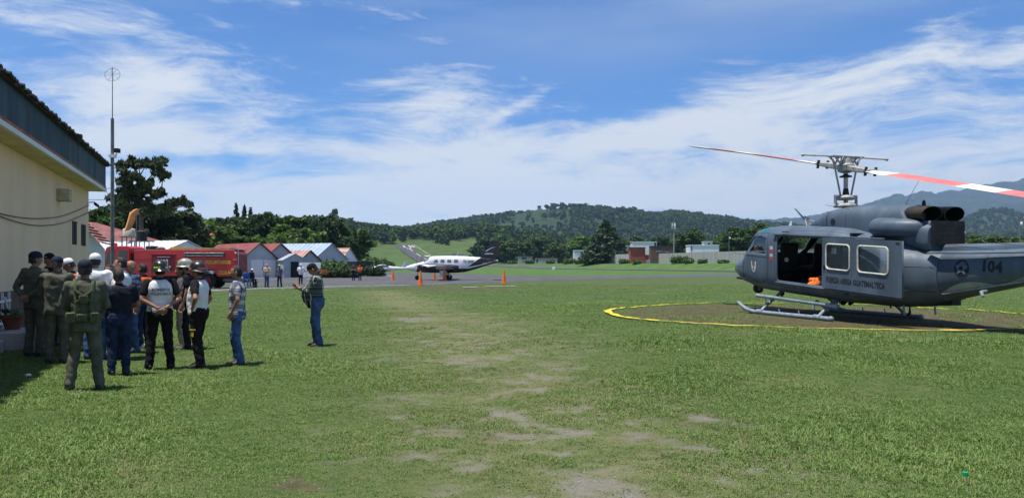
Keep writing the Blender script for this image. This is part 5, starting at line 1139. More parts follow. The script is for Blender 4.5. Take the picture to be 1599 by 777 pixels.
# ------------------------------------------------------------------ foliage
def leaf_mat(name, dark, light, trans=.25):
    m = bpy.data.materials.new(name); m.use_nodes = True; t = NT(m.node_tree); bs = t.n['Principled BSDF']
    oi = t.add('ShaderNodeObjectInfo'); geo = t.add('ShaderNodeNewGeometry')
    f = t.math('ADD', t.math('MULTIPLY', t.noise(geo.outputs['Position'], .45, 3, .6), .5), t.math('MULTIPLY', t.noise(geo.outputs['Position'], .009, 4, .6), .55)); g = t.math('ADD', t.math('MULTIPLY', f, .7), t.math('MULTIPLY', oi.outputs['Random'], .45), clamp=True)
    at = t.add('ShaderNodeAttribute', attribute_name='tint'); g = t.math('ADD', t.math('MULTIPLY', g, .55), t.math('MULTIPLY', at.outputs['Fac'], .45))
    c = t.mix(t.ramp(g, .2, .75), tuple(dark) + (1,), tuple(light) + (1,)); t.l.new(c, bs.inputs['Base Color'])
    bs.inputs['Roughness'].default_value = .6; bs.inputs['Specular IOR Level'].default_value = .25
    tr = t.add('ShaderNodeBsdfTranslucent'); t.l.new(t.mix(1., c, (1.1, 1.2, .5, 1), 'MULTIPLY'), tr.inputs[0]); mx = t.add('ShaderNodeMixShader'); mx.inputs[0].default_value = trans
    t.l.new(bs.outputs[0], mx.inputs[1]); t.l.new(tr.outputs[0], mx.inputs[2]); t.l.new(mx.outputs[0], t.n['Material Output'].inputs[0])
    return m
M['leaf'] = leaf_mat('broad_leaf', (.030, .062, .016), (.098, .160, .038)); M['leaf_dark'] = leaf_mat('dark_leaf', (.016, .036, .015), (.048, .084, .026), .2); M['leaf_light'] = leaf_mat('light_leaf', (.045, .10, .018), (.12, .20, .04))
M['leaf_olive'] = leaf_mat('olive_leaf', (.022, .036, .016), (.06, .08, .03), .2)
M['bark'] = mat('bark', (.10, .075, .055), .9, var=.3, scale=4., bump=.5)
def leaves(lobes, n, size, seed, droop=.0, shell=.55, elong=1.6, sub=0):
    """leaf-clump faces spread through ellipsoid lobes: returns mesh arrays"""
    rg = np.random.default_rng(seed)
    if sub:
        new = []
        for l in lobes:
            for k in range(sub):
                d_ = rg.normal(size=3); d_ /= np.linalg.norm(d_); f_ = rg.uniform(.4, 1.15); s_ = rg.uniform(.22, .52)
                new.append((l[0] + d_[0] * l[3] * f_, l[1] + d_[1] * l[4] * f_, l[2] + d_[2] * l[5] * f_, l[3] * s_, l[4] * s_, l[5] * s_ * .9))
        lobes = new
    vol = np.array([l[3] * l[4] * l[5] for l in lobes]) ** .7; cnt = (vol / vol.sum() * n).astype(int) + 1
    V = []; T = []
    for l, c in zip(lobes, cnt):
        d = rg.normal(size=(c, 3)); d /= np.linalg.norm(d, axis=1)[:, None]; r_ = shell + (1 - shell) * rg.random(c) ** .5; r_ = r_ * (1 + rg.normal(size=c) * .17); r_ *= 1 + .16 * np.sin(d[:, 0] * 5 + seed) * np.cos(d[:, 2] * 6 + l[0])
        p = np.array(l[:3]) + d * r_[:, None] * np.array(l[3:6])
        nrm = d + rg.normal(size=(c, 3)) * .75; nrm[:, 2] += .25; nrm /= np.linalg.norm(nrm, axis=1)[:, None]
        a = np.cross(nrm, rg.normal(size=(c, 3))); a /= np.linalg.norm(a, axis=1)[:, None] + 1e-9; a[:, 2] -= droop; b = np.cross(nrm, a)
        s = size * rg.uniform(.55, 1.35, c)[:, None]; a = a * s * elong * .5; b = b * s * .5
        V.append(np.stack([p - a, p - b * 1. + nrm * s * .12, p + a, p + b + nrm * s * .12], 1)); T.append(np.repeat(rg.random(c), 4))
    V = np.concatenate(V).reshape(-1, 3); T = np.concatenate(T); nf = len(V) // 4
    return V, np.arange(nf * 4).reshape(-1, 4), T
def leaf_mesh(name, m, *a, **k):
    V, F, T = leaves(*a, **k); me = bpy.data.meshes.new(name)
    me.vertices.add(len(V)); me.vertices.foreach_set('co', V.astype(np.float32).ravel()); me.loops.add(F.size); me.loops.foreach_set('vertex_index', F.astype(np.int32).ravel())
    me.polygons.add(len(F)); me.polygons.foreach_set('loop_start', np.arange(0, F.size, 4, dtype=np.int32)); me.update(); me.materials.append(m)
    at = me.attributes.new('tint', 'FLOAT', 'POINT'); at.data.foreach_set('value', T.astype(np.float32)); return me
def crown_lobes(seed, H, Rr, n, flat=.75, low=.35):
    rg = random.Random(seed); out = []
    for k in range(n):
        a = rg.uniform(0, 6.28); z = H * (low + (1 - low) * rg.random() ** .8 * .88); f_ = 1 - ((z / H - .6) / .55) ** 2; r_ = Rr * max(.15, f_) * rg.uniform(.25, .8); s = Rr * rg.uniform(.30, .52)
        out.append((r_ * math.cos(a), r_ * math.sin(a), z, s, s, s * flat))
    return out
def trunk_mesh(H, r0, lobes, seed):
    rg = random.Random(seed); b_ = MB(); top = H * .72
    pts = [(rg.uniform(-.02, .02) * H * k / 5, rg.uniform(-.02, .02) * H * k / 5, -.4 + (top + .4) * k / 5) for k in range(6)]; b_.tube(pts, [r0 * (1.15 - .85 * k / 5) for k in range(6)], 8)
    for l in lobes[:10]:
        k = min(4, max(1, int((l[2] / H) * 4.2))); p = Vector(pts[k]); q = Vector(l[:3]); m_ = (p + q) / 2 + Vector((0, 0, -.06 * H)); b_.tube([p, m_, q], [r0 * .42, r0 * .28, r0 * .1], 6)
    return b_.mesh('trunk', M['bark'])
KINDS = {}
def kind(nm, H, Rr, n, leafm, cnt, size, seed, flat=.75, low=.35, **k):
    lb = crown_lobes(seed, H, Rr, n, flat, low); KINDS[nm] = (leaf_mesh('crown', M[leafm], lb, cnt, size, seed, sub=5, **k), trunk_mesh(H, H * .022, lb, seed), H)
kind('broad', 12., 4.6, 20, 'leaf', 6500, .50, 1); kind('broad2', 11., 5.2, 22, 'leaf', 6500, .52, 2, .6, .3); kind('dense', 12., 4.4, 24, 'leaf_dark', 8000, .46, 3, .85, .12); kind('pale', 9., 4.4, 18, 'leaf_light', 5000, .48, 4, .7, .2); kind('tall', 14., 3.6, 22, 'leaf_dark', 6500, .46, 5, .9, .25)
def tree(name, label, px, D, top_py, kd, wide=1., group=None, cat='tree', rz=None, z=None):
    x = bx(px, D); z0 = G(x, D) if z is None else z; cm, tm, H = KINDS[kd]; s = max(.3, (zat(top_py, D) - z0) / H)
    o_ = thing(name, label, cat, (x, D, z0), random.uniform(0, 6.28) if rz is None else rz, group); o_.scale = (s * wide, s * wide, s)
    link('crown', cm, o_); link('trunk', tm, o_); return o_
GT = 'trees behind the sheds and fire engine'
# the tall open-crowned tree by the mast
BD = 74.; kx = BD / FPX
lob = []
for px, py, rx, ry in ((204, 252, 10, 8), (196, 262, 8, 7), (214, 256, 9, 7), (205, 272, 11, 8), (244, 250, 10, 8), (236, 258, 8, 6), (254, 262, 9, 6), (258, 270, 8, 5), (247, 272, 9, 6), (193, 284, 9, 6), (205, 292, 12, 8), (222, 283, 11, 8), (236, 288, 11, 9), (190, 300, 13, 8), (213, 305, 13, 8), (232, 304, 12, 8), (248, 300, 8, 5), (199, 316, 14, 7), (222, 320, 14, 8), (180, 310, 9, 5), (262, 315, 9, 5), (276, 311, 8, 5), (284, 316, 8, 4.5), (267, 326, 8, 5), (290, 318, 6, 3.5), (250, 325, 9, 5), (184, 322, 12, 6), (240, 331, 12, 6)):
    lob.append(((px - 222) * kx, random.uniform(-1.2, 1.2), zat(py, BD), rx * kx, rx * kx * 1.1, ry * kx))
bt_ = thing('casuarina_tree', 'tall dark open-crowned tree standing next to the radio mast', 'tree', (bx(222, BD), BD, 0))
link('crown', leaf_mesh('crown', M['leaf_olive'], lob, 13000, .20, 21, droop=.4, shell=.0, elong=2.6, sub=9), bt_)
b = MB(); b.tube([(.0, 0, -.3), (-.05, 0, 4), (-.1, 0, 7), (-.4, 0, 9.5), (-.9, 0, 12)], [.32, .26, .2, .12, .05], 8)
nodes_ = [Vector((-.1, 0, z_)) for z_ in (4.0, 5.0, 6.0, 7.0, 8.5, 10.)]
for l in sorted(lob, key=lambda q: math.hypot(q[0], q[1]) + .15 * q[2]):
    v = Vector(l[:3]); p = min(nodes_, key=lambda q: (q - v).length + (4. if q.z > v.z - .2 else 0)); b.tube([p, p.lerp(v, .5) + Vector((0, 0, -.12)), v], [.085, .055, .03], 5); nodes_.append(v)
b.build('trunk', M['bark'], bt_)
for px, D, py, kd, w_, lab in ((152, 92, 326, 'broad', 1.0, 'green tree beside the radio mast behind the red hall roof'), (184, 98, 320, 'dense', 1.05, 'dark tree below the tall open tree'), (222, 100, 322, 'dense', 1.2, 'dense dark tree behind the windsock'), (258, 100, 327, 'dense', 1.1, 'dense dark tree next to the windsock'), (288, 104, 328, 'dense', 1.05, 'dense dark rounded tree at the far end of the grove'),
        (316, 150, 362, 'pale', .9, 'low pale green tree below the red hipped house'), (366, 150, 346, 'broad', 1.25, 'broad tree next to the red hipped house'), (388, 158, 340, 'dense', .95, 'darker tree behind the first red shed'), (412, 150, 336, 'dense', .95, 'dark tall tree above the first red shed roof'), (432, 155, 332, 'broad2', 1.1, 'big rounded tree above the second red shed'), (424, 135, 362, 'pale', 1.0, 'bright green low tree right behind the red roofs'),
        (455, 150, 350, 'pale', 1.0, 'bright leafy tree above the gap between sheds'), (478, 150, 356, 'broad2', 1.0, 'palm green tree above the blue grey roof'), (500, 165, 343, 'dense', .95, 'dark tree above the long blue grey roof'), (520, 172, 336, 'tall', 1.1, 'dark tall tree behind the rusty roofed house'), (552, 185, 372, 'tall', .9, 'slim dark tree at the next to the rusty roofed house'), (345, 190, 340, 'dense', 1.1, 'dark tree just behind the red hipped house'), (462, 190, 337, 'dense', 1.1, 'dark tree further back above the sheds')):
    tree('broadleaf_tree', lab, px, D, py, kd, w_, GT)
# slender conifers poking above the tree line
def conifer(px, D, top, base, label, wid=1.3, leafm='leaf_dark', n=700, group=None):
    x = bx(px, D); z0 = G(x, D); H = zat(top, D) - z0; o_ = thing('conifer_tree', label, 'tree', (x, D, z0), 0, group); lb = []; zb = zat(base, D) - z0
    for k in range(14):
        f_ = k / 13; z = zb + (H - zb) * f_; r_ = wid * (1 - f_) ** .8 + .12
        for j in range(3): a = random.uniform(0, 6.28); lb.append((r_ * .55 * math.cos(a), r_ * .55 * math.sin(a), z, r_ * .5, r_ * .5, (H - zb) / 34))
    link('crown', leaf_mesh('crown', M[leafm], lb, n, .34, int(px), shell=.2, elong=2.), o_); MB().tube([(0, 0, -.5), (0, 0, H * .98)], [.2, .03], 7).build('trunk', M['bark'], o_)
for px, top, lab in ((369, 318, 'slender spire-topped conifer, tallest of three above the sheds'), (382, 321, 'bushier conifer standing between two slender ones'), (392, 325, 'shortest slender conifer of three above the sheds')): conifer(px, 165, top, 352, lab, .75, group='slender conifers above the tree line')
# dark conifer by the white warehouse
x, D = rwp(947, 33); kind('cone', 15., 5.0, 26, 'leaf_dark', 7000, .6, 31, .9, .05)
lb = []
for k in range(26):
    f_ = (k + .5) / 26; z = 15 * (.05 + .93 * f_); r_ = 4.8 * (1 - f_) ** .75 + .25
    for j in range(4): a = random.uniform(0, 6.28); lb.append((r_ * .55 * math.cos(a), r_ * .55 * math.sin(a), z, r_ * .55, r_ * .55, 1.0))
KINDS['cone'] = (leaf_mesh('crown', M['leaf_dark'], lb, 9000, .6, 33, shell=.3), KINDS['cone'][1], 15.)
def rtree(name, label, px, q, top, kd, w_=1., group=None): x, D = rwp(px, q); return tree(name, label, px, D, top, kd, w_, group)
rtree('conifer_tree', 'large dark cone-shaped tree between the white warehouse and orange blockhouse', 947, 31, 344, 'cone', 1.75)
GR = 'trees along the far side of the runway'
for px, q, py, kd, w_, lab in ((764, 24, 372, 'dense', 1.1, 'dark tree rising behind the aeroplane tail fin'), (742, 30, 380, 'broad', 1., 'green tree in front of the ruined wall'), (790, 30, 376, 'broad2', 1.1, 'spreading tree next to the aeroplane tail'), (818, 44, 374, 'broad', 1.2, 'rounded tree above the open shelter'), (845, 46, 372, 'dense', 1.1, 'dark tree above the shanty'), (868, 42, 378, 'broad2', 1.1, 'broad tree between the shanty and white warehouse'), (879, 31, 395, 'dense', .8, 'small dark round bush tree beside the white warehouse'), (905, 52, 366, 'broad', 1.2, 'tall green tree behind the white warehouse'), (926, 56, 364, 'pale', 1.3, 'paler tree behind the white warehouse roof'), (972, 62, 372, 'broad2', 1.2, 'spreading tree behind the small white house'), (1003, 70, 368, 'broad', 1.2, 'green tree behind the white two storey building'),
        (1030, 66, 370, 'dense', 1.1, 'dark tree behind the open timber shed'), (1072, 60, 357, 'broad', 1.2, 'tall green tree next to the phone tower'), (1096, 72, 366, 'broad2', 1.2, 'broad green tree behind the low white building'), (1132, 64, 364, 'broad', 1.2, 'green tree behind the utility pole'), (1156, 58, 354, 'broad2', 1.3, 'big green tree near the helicopter nose'), (1185, 62, 350, 'broad', 1.3, 'large green tree behind the helicopter cockpit'), (1225, 66, 357, 'broad2', 1.3, 'green tree seen through the helicopter cabin'), (1490, 46, 372, 'broad', 1.4, 'green tree low behind the helicopter exhausts'), (1535, 44, 366, 'broad2', 1.5, 'rounded green tree above the helicopter tail boom'), (1575, 48, 370, 'pale', 1.4, 'pale bushy tree above the number on the tail boom'), (1630, 46, 366, 'broad', 1.4, 'green tree beyond the tail of the helicopter')):
    rtree('broadleaf_tree', lab, px, q, py, kd, w_, GR)
# hedges and shrubs
def shrub(name, label, px, py, w_, dp, h_, leafm, n, size, group=None, D=None, z=None, cat='shrub'):
    D = D or dist(py); x = bx(px, D); o_ = thing(name, label, cat, (x, D, G(x, D) if z is None else z), 0, group); rg = random.Random(int(px)); nl = max(3, int(w_ / h_ * 2)); lb = []
    for k in range(nl): lb.append((-w_ / 2 + w_ * (k + .5) / nl + rg.uniform(-.1, .1), rg.uniform(-.2, .2) * dp, h_ * .5, w_ / nl * .8, dp * .55, h_ * rg.uniform(.46, .56)))
    link('foliage', leaf_mesh('foliage', M[leafm], lb, n, size, int(px), shell=.6), o_); MB().tube([(0, 0, -.1), (0, 0, h_ * .6)], .06, 6).build('stem', M['bark'], o_); return o_
shrub('round_bush', 'rounded clipped green bush in front of the long blue grey roofed shed', 522, 0, 2.9, 2.6, 2.1, 'leaf', 2500, .22, D=104)
shrub('clipped_hedge', 'low clipped hedge row beside the apron near the white gate', 528, 0, 5.4, 1.2, 1.05, 'leaf_dark', 2600, .2, D=99); shrub('clipped_hedge', 'taller dark hedge reaching towards the small parked plane', 566, 0, 6.4, 1.6, 1.4, 'leaf_dark', 3000, .2, D=112)
fb_ = shrub('flowering_shrub', 'small shrub with red flowers beside the white gate', 506, 0, .9, .8, .85, 'leaf', 500, .18, D=98.5)
b = MB()
for k in range(120): a = Vector((random.gauss(0, .25), random.gauss(-.15, .2), random.uniform(.35, .95))); b.poly([a, a + Vector((.12, 0, .02)), a + Vector((.06, .02, .12))])
b.build('red_flowers', mat('red_flower', (.5, .02, .03), .6), fb_, fix=False)
SHL = ['leafy bush at the foot of the white warehouse', 'low bush before the middle of the white warehouse', 'tall bush hiding the warehouse door', 'bush at the foot of the orange blockhouse', 'wide bush where the block wall meets the orange side wall', 'small bush right beside the wide bush at the block wall', 'bush before the low weathered wall', 'bush at the other end of the shanty', 'bush covering one end of the shanty', 'bush in front of the open shelter', 'small tuft-like bush halfway along the block wall', 'smallest bush along the block wall, towards the helicopter']
for k, (px, q, w_, h_) in enumerate(((890, 26, 6, 2.6), (905, 25, 4, 1.8), (918, 25, 5, 3.0), (995, 24, 3, 1.6), (1062, 27, 6, 2.6), (1076, 26, 3, 1.6), (975, 26, 4, 1.8), (860, 27, 4, 2.2), (828, 28, 5, 2.4), (800, 27, 6, 2.2), (1098, 26, 3, 1.2), (1130, 27, 3, 1.0))):
    x, D = rwp(px, q); shrub('roadside_shrub', SHL[k], px, 0, w_, 2.5, h_, 'leaf', 700, .5, 'shrubs on the bank beyond the runway', D=D)
for px, D, w_, h_ in ((563, 190, 8, 3.2), (575, 260, 12, 4.0), (592, 300, 9, 3.4), (604, 320, 6, 2.8), (570, 420, 14, 5.), (745, 520, 14, 5.), (735, 430, 10, 4.)):
    shrub('slope_shrub', {563: 'bush just next to the rusty roofed house lean-to', 575: 'wide bush at the foot of the slope beside the far runway', 592: 'bush on the slope halfway towards the far runway', 604: 'small bush nearest the edge of the far runway', 570: 'tall bush high on the slope beside the far runway', 745: 'tall bush by the ruined walls above the aeroplane tail', 735: 'bush below the ruined walls above the aeroplane tail'}[px], px, 0, w_, 4, h_, 'leaf', 900, .6, 'bushes on the slope by the runway', D=D)
# ---------- woods: one mass of crowns
def stuff_gn(name, pts, scl, sources, label, tilt=.1, leaf_sink=None):
    """instance crowns on points (points carry 'scl')"""
    me = bpy.data.meshes.new(name); me.vertices.add(len(pts)); me.vertices.foreach_set('co', np.asarray(pts, np.float32).ravel()); me.update()
    a = me.attributes.new('scl', 'FLOAT', 'POINT'); a.data.foreach_set('value', np.asarray(scl, np.float32))
    o_ = link(name, me); tag(o_, label, kind='stuff')
    ng = bpy.data.node_groups.new(name, 'GeometryNodeTree'); ng.interface.new_socket('Geometry', in_out='INPUT', socket_type='NodeSocketGeometry'); ng.interface.new_socket('Geometry', in_out='OUTPUT', socket_type='NodeSocketGeometry')
    N = ng.nodes; L_ = ng.links; gi = N.new('NodeGroupInput'); go = N.new('NodeGroupOutput'); inst = N.new('GeometryNodeInstanceOnPoints')
    j = N.new('GeometryNodeGeometryToInstance')
    for s_ in sources:
        oi = N.new('GeometryNodeObjectInfo'); oi.inputs[0].default_value = s_; oi.transform_space = 'ORIGINAL'; L_.new(oi.outputs['Geometry'], j.inputs[0])
    L_.new(gi.outputs[0], inst.inputs['Points']); L_.new(j.outputs[0], inst.inputs['Instance']); inst.inputs['Pick Instance'].default_value = True
    rv = N.new('FunctionNodeRandomValue'); rv.data_type = 'FLOAT_VECTOR'; rv.inputs[0].default_value = (-tilt, -tilt, 0); rv.inputs[1].default_value = (tilt, tilt, 6.283)
    L_.new(rv.outputs[0], inst.inputs['Rotation'])
    na = N.new('GeometryNodeInputNamedAttribute'); na.data_type = 'FLOAT'; na.inputs[0].default_value = 'scl'; L_.new(na.outputs[0], inst.inputs['Scale'])
    L_.new(inst.outputs[0], go.inputs[0]); md = o_.modifiers.new('scatter', 'NODES'); md.node_group = ng; return o_
def source(name, me): return bpy.data.objects.new(name, me)      # not linked to the scene: only used as a scatter source
far_crowns = []
for k, lm in enumerate(('leaf', 'leaf_dark', 'leaf', 'leaf_dark', 'leaf_light')):
    lb = crown_lobes(50 + k, 10., 4.6 + .3 * (k % 2), 12, .75, .25); far_crowns.append(source('forest_crown', leaf_mesh('forest_crown', M[lm], lb, 520, 1.35, 60 + k, shell=.6, elong=1.3, sub=3)))
def front(px): return np.interp(px, [-600, 0, 300, 555, 566, 580, 742, 752, 780, 880, 950, 1200, 1700, 2300], [100, 112, 170, 215, 600, 838, 838, 600, 600, 520, 480, 370, 320, 320])
def scatter_wood(n, d0, d1, smin, smax, seed, dens=None):
    rg = np.random.default_rng(seed); u = rg.uniform(-1.0, 1.02, n); D = np.sqrt(rg.uniform(d0 ** 2, d1 ** 2, n)); px = 800 + FPX * u; x = u * D
    ok = D > front(px) * (1 + .05 * np.sin(px * .07))
    if dens is not None: ok &= rg.random(n) < dens(px, D, x)
    x, D = x[ok], D[ok]; z = gz(x, D); s = rg.uniform(smin, smax, len(x)); return np.stack([x, D, z - .5 * s], 1), s
P1, S1_ = scatter_wood(15000, 130, 1250, .75, 1.35, 11)
def d2(px, D, x):
    plant = sm(735, 800, px + 22 * np.sin(D * .05)) * sm(940, 850, px + 18 * np.sin(D * .04 + 2)) * sm(1500, 1800, D) * sm(2190, 2140, D)
    bare = np.exp(-((px - 975) / 30) ** 2 - ((D - 1990) / 60) ** 2)
    return (1 - .96 * plant) * (1 - bare)
P2, S2_ = scatter_wood(24000, 1250, 2320, 1.0, 1.75, 12, d2)
P3, S3_ = scatter_wood(9000, 2300, 3060, 1.3, 2.0, 13, lambda px, D, x: sm(1380, 1440, px))
wood = stuff_gn('woodland', np.concatenate([P1, P2, P3]), np.concatenate([S1_, S2_, S3_]), far_crowns, 'dense green woodland covering the hills behind the airfield')
# single trees standing on the skyline of the far hill
for px, D, h_, lab in ((815, 2190, 13, 'lone tree on the bare shoulder of the far hill'), (822, 2190, 15, 'second lone tree on the bare shoulder of the far hill'), (876, 2190, 24, 'dark clump-like tree on the far hill crest'), (945, 2190, 24, 'tall pine beside the gap on the far crest'), (966, 2190, 26, 'tall pine standing in the crest gap'), (975, 2190, 28, 'tallest pine on the far crest'), (992, 2190, 26, 'broad pine next to the crest gap'), (1134, 2190, 16, 'small tree on the low shoulder of the far hill'), (1144, 2190, 18, 'umbrella tree on the low shoulder of the far hill'), (523, 1040, 24, 'tall emergent tree on the near forest crest'), (503, 1040, 17, 'rounded tree on the near forest crest'), (597, 1050, 15, 'dark rounded tree on the low forest crest'), (690, 1050, 17, 'tree on the crest above the far runway')):
    x = bx(px, D); o = thing('skyline_tree', lab, 'tree', (x, D, G(x, D) - 1), random.uniform(0, 6), 'single trees on the skyline'); s = h_ / 10.; o.scale = (s * .55, s * .55, s)
    link('crown', random.choice(far_crowns).data, o); MB().tube([(0, 0, -1), (0, 0, 6)], .35, 6).build('trunk', M['bark'], o)
# ------------------------------------------------------------------ people
M['skin'] = mat('skin', (.30, .155, .10), .55, var=.08, scale=18.); M['skin_pale'] = mat('skin_pale', (.42, .24, .17), .55, var=.08, scale=18.)
M['eye'] = mat('eye', (.03, .02, .02), .3, var=0); M['lip'] = mat('lip', (.22, .08, .07), .5, var=0); M['hair'] = mat('black_hair', (.012, .010, .010), .55, var=.3, scale=40., bump=.5)
def cloth(name, c, var=.16, scale=9.): return mat(name, c, .88, var=var, scale=scale, bump=.35, bscale=14., spec=.2)
M['olive'] = cloth('olive_flight_suit', (.098, .100, .074)); M['olive_web'] = cloth('olive_webbing', (.085, .105, .05)); M['denim'] = cloth('blue_denim', (.055, .105, .22), .3, 7.); M['denim_dark'] = cloth('dark_denim', (.018, .030, .075), .3, 7.); M['black_cloth'] = cloth('black_cloth', (.010, .010, .012)); M['navy'] = cloth('navy_shirt', (.016, .018, .030)); M['white_cloth'] = cloth('white_cloth', (.74, .75, .77), .04); M['orange_vest'] = cloth('orange_vest', (.85, .12, .015), .1); M['khaki'] = cloth('khaki_cloth', (.30, .255, .18)); M['beige_cloth'] = cloth('beige_cloth', (.45, .41, .34)); M['blue_cloth'] = cloth('blue_shirt', (.03, .09, .33)); M['grey_blue'] = cloth('grey_blue_shirt', (.09, .10, .14)); M['lime'] = cloth('lime_cap', (.42, .60, .04)); M['red_orange'] = cloth('red_orange_shirt', (.72, .08, .02)); M['cap_navy'] = cloth('navy_cap', (.012, .018, .038)); M['cap_white'] = cloth('white_cap', (.72, .72, .74), .04); M['cap_black'] = cloth('black_cap', (.012, .012, .014))
M['boot'] = mat('black_boot', (.014, .013, .012), .5, var=.2, scale=9.); M['brown_boot'] = mat('brown_boot', (.06, .036, .022), .6, var=.2, scale=9.); M['white_shoe'] = mat('white_shoe', (.6, .6, .6), .6)
M['helmet_black'] = mat('black_helmet', (.016, .016, .018), .28, var=.1, spec=.6); M['helmet_silver'] = mat('weathered_silver_helmet', (.30, .30, .27), .4, metal=.3, var=.25, scale=9.); M['reflect_yellow'] = mat('reflective_yellow', (.72, .85, .05), .5, var=.05); M['reflect_orange'] = mat('reflective_orange', (.85, .20, .03), .5, var=.05)
def plaid(name, base, bands, sx_=7., sz=7.):
    """woven check: bands = [(colour, width, offset, strength)]"""
    m = bpy.data.materials.new(name); m.use_nodes = True; t = NT(m.node_tree); bs = t.n['Principled BSDF']; tc = t.add('ShaderNodeTexCoord'); sp = t.add('ShaderNodeSeparateXYZ'); t.l.new(tc.outputs['Object'], sp.inputs[0])
    u = t.math('MULTIPLY', t.math('ADD', sp.outputs[0], t.math('MULTIPLY', sp.outputs[1], .8)), sx_); v = t.math('MULTIPLY', sp.outputs[2], sz); c = tuple(base) + (1,)
    for col_, wd, off, st, dirn in bands:
        for ax_, use in ((u, 'u' in dirn), (v, 'v' in dirn)):
            if use: c = t.mix(t.math('MULTIPLY', t.math('LESS_THAN', t.math('FRACT', t.math('ADD', ax_, off)), wd), st), c, tuple(col_) + (1,))
    t.l.new(c, bs.inputs['Base Color']); bs.inputs['Roughness'].default_value = .9; bs.inputs['Specular IOR Level'].default_value = .2; return m
M['plaid_white'] = plaid('white_blue_plaid', (.50, .50, .54), [((.045, .05, .09), .34, 0, .65, 'uv'), ((.02, .02, .04), .10, .6, .9, 'uv')], 7., 7.)
M['plaid_green'] = plaid('dark_green_plaid', (.040, .050, .046), [((.10, .13, .12), .45, .3, .6, 'v'), ((.62, .62, .60), .10, 0, .95, 'u'), ((.30, .32, .31), .08, .5, .5, 'v')], 7., 6.)
M['plaid_blue'] = plaid('blue_plaid', (.03, .05, .12), [((.10, .13, .22), .3, 0, .6, 'uv')], 12., 12.); M['stripe'] = plaid('striped_shirt', (.075, .06, .075), [((.30, .27, .30), .22, 0, .8, 'u')], 22., 1.)
TMP = bpy.data.objects.new('remesh_tmp', bpy.data.meshes.new('tmp')); COL.objects.link(TMP)
_rm = TMP.modifiers.new('r', 'REMESH'); _rm.mode = 'VOXEL'; _rm.use_smooth_shade = True; _sm = TMP.modifiers.new('s', 'SMOOTH'); _sm.factor = .5
def fuse(mb_, voxel, iters, folds=0., seed=0., fz_=(9, 9, 5), keep=None):
    """overlapping closed pieces -> one continuous skin, with cloth folds"""
    me = bpy.data.meshes.new('fuse'); me.from_pydata(mb_.v, [], mb_.f); bm_ = bmesh.new(); bm_.from_mesh(me); bmesh.ops.recalc_face_normals(bm_, faces=bm_.faces); bm_.to_mesh(me); bm_.free()
    TMP.data = me; _rm.voxel_size = voxel; _sm.iterations = iters
    dg = bpy.context.evaluated_depsgraph_get(); out = bpy.data.meshes.new_from_object(TMP.evaluated_get(dg)); bpy.data.meshes.remove(me) if False else None
    if folds:
        n = len(out.vertices); co = np.zeros(n * 3, np.float32); no = np.zeros(n * 3, np.float32); out.vertices.foreach_get('co', co); out.vertices.foreach_get('normal', no); co = co.reshape(-1, 3); no = no.reshape(-1, 3)
        for i in range(n):
            p = co[i]; q = Vector((p[0] * fz_[0], p[1] * fz_[1], p[2] * fz_[2] + 3 * p[0])) + Vector((seed, seed * 1.7, 0)); f_ = noise.noise(q) + .6 * noise.noise(q * 2.1); co[i] = p + no[i] * folds * f_
        out.vertices.foreach_set('co', co.ravel())
    out.shade_smooth(); out.update(); return out
def shade_part(name, me, m, parent): me.materials.clear(); me.materials.append(m); return link(name, me, parent)
def torso(b_, secs, n=20, front=0.):
    b_.ring_loft([[(w_ * math.copysign(abs(math.cos(a)) ** .85, math.cos(a)), y0 + d_ * math.sin(a), z) for a in [2 * math.pi * k / n for k in range(n)]] for z, w_, d_, y0 in secs])
def hand(b_, wrist, d, side, curl=.5, flip=1., s=1.):
    """palm, four fingers and a thumb; d = forearm direction"""
    d = Vector(d).normalized(); ref = Vector((0, 0, 1)) if abs(d.z) < .8 else Vector((0, 1, 0)); nrm = d.cross(ref).normalized() * flip; acr = nrm.cross(d).normalized()
    w_ = Vector(wrist); P = lambda a, c, n: w_ + (d * a + acr * c + nrm * n) * s
    b_.ring_loft([[P(a, c * .5 * wd, n * th) for c, n in ((1, .5), (.6, 1), (-.6, 1), (-1, .5), (-1, -.5), (-.6, -1), (.6, -1), (1, -.5))] for a, wd, th in ((-.02, .055, .022), (.02, .07, .019), (.06, .082, .017), (.095, .08, .013))])
    for k, ln in enumerate((.066, .078, .073, .058)):
        c = .031 - .0205 * k; a0 = .088; c1, c2 = curl * .9, curl * 1.9
        p1 = P(a0, c, 0); p2 = P(a0 + ln * .45 * math.cos(c1 * .5), c * 1.05, ln * .45 * math.sin(c1 * .5)); p3 = p2 + (d * math.cos(c1 + .3) + nrm * math.sin(c1 + .3)) * ln * .33 * s; p4 = p3 + (d * math.cos(c2 + .2) + nrm * math.sin(c2 + .2)) * ln * .27 * s
        b_.tube([p1, p2, p3, p4], [.0095 * s, .0088 * s, .008 * s, .006 * s], 6)
    b_.tube([P(.015, .036, 0), P(.05, .056, .012), P(.078, .060, .026), P(.098, .052, .038)], [.012 * s, .0105 * s, .0095 * s, .007 * s], 6)
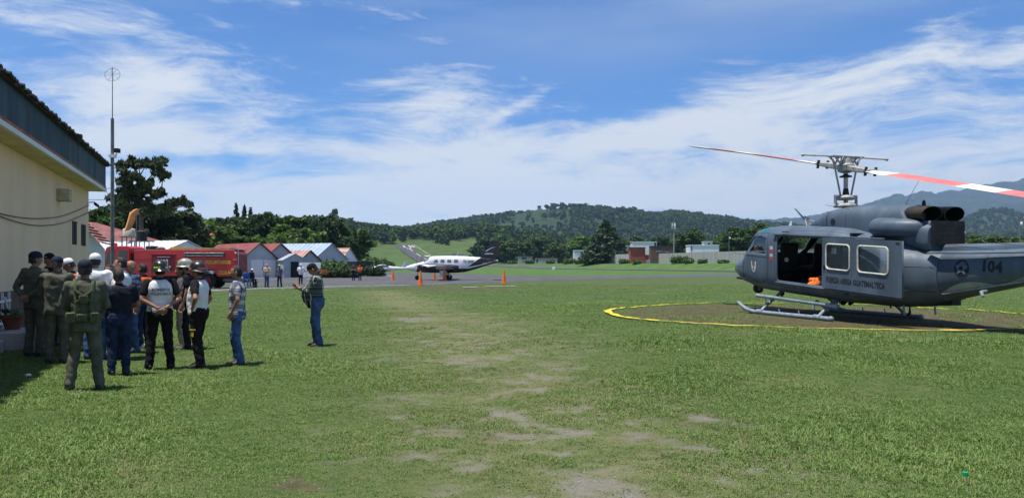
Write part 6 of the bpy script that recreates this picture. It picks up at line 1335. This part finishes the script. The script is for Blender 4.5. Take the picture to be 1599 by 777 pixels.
def head(b_, pos, yaw, pitch, roll=0., scale=1.):
    """head with brow, nose, mouth, chin, eyes and ears; material slots 0 skin 1 eye 2 lip"""
    h = MB(); nu, nv = 28, 20; rings = []
    for i in range(nv + 1):
        f_ = -1 + 2 * (i + .01) / (nv + .02); z = f_ * .118; r_ = math.sqrt(max(0, 1 - abs(f_) ** 2.3)); ring = []
        jaw = max(0, -f_ - .05); wx = .077 * r_ * (1 - .30 * jaw ** 1.5); wy = .096 * r_ * (1 - .12 * jaw)
        for k in range(nu):
            a = 2 * math.pi * k / nu; x = wx * math.cos(a); y = wy * math.sin(a) + .012 * jaw + (-.006)
            fr = max(0, math.sin(a)) ** 10
            y += fr * (.026 * math.exp(-((f_ + .22) / .10) ** 2) + .016 * math.exp(-((f_ + .07) / .14) ** 2) + .009 * math.exp(-((f_ - .17) / .09) ** 2) + .010 * math.exp(-((f_ + .5) / .09) ** 2) + .012 * math.exp(-((f_ + .82) / .14) ** 2))
            ex = math.exp(-((abs(x) - .033) / .016) ** 2) * math.exp(-((f_ - .02) / .09) ** 2) * (1 if math.sin(a) > .3 else 0); y -= .012 * ex
            ring.append((x, y, z))
        rings.append(ring)
    h.ring_loft(rings)
    for s_ in (1, -1):
        h.ellipsoid((s_ * .078, -.012, -.008), (.012, .024, .034), 10, 7)
        h.cur = 1; h.ellipsoid((s_ * .031, .078, .003), (.013, .006, .007), 8, 5); h.cur = 0
    h.cur = 2; h.ellipsoid((0, .0885, -.060), (.024, .008, .008), 10, 5); h.cur = 0
    mt = Matrix.Translation(pos) @ Matrix.Rotation(yaw, 4, 'Z') @ Matrix.Rotation(pitch, 4, 'X') @ Matrix.Rotation(roll, 4, 'Y') @ Matrix.Scale(scale, 4)
    h.xf(mt); b_.join(h); return mt
ARMS = {  # elbow, wrist for the right side (x>0); mirrored for the left
    'down': ((.265, -.03, 1.155), (.275, .05, .905)), 'back': ((.275, -.09, 1.165), (.055, -.215, 1.02)), 'front': ((.275, .02, 1.16), (.10, .24, 1.06)), 'low_front': ((.26, .04, 1.15), (.07, .22, .96)),
    'hip': ((.37, -.12, 1.19), (.19, .02, 1.02)), 'phone': ((.235, .10, 1.17), (.06, .34, 1.25)), 'cross': ((.26, .12, 1.17), (-.09, .24, 1.20)), 'pocket': ((.29, -.06, 1.16), (.20, .06, .93)), 'chest': ((.26, .08, 1.16), (.05, .26, 1.27))}
def person(label, px=None, feet=None, facing=0., h=1.72, D=None, top='tee', topm='white_cloth', sleevem=None, botm='denim', shoe='boot', armR='down', armL='down', headyaw=0., headpitch=0., hat=None, hatm='cap_navy', belly=0., build_=1., stance=(.0, .0, 0.), lod=1., skin='skin', sit=False, x=None, z=None, group=None, lean=0., vest=None, hairlen=1.):
    if x is None: D = D or dist(feet, .1 if px < 140 else .03); x = bx(px, D)
    z0 = G(x, D) if z is None else z
    root = thing('person', label, 'person', (x, D, z0), facing - R(90), group); S = h / 1.75; root.scale = (S, S, S)
    sd_ = sum(map(ord, label)) * .37 % 50; vx = .017 * lod; g = build_
    mir = lambda p, s_: (p[0] * s_ * (1 + (g - 1) * .5 if abs(p[0]) > .15 else 1), p[1], p[2])
    if sit: hip = {s_: (s_ * .09, -.02, .50) for s_ in (1, -1)}; knee = {s_: (s_ * .12, .40, .50) for s_ in (1, -1)}; ank = {s_: (s_ * .12, .42, .09) for s_ in (1, -1)}; dz = -.42
    else:
        sp, fw, tw = stance; hip = {s_: (s_ * .088 * g, 0, .92) for s_ in (1, -1)}; knee = {s_: (s_ * (.098 + sp * .5), .02 + s_ * fw * .5 + (.03 if s_ * fw > .02 else 0), .50) for s_ in (1, -1)}; ank = {s_: (s_ * (.105 + sp), -.03 + s_ * fw, .09) for s_ in (1, -1)}; dz = 0.
    L_ = Matrix.Translation((0, 0, .95 + dz)) @ Matrix.Rotation(-lean, 4, 'X') @ Matrix.Translation((0, 0, -.95)); up = lambda p: tuple(L_ @ Vector(p))
    sh = {s_: up((s_ * .178 * g, -.01, 1.425)) for s_ in (1, -1)}; arm = {}
    for s_, nm in ((1, armR), (-1, armL)):
        e_, w_ = ARMS[nm]; arm[s_] = (up(mir(e_, s_)), up(mir(w_, s_) if nm != 'cross' else (w_[0] * s_, w_[1], w_[2] + .03 * s_)))
    # body
    b_ = MB(); torso(b_, [(z_, w_ * g * .9, d_ * .9 + belly * .6 * bb, y_ + belly * .5 * bb) for z_, w_, d_, y_, bb in ((.86, .15, .10, 0, .2), (.95, .16, .11, 0, .6), (1.08, .15, .105, 0, 1), (1.22, .16, .11, 0, .8), (1.36, .18, .105, -.01, .2), (1.44, .14, .08, -.015, 0), (1.50, .06, .06, -.01, 0))]); b_.xf(L_)
    b_.capsule(up((0, -.012, 1.44)), up((0, .012 + .02 * max(0, -headpitch), 1.56)), .056, .054)
    for s_ in (1, -1):
        b_.capsule(sh[s_], arm[s_][0], .050 * g, .040, 12); b_.capsule(arm[s_][0], arm[s_][1], .041, .027, 12)
        b_.capsule(hip[s_], knee[s_], .07 * g, .05); b_.capsule(knee[s_], ank[s_], .05, .036)
    bme = fuse(b_, vx, 3); hb = MB(); hb.v = [tuple(v.co) for v in bme.vertices]; hb.f = [tuple(p.vertices) for p in bme.polygons]; hb.m = [0] * len(hb.f)
    hp_ = Vector(up((0, .02, 1.632))) + Vector((0, .035 * max(0, -headpitch), -.02 * abs(headpitch))); HM = head(hb, hp_, headyaw, headpitch)
    for s_, nm in ((1, armR), (-1, armL)):
        e_, w_ = map(Vector, arm[s_]); d_ = (w_ - e_).normalized()
        if nm in ('phone', 'chest'): d_ = (d_ + Vector((0, .2, .5))).normalized()
        hand(hb, w_ + d_ * .01, d_, s_, .35 if nm == 'down' else .8, s_)
    body_ = hb.build('body', [M[skin], M['eye'], M['lip']], root, angle=75, fix=False)
    # clothes
    c = .022; suit = top == 'suit'
    tb = MB(); secs = [(z_, w_ * g + c, d_ + c + belly * bb, y_ + belly * .8 * bb) for z_, w_, d_, y_, bb in (((.80 if suit else (.90 if top == 'tuck' else .84)), .158, .118, 0, .25), (.95, .160, .115, 0, .7), (1.08, .150, .108, 0, 1), (1.22, .165, .115, 0, .8), (1.34, .185, .112, -.01, .25), (1.43, .158, .088, -.015, 0), (1.475, .085, .065, -.012, 0), (1.49, .062, .058, -.01, 0))]
    torso(tb, secs); tb.xf(L_); slv = MB()
    for s_ in (1, -1):
        e_, w_ = map(Vector, arm[s_]); S_ = Vector(sh[s_]); long_ = top in ('suit', 'long') ; tgt = slv if sleevem else tb
        sh_in = Vector(up((s_ * .13 * g, -.01, 1.40)))
        tgt.capsule(sh_in, S_, .072, .070 * g)
        if long_: tgt.capsule(S_, e_, .066 * g, .052); tgt.capsule(e_, e_.lerp(w_, .90), .052, .040)
        else: tgt.capsule(S_, S_.lerp(e_, .62), .070 * g, .064)
    lb_ = MB()
    torso(lb_, [(z_ + dz, w_ * g + c, d_ + c + belly * .4 * bb, y_) for z_, w_, d_, y_, bb in ((.80, .12, .09, -.01, 0), (.86, .155, .112, -.012, .3), (.93, .158, .115, -.008, .7), (1.0, .152, .108, 0, 1.), (1.03, .148, .104, 0, 1))])
    for s_ in (1, -1):
        H_, K_, A_ = map(Vector, (hip[s_], knee[s_], ank[s_])); lb_.capsule(H_, K_, .098 * g, .076 * g ** .5); lb_.capsule(K_, A_, .074 * g ** .5, .066); lb_.capsule(A_ + Vector((0, .0, .02)), A_ + Vector((0, .015, -.035)), .068, .066)
    if suit:
        tb.join(lb_); cl = shade_part('flight_suit', fuse(tb, vx, 2, .016, sd_, (8, 8, 8)), M[topm], root)
    else:
        cl = shade_part('shirt', fuse(tb, vx, 2, .012, sd_, (8, 8, 9)), M[topm], root)
        if sleevem: shade_part('sleeves', fuse(slv, vx, 2, .006, sd_), M[sleevem], cl)
        bt = shade_part('trousers', fuse(lb_, vx, 2, .014, sd_ + 7, (8, 8, 11)), M[botm], root)
        if top == 'tuck':
            bl = MB(); bl.ring_loft([[((.158 * g + c + .006 + o_) * math.cos(a), (.114 + c + .006 + o_ + belly * .3) * math.sin(a), .945 + dz + z_) for a in [2 * math.pi * k / 24 for k in range(24)]] for z_, o_ in ((-.02, 0), (-.018, .005), (.018, .005), (.02, 0))]); bl.build('belt', M['black_cloth'], bt)
    for s_ in (1, -1):
        A_ = Vector(ank[s_]); f_ = MB(); ang = s_ * R(-9)
        f_.ring_loft([[(w_ * math.cos(a), y_ + 0, max(0, zc + hh * math.sin(a))) for a in [2 * math.pi * k / 14 for k in range(14)]] for y_, w_, zc, hh in ((-.095, .020, .04, .028), (-.08, .036, .045, .045), (-.03, .042, .055, .055), (.03, .042, .05, .05), (.09, .048, .035, .038), (.14, .043, .028, .03), (.17, .022, .022, .02))]); f_.capsule((0, -.03, .05), (0, -.035, .12), .046, .042, 10)
        f_.xf(Matrix.Translation((A_.x, A_.y + .02, A_.z - .09)) @ Matrix.Rotation(ang, 4, 'Z')); so = f_.build('shoe', M[shoe], root, angle=70)
        sl_ = MB(); sl_.ring_loft([[(.047 * math.cos(a), .035 + .145 * math.sin(a), z_) for a in [2 * math.pi * k / 16 for k in range(16)]] for z_ in (.0, .02)]); sl_.xf(Matrix.Translation((A_.x, A_.y + .02, A_.z - .088)) @ Matrix.Rotation(ang, 4, 'Z')); sl_.build('sole', M['white_shoe'] if shoe == 'white_shoe' else M['boot'], so)
    # collar
    cr = MB(); cr.ring_loft([[tuple(L_ @ Vector(((.064 + o_) * math.cos(a), -.008 + (.062 + o_) * math.sin(a), z_ + .012 * math.sin(a) * -1))) for a in [2 * math.pi * k / 20 for k in range(20)]] for z_, o_ in ((1.465, .010), (1.505, .004), (1.507, -.004), (1.466, .0))]); cr.build('collar', M[sleevem or topm], cl)
    # hair and headgear, all in head space
    hz_ = .0 if hat in (None,) else -.012
    hr = MB(); rings = []
    for i in range(9):
        f_ = -.16 + 1.14 * i / 8; r_ = math.sqrt(max(.0, 1 - min(1, abs(f_)) ** 2.3)); ring = []
        for k in range(26):
            a = 2 * math.pi * k / 26; fr = math.sin(a); lift = .0
            if fr > .25 and f_ < .58: rr_ = .90                                 # bare forehead and face
            elif abs(math.cos(a)) > .75 and f_ < .1: rr_ = .98
            else: rr_ = 1.085
            ring.append((.078 * r_ * rr_ * math.cos(a), -.006 + .097 * r_ * rr_ * math.sin(a), .118 * f_ * (1.06 if f_ > .5 else 1) - (.045 * hairlen if fr < -.1 and i == 0 else 0)))
        rings.append(ring)
    if hat != 'bald': hr.ring_loft(rings); hr.xf(HM); hr.build('hair', M['hair'], root, angle=80)
    if hat == 'cap':
        cp = MB(); cp.ring_loft([[(.090 * r_ * math.cos(a), -.004 + .108 * r_ * math.sin(a), z_) for a in [2 * math.pi * k / 24 for k in range(24)]] for z_, r_ in ((.035, .985), (.055, 1.0), (.085, .95), (.112, .80), (.132, .52), (.140, .2), (.141, .02))]); cp.xf(HM); co_ = cp.build('cap', M[hatm], root, angle=60)
        br = MB(); br.ring_loft([[((.078 - .02 * q) * math.sin(t_) , .085 + .085 * math.cos(t_) * 1. if abs(t_) < 1.5 else .09, .045 - .02 * (math.sin(t_)) ** 2 + dz_) for t_ in np.linspace(-1.5, 1.5, 13)] for q, dz_ in ((0, 0), (0, .006))]); br.xf(HM); br.build('brim', M[hatm], co_)
        bu = MB().ellipsoid((0, -.004, .142), (.008, .008, .005), 8, 4); bu.xf(HM); bu.build('button', M[hatm], co_)
    if hat in ('helmet_y', 'helmet_o', 'helmet_s'):
        hm_ = M['helmet_silver'] if hat == 'helmet_s' else M['helmet_black']; cp = MB(); cp.ring_loft([[(.118 * r_ * math.cos(a), -.004 + .140 * r_ * math.sin(a) - (.03 if math.sin(a) < -.3 and z_ < .03 else 0), z_ - (.018 if math.sin(a) < -.3 and z_ < .03 else 0)) for a in [2 * math.pi * k / 28 for k in range(28)]] for z_, r_ in ((.002, 1.20), (.008, 1.23), (.016, 1.19), (.030, 1.04), (.07, 1.02), (.11, .92), (.145, .74), (.168, .45), (.177, .18), (.178, .02))]); cp.xf(HM); ho_ = cp.build('helmet', hm_, root, angle=45)
        if hat != 'helmet_s':
            rm = M['reflect_yellow' if hat == 'helmet_y' else 'reflect_orange']
            for a0 in ((-160, -110), (-75, -25), (15, 65), (105, 155)):
                st_ = MB(); st_.ring_loft([[(.1265 * math.cos(R(a)), -.004 + .1495 * math.sin(R(a)), z_) for a in np.linspace(a0[0], a0[1], 7)] for z_ in (.040, .068)], False, False, False); st_.xf(HM); st_.build('reflective_stripe', rm, ho_, fix=False)
        rd = MB().tube([(0, y_, z_) for y_, z_ in ((-.13, .07), (-.1, .13), (-.04, .172), (.04, .172), (.1, .13), (.13, .07))], .008, 5); rd.xf(HM); rd.build('crest_ridge', hm_, ho_)
    if vest:
        vb = MB(); torso(vb, [(z_, w_ * g + c + .016, d_ + c + .016 + belly * bb, y_ + belly * .8 * bb) for z_, w_, d_, y_, bb in ((.93, .162, .118, 0, .8), (1.08, .155, .112, 0, 1), (1.22, .168, .118, 0, .8), (1.34, .172, .112, -.01, .2), (1.44, .125, .085, -.015, 0), (1.465, .08, .07, -.012, 0))]); vb.xf(L_); shade_part('vest', fuse(vb, vx, 2, .007, sd_ + 3), M[vest], root)
    return root, dict(L=L_, HM=HM, arm=arm, cl=cl, sh=sh)
def fcg(a): return R(a)              # facing as compass in the plane: 90 = away from the camera, 180 = towards the left, 0 = towards the right
GP = 'people gathered by the beige building'
NEAR = []
def patch(root, pos, r_, m, nrm=(-1, -.4, 0)):
    v = Vector(nrm).normalized(); MB().cyl(Vector(pos), Vector(pos) + v * .012, r_, n=16).build('shoulder_patch', M[m], root)
# olive flight suits
p, k_ = person('person in olive flight suit and navy cap, hands clasped behind, beside the concrete step', 55, 557, fcg(82), 1.80, top='suit', topm='olive', armR='back', armL='back', hat='cap', headyaw=-.5, group=GP)
patch(p, (.262, -.02, 1.36), .04, 'lime', (1, -.3, 0)); patch(p, (-.262, -.02, 1.36), .036, 'cap_navy', (-1, -.3, 0))
p, k_ = person('person in olive flight suit and blue cap between two other flight suits', 89, 563, fcg(104), 1.76, top='suit', topm='olive', armR='low_front', armL='low_front', hat='cap', headpitch=-.15, build_=1.05, group=GP)
p5, k5 = person('person in olive flight suit wearing a green webbing harness, seen from behind', 133, 612, fcg(114), 1.735, D=10.3, top='suit', topm='olive', armR='low_front', armL='front', hat='cap', build_=1.03, stance=(.075, -.03, 0), group=GP)
hv = MB()
for s_ in (1, -1):
    hv.tube([(s_ * .10, -.165, 1.02), (s_ * .085, -.162, 1.2), (s_ * .10, -.15, 1.38), (s_ * .105, -.06, 1.49), (s_ * .11, .10, 1.42), (s_ * .12, .16, 1.2)], .024, 8)
hv.tube([(.10, -.168, 1.36), (0, -.185, 1.28), (-.10, -.168, 1.2)], .02, 6); hv.tube([(-.10, -.168, 1.36), (0, -.185, 1.28), (.10, -.168, 1.2)], .02, 6)
hw = hv.build('webbing_harness', M['olive_web'], p5)
MB().ring_loft([[((.215 + o_) * math.cos(a), (.165 + o_) * math.sin(a), z_) for a in [2 * math.pi * k / 24 for k in range(24)]] for z_, o_ in ((.97, 0), (.975, .008), (1.035, .008), (1.04, 0))]).build('web_belt', M['olive_web'], hw)
for x_, w_, h_ in ((-.15, .12, .14), (-.02, .13, .10), (.13, .11, .13)): MB().box((x_, -.175, 1.0), (w_, .07, h_)).build('pouch', M['olive_web'], hw, bevel=.015)
MB().box((.0, -.18, 1.24), (.12, .05, .12)).build('back_pad', M['olive_web'], hw, bevel=.02)
patch(p, (.272, -.02, 1.35), .04, 'lime', (1, -.3, 0)); patch(p, (-.272, -.02, 1.35), .036, 'cap_navy', (-1, -.3, 0)); patch(p5, (-.258, -.03, 1.34), .042, 'marking'); 
person('person with dark cap half hidden behind two flight suits', 77, 0, fcg(-30), 1.80, D=15.0, top='suit', topm='black_cloth', armR='down', armL='down', hat='cap', hatm='cap_black', group=GP)
person('person in black and white cap and orange vest looking down', 111, 0, fcg(200), 1.70, D=14.3, top='tee', topm='black_cloth', vest='orange_vest', armR='front', armL='front', hat='cap', hatm='cap_white', headpitch=-.45, botm='denim_dark', group=GP)
person('person in white T-shirt and white cap facing away', 149, 0, fcg(108), 1.83, D=13.4, top='tee', topm='white_cloth', hat='cap', hatm='cap_white', botm='denim', armR='low_front', armL='low_front', build_=1.1, group=GP)
person('person with glasses and white shirt in profile, glasses on', 190, 0, fcg(190), 1.80, D=13.6, top='long', topm='white_cloth', botm='denim_dark', armR='front', armL='front', headyaw=.1, belly=.05, skin='skin_pale', group=GP)
person('person in navy T-shirt and dark jeans seen from behind', 186, 583, fcg(120), 1.62, top='tee', topm='navy', botm='denim_dark', armR='front', armL='front', belly=.03, build_=1.12, group=GP)
person('person in white top behind the navy T-shirt', 170, 0, fcg(-60), 1.62, D=14.6, top='tee', topm='white_cloth', botm='denim_dark', armR='cross', armL='cross', group=GP)
person('bald person in blue plaid shirt behind the white shirts', 206, 0, fcg(235), 1.72, D=14.4, top='long', topm='plaid_blue', botm='denim', hat='bald', armR='front', armL='down', group=GP)
person('person in orange vest and jeans partly behind the yellow striped helmet', 224, 546, fcg(160), 1.66, top='tee', topm='navy', botm='denim_dark', vest='orange_vest', armR='front', armL='front', shoe='white_shoe', group=GP)
pa, ka = person('firefighter in black helmet with yellow stripes, hands clasped behind white and black shirt', 250, 573, fcg(122), 1.72, top='tuck', topm='white_cloth', sleevem='black_cloth', botm='black_cloth', armR='back', armL='back', hat='helmet_y', headyaw=.25, build_=1.1, stance=(.06, .0, 0), group=GP)
pb, kb = person('firefighter in black helmet with orange patches, hand on hip', 311, 571, fcg(178), 1.70, top='tuck', topm='white_cloth', sleevem='black_cloth', botm='black_cloth', armR='pocket', armL='hip', hat='helmet_o', belly=.03, build_=1.12, stance=(.03, .05, 0), group=GP)
for z_, x_ in ((.66, -.20),): MB().box((x_, .02, z_), (.012, .10, .022)).build('pocket_stripe', M['yellow_letter'], pb); MB().box((x_ + .004, .02, z_ - .075), (.012, .034, .085)).build('trouser_patch', M['yellow_letter'], pb)
patch(pb, (-.272, .0, 1.33), .035, 'reflect_orange', (-1, 0, 0)); patch(pa, (-.265, -.02, 1.36), .03, 'red_paint', (-1, -.5, 0))
person('person in striped dark shirt and khaki trousers between the firefighters', 284, 545, fcg(205), 1.66, top='tee', topm='stripe', botm='khaki', armR='front', armL='front', belly=.04, build_=1.08, group=GP)
person('person in silver grey helmet behind the orange patched helmet', 291, 0, fcg(200), 1.74, D=15.2, top='tee', topm='black_cloth', botm='black_cloth', hat='helmet_s', armR='down', armL='down', group=GP)
pc, kc = person('person in white checked shirt and blue jeans standing in profile', 371, 567, fcg(190), 1.68, top='tee', topm='plaid_white', botm='denim', shoe='brown_boot', armR='pocket', armL='pocket', hairlen=1.2, build_=.98, stance=(-.02, .04, 0), group=GP)
pd, kd = person('person in dark green plaid shirt and cap looking down at a phone', 495, 540, fcg(184), 1.70, top='long', topm='plaid_green', botm='denim', shoe='brown_boot', armR='phone', armL='phone', hat='cap', hatm='cap_black', headpitch=-.55, belly=.10, build_=1.2, lean=.06, stance=(-.02, .05, 0))
MB().box((-.185, .12, .90), (.03, .07, .16)).build('belt_pouch', M['black_cloth'], pd, bevel=.01)
# the phone lies in both hands
ph = MB().box((0, 0, 0), (.075, .012, .15)).build('mobile_phone', M['heli_black'], bevel=.004); w_ = (Vector(kd['arm'][1][1]) + Vector(kd['arm'][-1][1])) / 2 + Vector((0, .08, .05))
ph.location = Matrix.Translation(pd.location) @ Matrix.Rotation(pd.rotation_euler.z, 4, 'Z') @ (w_ * pd.scale.x); ph.rotation_euler = (R(-50), 0, pd.rotation_euler.z); tag(ph, 'black mobile phone held in two hands by the plaid shirt', 'phone')
# lettering on the firefighter's back, laid onto the cloth
def back_text(root, info, txt, size, z0, m, sx_=.8):
    me = text_mesh(txt, size, .0012, 0, 'CENTER', 1.05, sx_); bt = bmesh.new(); bt.from_mesh(me); bmesh.ops.triangulate(bt, faces=bt.faces); bmesh.ops.subdivide_edges(bt, edges=bt.edges, cuts=1); bt.to_mesh(me); bt.free()
    s_ = info['cl'].data; bv = BVHTree.FromPolygons([v.co for v in s_.vertices], [tuple(p.vertices) for p in s_.polygons])
    for v in me.vertices:
        x_, z_ = v.co.x, z0 + v.co.y; h_ = bv.ray_cast(Vector((x_, -1, z_)), Vector((0, 1, 0))); v.co = Vector((x_, (h_[0].y if h_[0] else -.15) - .004, z_))
    me.materials.clear(); me.materials.append(m); return link('back_lettering', me, root)
back_text(pa, ka, 'BOMBEROS', .066, 1.315, M['marking']); back_text(pa, ka, 'VOLUNTARIOS', .066, 1.25, M['marking'], .68)
# people on the apron
GA = 'people standing on the apron'
person('person in beige vest and jeans talking on the apron', 417, 448, fcg(-40), 1.76, top='tee', topm='beige_cloth', botm='denim', armR='chest', armL='cross', lod=1.8, hat='bald', skin='skin_pale', build_=1.1, group=GA)
person('person in lime green cap and grey shirt on the apron', 437, 448, fcg(-110), 1.70, top='long', topm='grey_blue', botm='denim_dark', armR='hip', armL='down', lod=1.8, hat='cap', hatm='lime', stance=(.06, 0, 0), group=GA)
person('person in white shirt and white cap with black trousers on the apron', 470, 443, fcg(-70), 1.74, top='tee', topm='white_cloth', botm='black_cloth', armR='front', armL='hip', lod=1.8, hat='cap', hatm='cap_white', build_=1.1, group=GA)
person('person in dark clothes with crossed arms far out on the apron', 552.5, 437.5, fcg(-90), 1.70, top='tee', topm='navy', botm='denim_dark', armR='cross', armL='cross', lod=2.2, group=GA)
person('person in red orange shirt far out on the apron', 562.5, 437.5, fcg(-90), 1.70, top='tee', topm='red_orange', botm='denim_dark', armR='cross', armL='cross', lod=2.2, group=GA)
person('person in bright blue shirt sitting on the rear step of the fire engine', sit=True, facing=fcg(-35), h=1.68, x=bx(384, 55.2), D=55.2, z=.12, top='tee', topm='blue_cloth', botm='denim', armR='low_front', armL='low_front', lod=1.8, lean=.25, headpitch=-.2)
person('person in dark clothes and pale cap sitting behind the blue shirt', sit=True, facing=fcg(-30), h=1.70, x=bx(392, 56.2), D=56.2, z=.12, top='long', topm='black_cloth', botm='black_cloth', armR='low_front', armL='low_front', lod=1.8, hat='cap', hatm='cap_white', lean=.2)
bn = thing('low_bench', 'low grey bench at the tail of the fire engine', 'bench', (bx(386, 56), 56, .012), R(60)); MB().bar(-.9, .9, -.25, .25, .40, .46).build('seat', M['galv'], bn)
for x_ in (-.75, .75): MB().bar(x_ - .04, x_ + .04, -.2, .2, 0, .40).build('leg', M['galv'], bn)
bpy.data.objects.remove(TMP)
# ------------------------------------------------------------------ grass
def blade_mat(name, a, b, tr=.25):
    m = bpy.data.materials.new(name); m.use_nodes = True; t = NT(m.node_tree); bs = t.n['Principled BSDF']
    oi = t.add('ShaderNodeObjectInfo'); geo = t.add('ShaderNodeNewGeometry'); f = t.math('ADD', t.math('MULTIPLY', oi.outputs['Random'], .5), t.math('MULTIPLY', t.noise(geo.outputs['Position'], .7, 4, .6), .7))
    c = t.mix(t.ramp(f, .3, .85), tuple(a) + (1,), tuple(b) + (1,)); t.l.new(c, bs.inputs['Base Color']); bs.inputs['Roughness'].default_value = .55; bs.inputs['Specular IOR Level'].default_value = .3
    tl = t.add('ShaderNodeBsdfTranslucent'); t.l.new(c, tl.inputs[0]); mx = t.add('ShaderNodeMixShader'); mx.inputs[0].default_value = tr
    t.l.new(bs.outputs[0], mx.inputs[1]); t.l.new(tl.outputs[0], mx.inputs[2]); t.l.new(mx.outputs[0], t.n['Material Output'].inputs[0]); return m
M['grass_a'] = blade_mat('grass_green', (.096, .178, .030), (.178, .264, .066)); M['grass_b'] = blade_mat('grass_dry', (.17, .19, .065), (.29, .27, .125))
def tuft(seed, n, h, spread, wd, m):
    rg = random.Random(seed); b_ = MB()
    for k in range(n):
        a = rg.uniform(0, 6.28); r_ = spread * rg.random() ** .6; p = Vector((r_ * math.cos(a), r_ * math.sin(a), -.01)); hh = h * rg.uniform(.5, 1.25); lean = rg.uniform(.25, 1.3) * hh; da = rg.uniform(0, 6.28); d = Vector((math.cos(da), math.sin(da), 0)); s_ = Vector((-d.y, d.x, 0)) * wd * rg.uniform(.6, 1.2)
        q1 = p + d * lean * .35 + Vector((0, 0, hh * .65)); q2 = p + d * lean + Vector((0, 0, hh * rg.uniform(.6, .95)))
        i = [b_.vert(v) for v in (p - s_, p + s_, q1 + s_ * .8, q1 - s_ * .8, q2)]; b_.face((i[0], i[1], i[2], i[3])); b_.face((i[3], i[2], i[4]))
    return source('grass_tuft', b_.mesh('grass_tuft', m, smooth=True, angle=180, fix=False))
green = [tuft(k, 20, .031, .080, .0034, M['grass_a']) for k in range(5)] + [tuft(20, 12, .052, .06, .0034, M['grass_a']), tuft(77, 9, .026, .02, .011, M['grass_a'])]
dryt = [tuft(40 + k, 13, .028, .080, .003, M['grass_b']) for k in range(3)]
def lawn(n, y0, y1, smin, smax, seed, side=1.0, p=1.0):
    rg = np.random.default_rng(seed); y = (rg.uniform(y0 ** p, y1 ** p, n)) ** (1 / p); x = rg.uniform(-.82, .86, n) * (y + 1.8) * side
    mk = masks(x, y); cov = np.clip(mk[:, 0] * 1.15 + mk[:, 1] * .98, 0, 1); ok = rg.random(n) > cov * .97
    wx, wy = x - KX, y - KY; inside = (wx * .935 + wy * .3544) < .15           # not inside the beige building
    ring = np.abs(np.hypot(x - 8.3, y - 21.2) - 5.62); ok &= (ring > .16) | (rg.random(n) < .35)
    ok &= ~((inside) & (wx * .3544 - wy * .935 > -.2))
    x, y, mk = x[ok], y[ok], mk[ok]; dry = np.clip(mk[:, 2] * .95 + mk[:, 1] * .6 + mk[:, 0] * .6, 0, 1); isdry = rg.random(len(x)) < .17 + .66 * dry
    lush = np.clip(.9 + .35 * fbm(x, y, .9, 21), .55, 1.5) * (1 - .40 * dry); s = rg.uniform(smin, smax, len(x)) * lush
    z = gz(x, y)
    P = np.stack([x, y, z], 1); return P[~isdry], s[~isdry], P[isdry], s[isdry]
a_ = lawn(108000, 4.6, 13, .75, 1.25, 5, p=1.6); b_ = lawn(102000, 13, 30, 1.0, 1.6, 6, p=1.5); c_ = lawn(45000, 30, 66, 1.4, 2.2, 7, p=1.5)
stuff_gn('turf_grass', np.concatenate([a_[0], b_[0], c_[0]]), np.concatenate([a_[1], b_[1], c_[1]]), green, 'short green grass blades over the airfield turf', tilt=.15)
stuff_gn('dry_grass', np.concatenate([a_[2], b_[2], c_[2]]), np.concatenate([a_[3], b_[3], c_[3]]), dryt, 'sparse dry yellow grass along the worn track', tilt=.15)
# loose stones on the bare track
peb = [source('pebble', MB().ellipsoid((0, 0, .3), (1, .8, .55), 7, 4).mesh('pebble', mat('pebble_stone', (.27, .265, .25), .9, var=.25, scale=2.)))]
rg = np.random.default_rng(3); x = rg.uniform(-6, 9, 60000); y = rg.uniform(4.8, 24, 60000); mk = masks(x, y); ok = rg.random(len(x)) < mk[:, 0] * .9; x, y = x[ok], y[ok]
stuff_gn('gravel', np.stack([x, y, gz(x, y)], 1), rg.uniform(.004, .011, len(x)), peb, 'loose grey gravel in the bare track', tilt=.3)
# litter
o = thing('bottle_cap', 'small green plastic cap lying in the dry grass', 'cap', (bx(1504, 6.05), 6.02, .05)); MB().lathe([(.0, 0), (.020, 0), (.021, .016), (.02, .028), (.0, .028)], n=16).build('cap_shell', mat('green_plastic', (.0, .35, .16), .4, var=.05), o)
o = MB(); o.ellipsoid((0, 0, .02), (.05, .03, .02), 10, 6)
for i, v in enumerate(o.v): q = Vector(v); o.v[i] = tuple(q * (1 + .35 * noise.noise(q * 60)))
o = o.build('paper_scrap', M['white_paint']); D = dist(598); o.location = (bx(45, D), D, G(bx(45, D), D) + .03); tag(o, 'crumpled white paper scrap in the grass near the flight suits', 'paper')
# ------------------------------------------------------------------ the air
hz = MB(); hz.bar(-10400, 10400, -60, 9500, -14, 900)
hm = bpy.data.materials.new('air'); hm.use_nodes = True; t = NT(hm.node_tree); t.n.clear()
pv = t.add('ShaderNodeVolumePrincipled'); pv.inputs['Color'].default_value = (.45, .68, 1, 1); pv.inputs['Density'].default_value = 7.5e-5; pv.inputs['Anisotropy'].default_value = .2
ho = t.add('ShaderNodeOutputMaterial'); t.l.new(pv.outputs[0], ho.inputs['Volume'])
haze = tag(hz.build('haze', hm, smooth=False), 'thin blue daylight haze over the valley', kind='stuff')
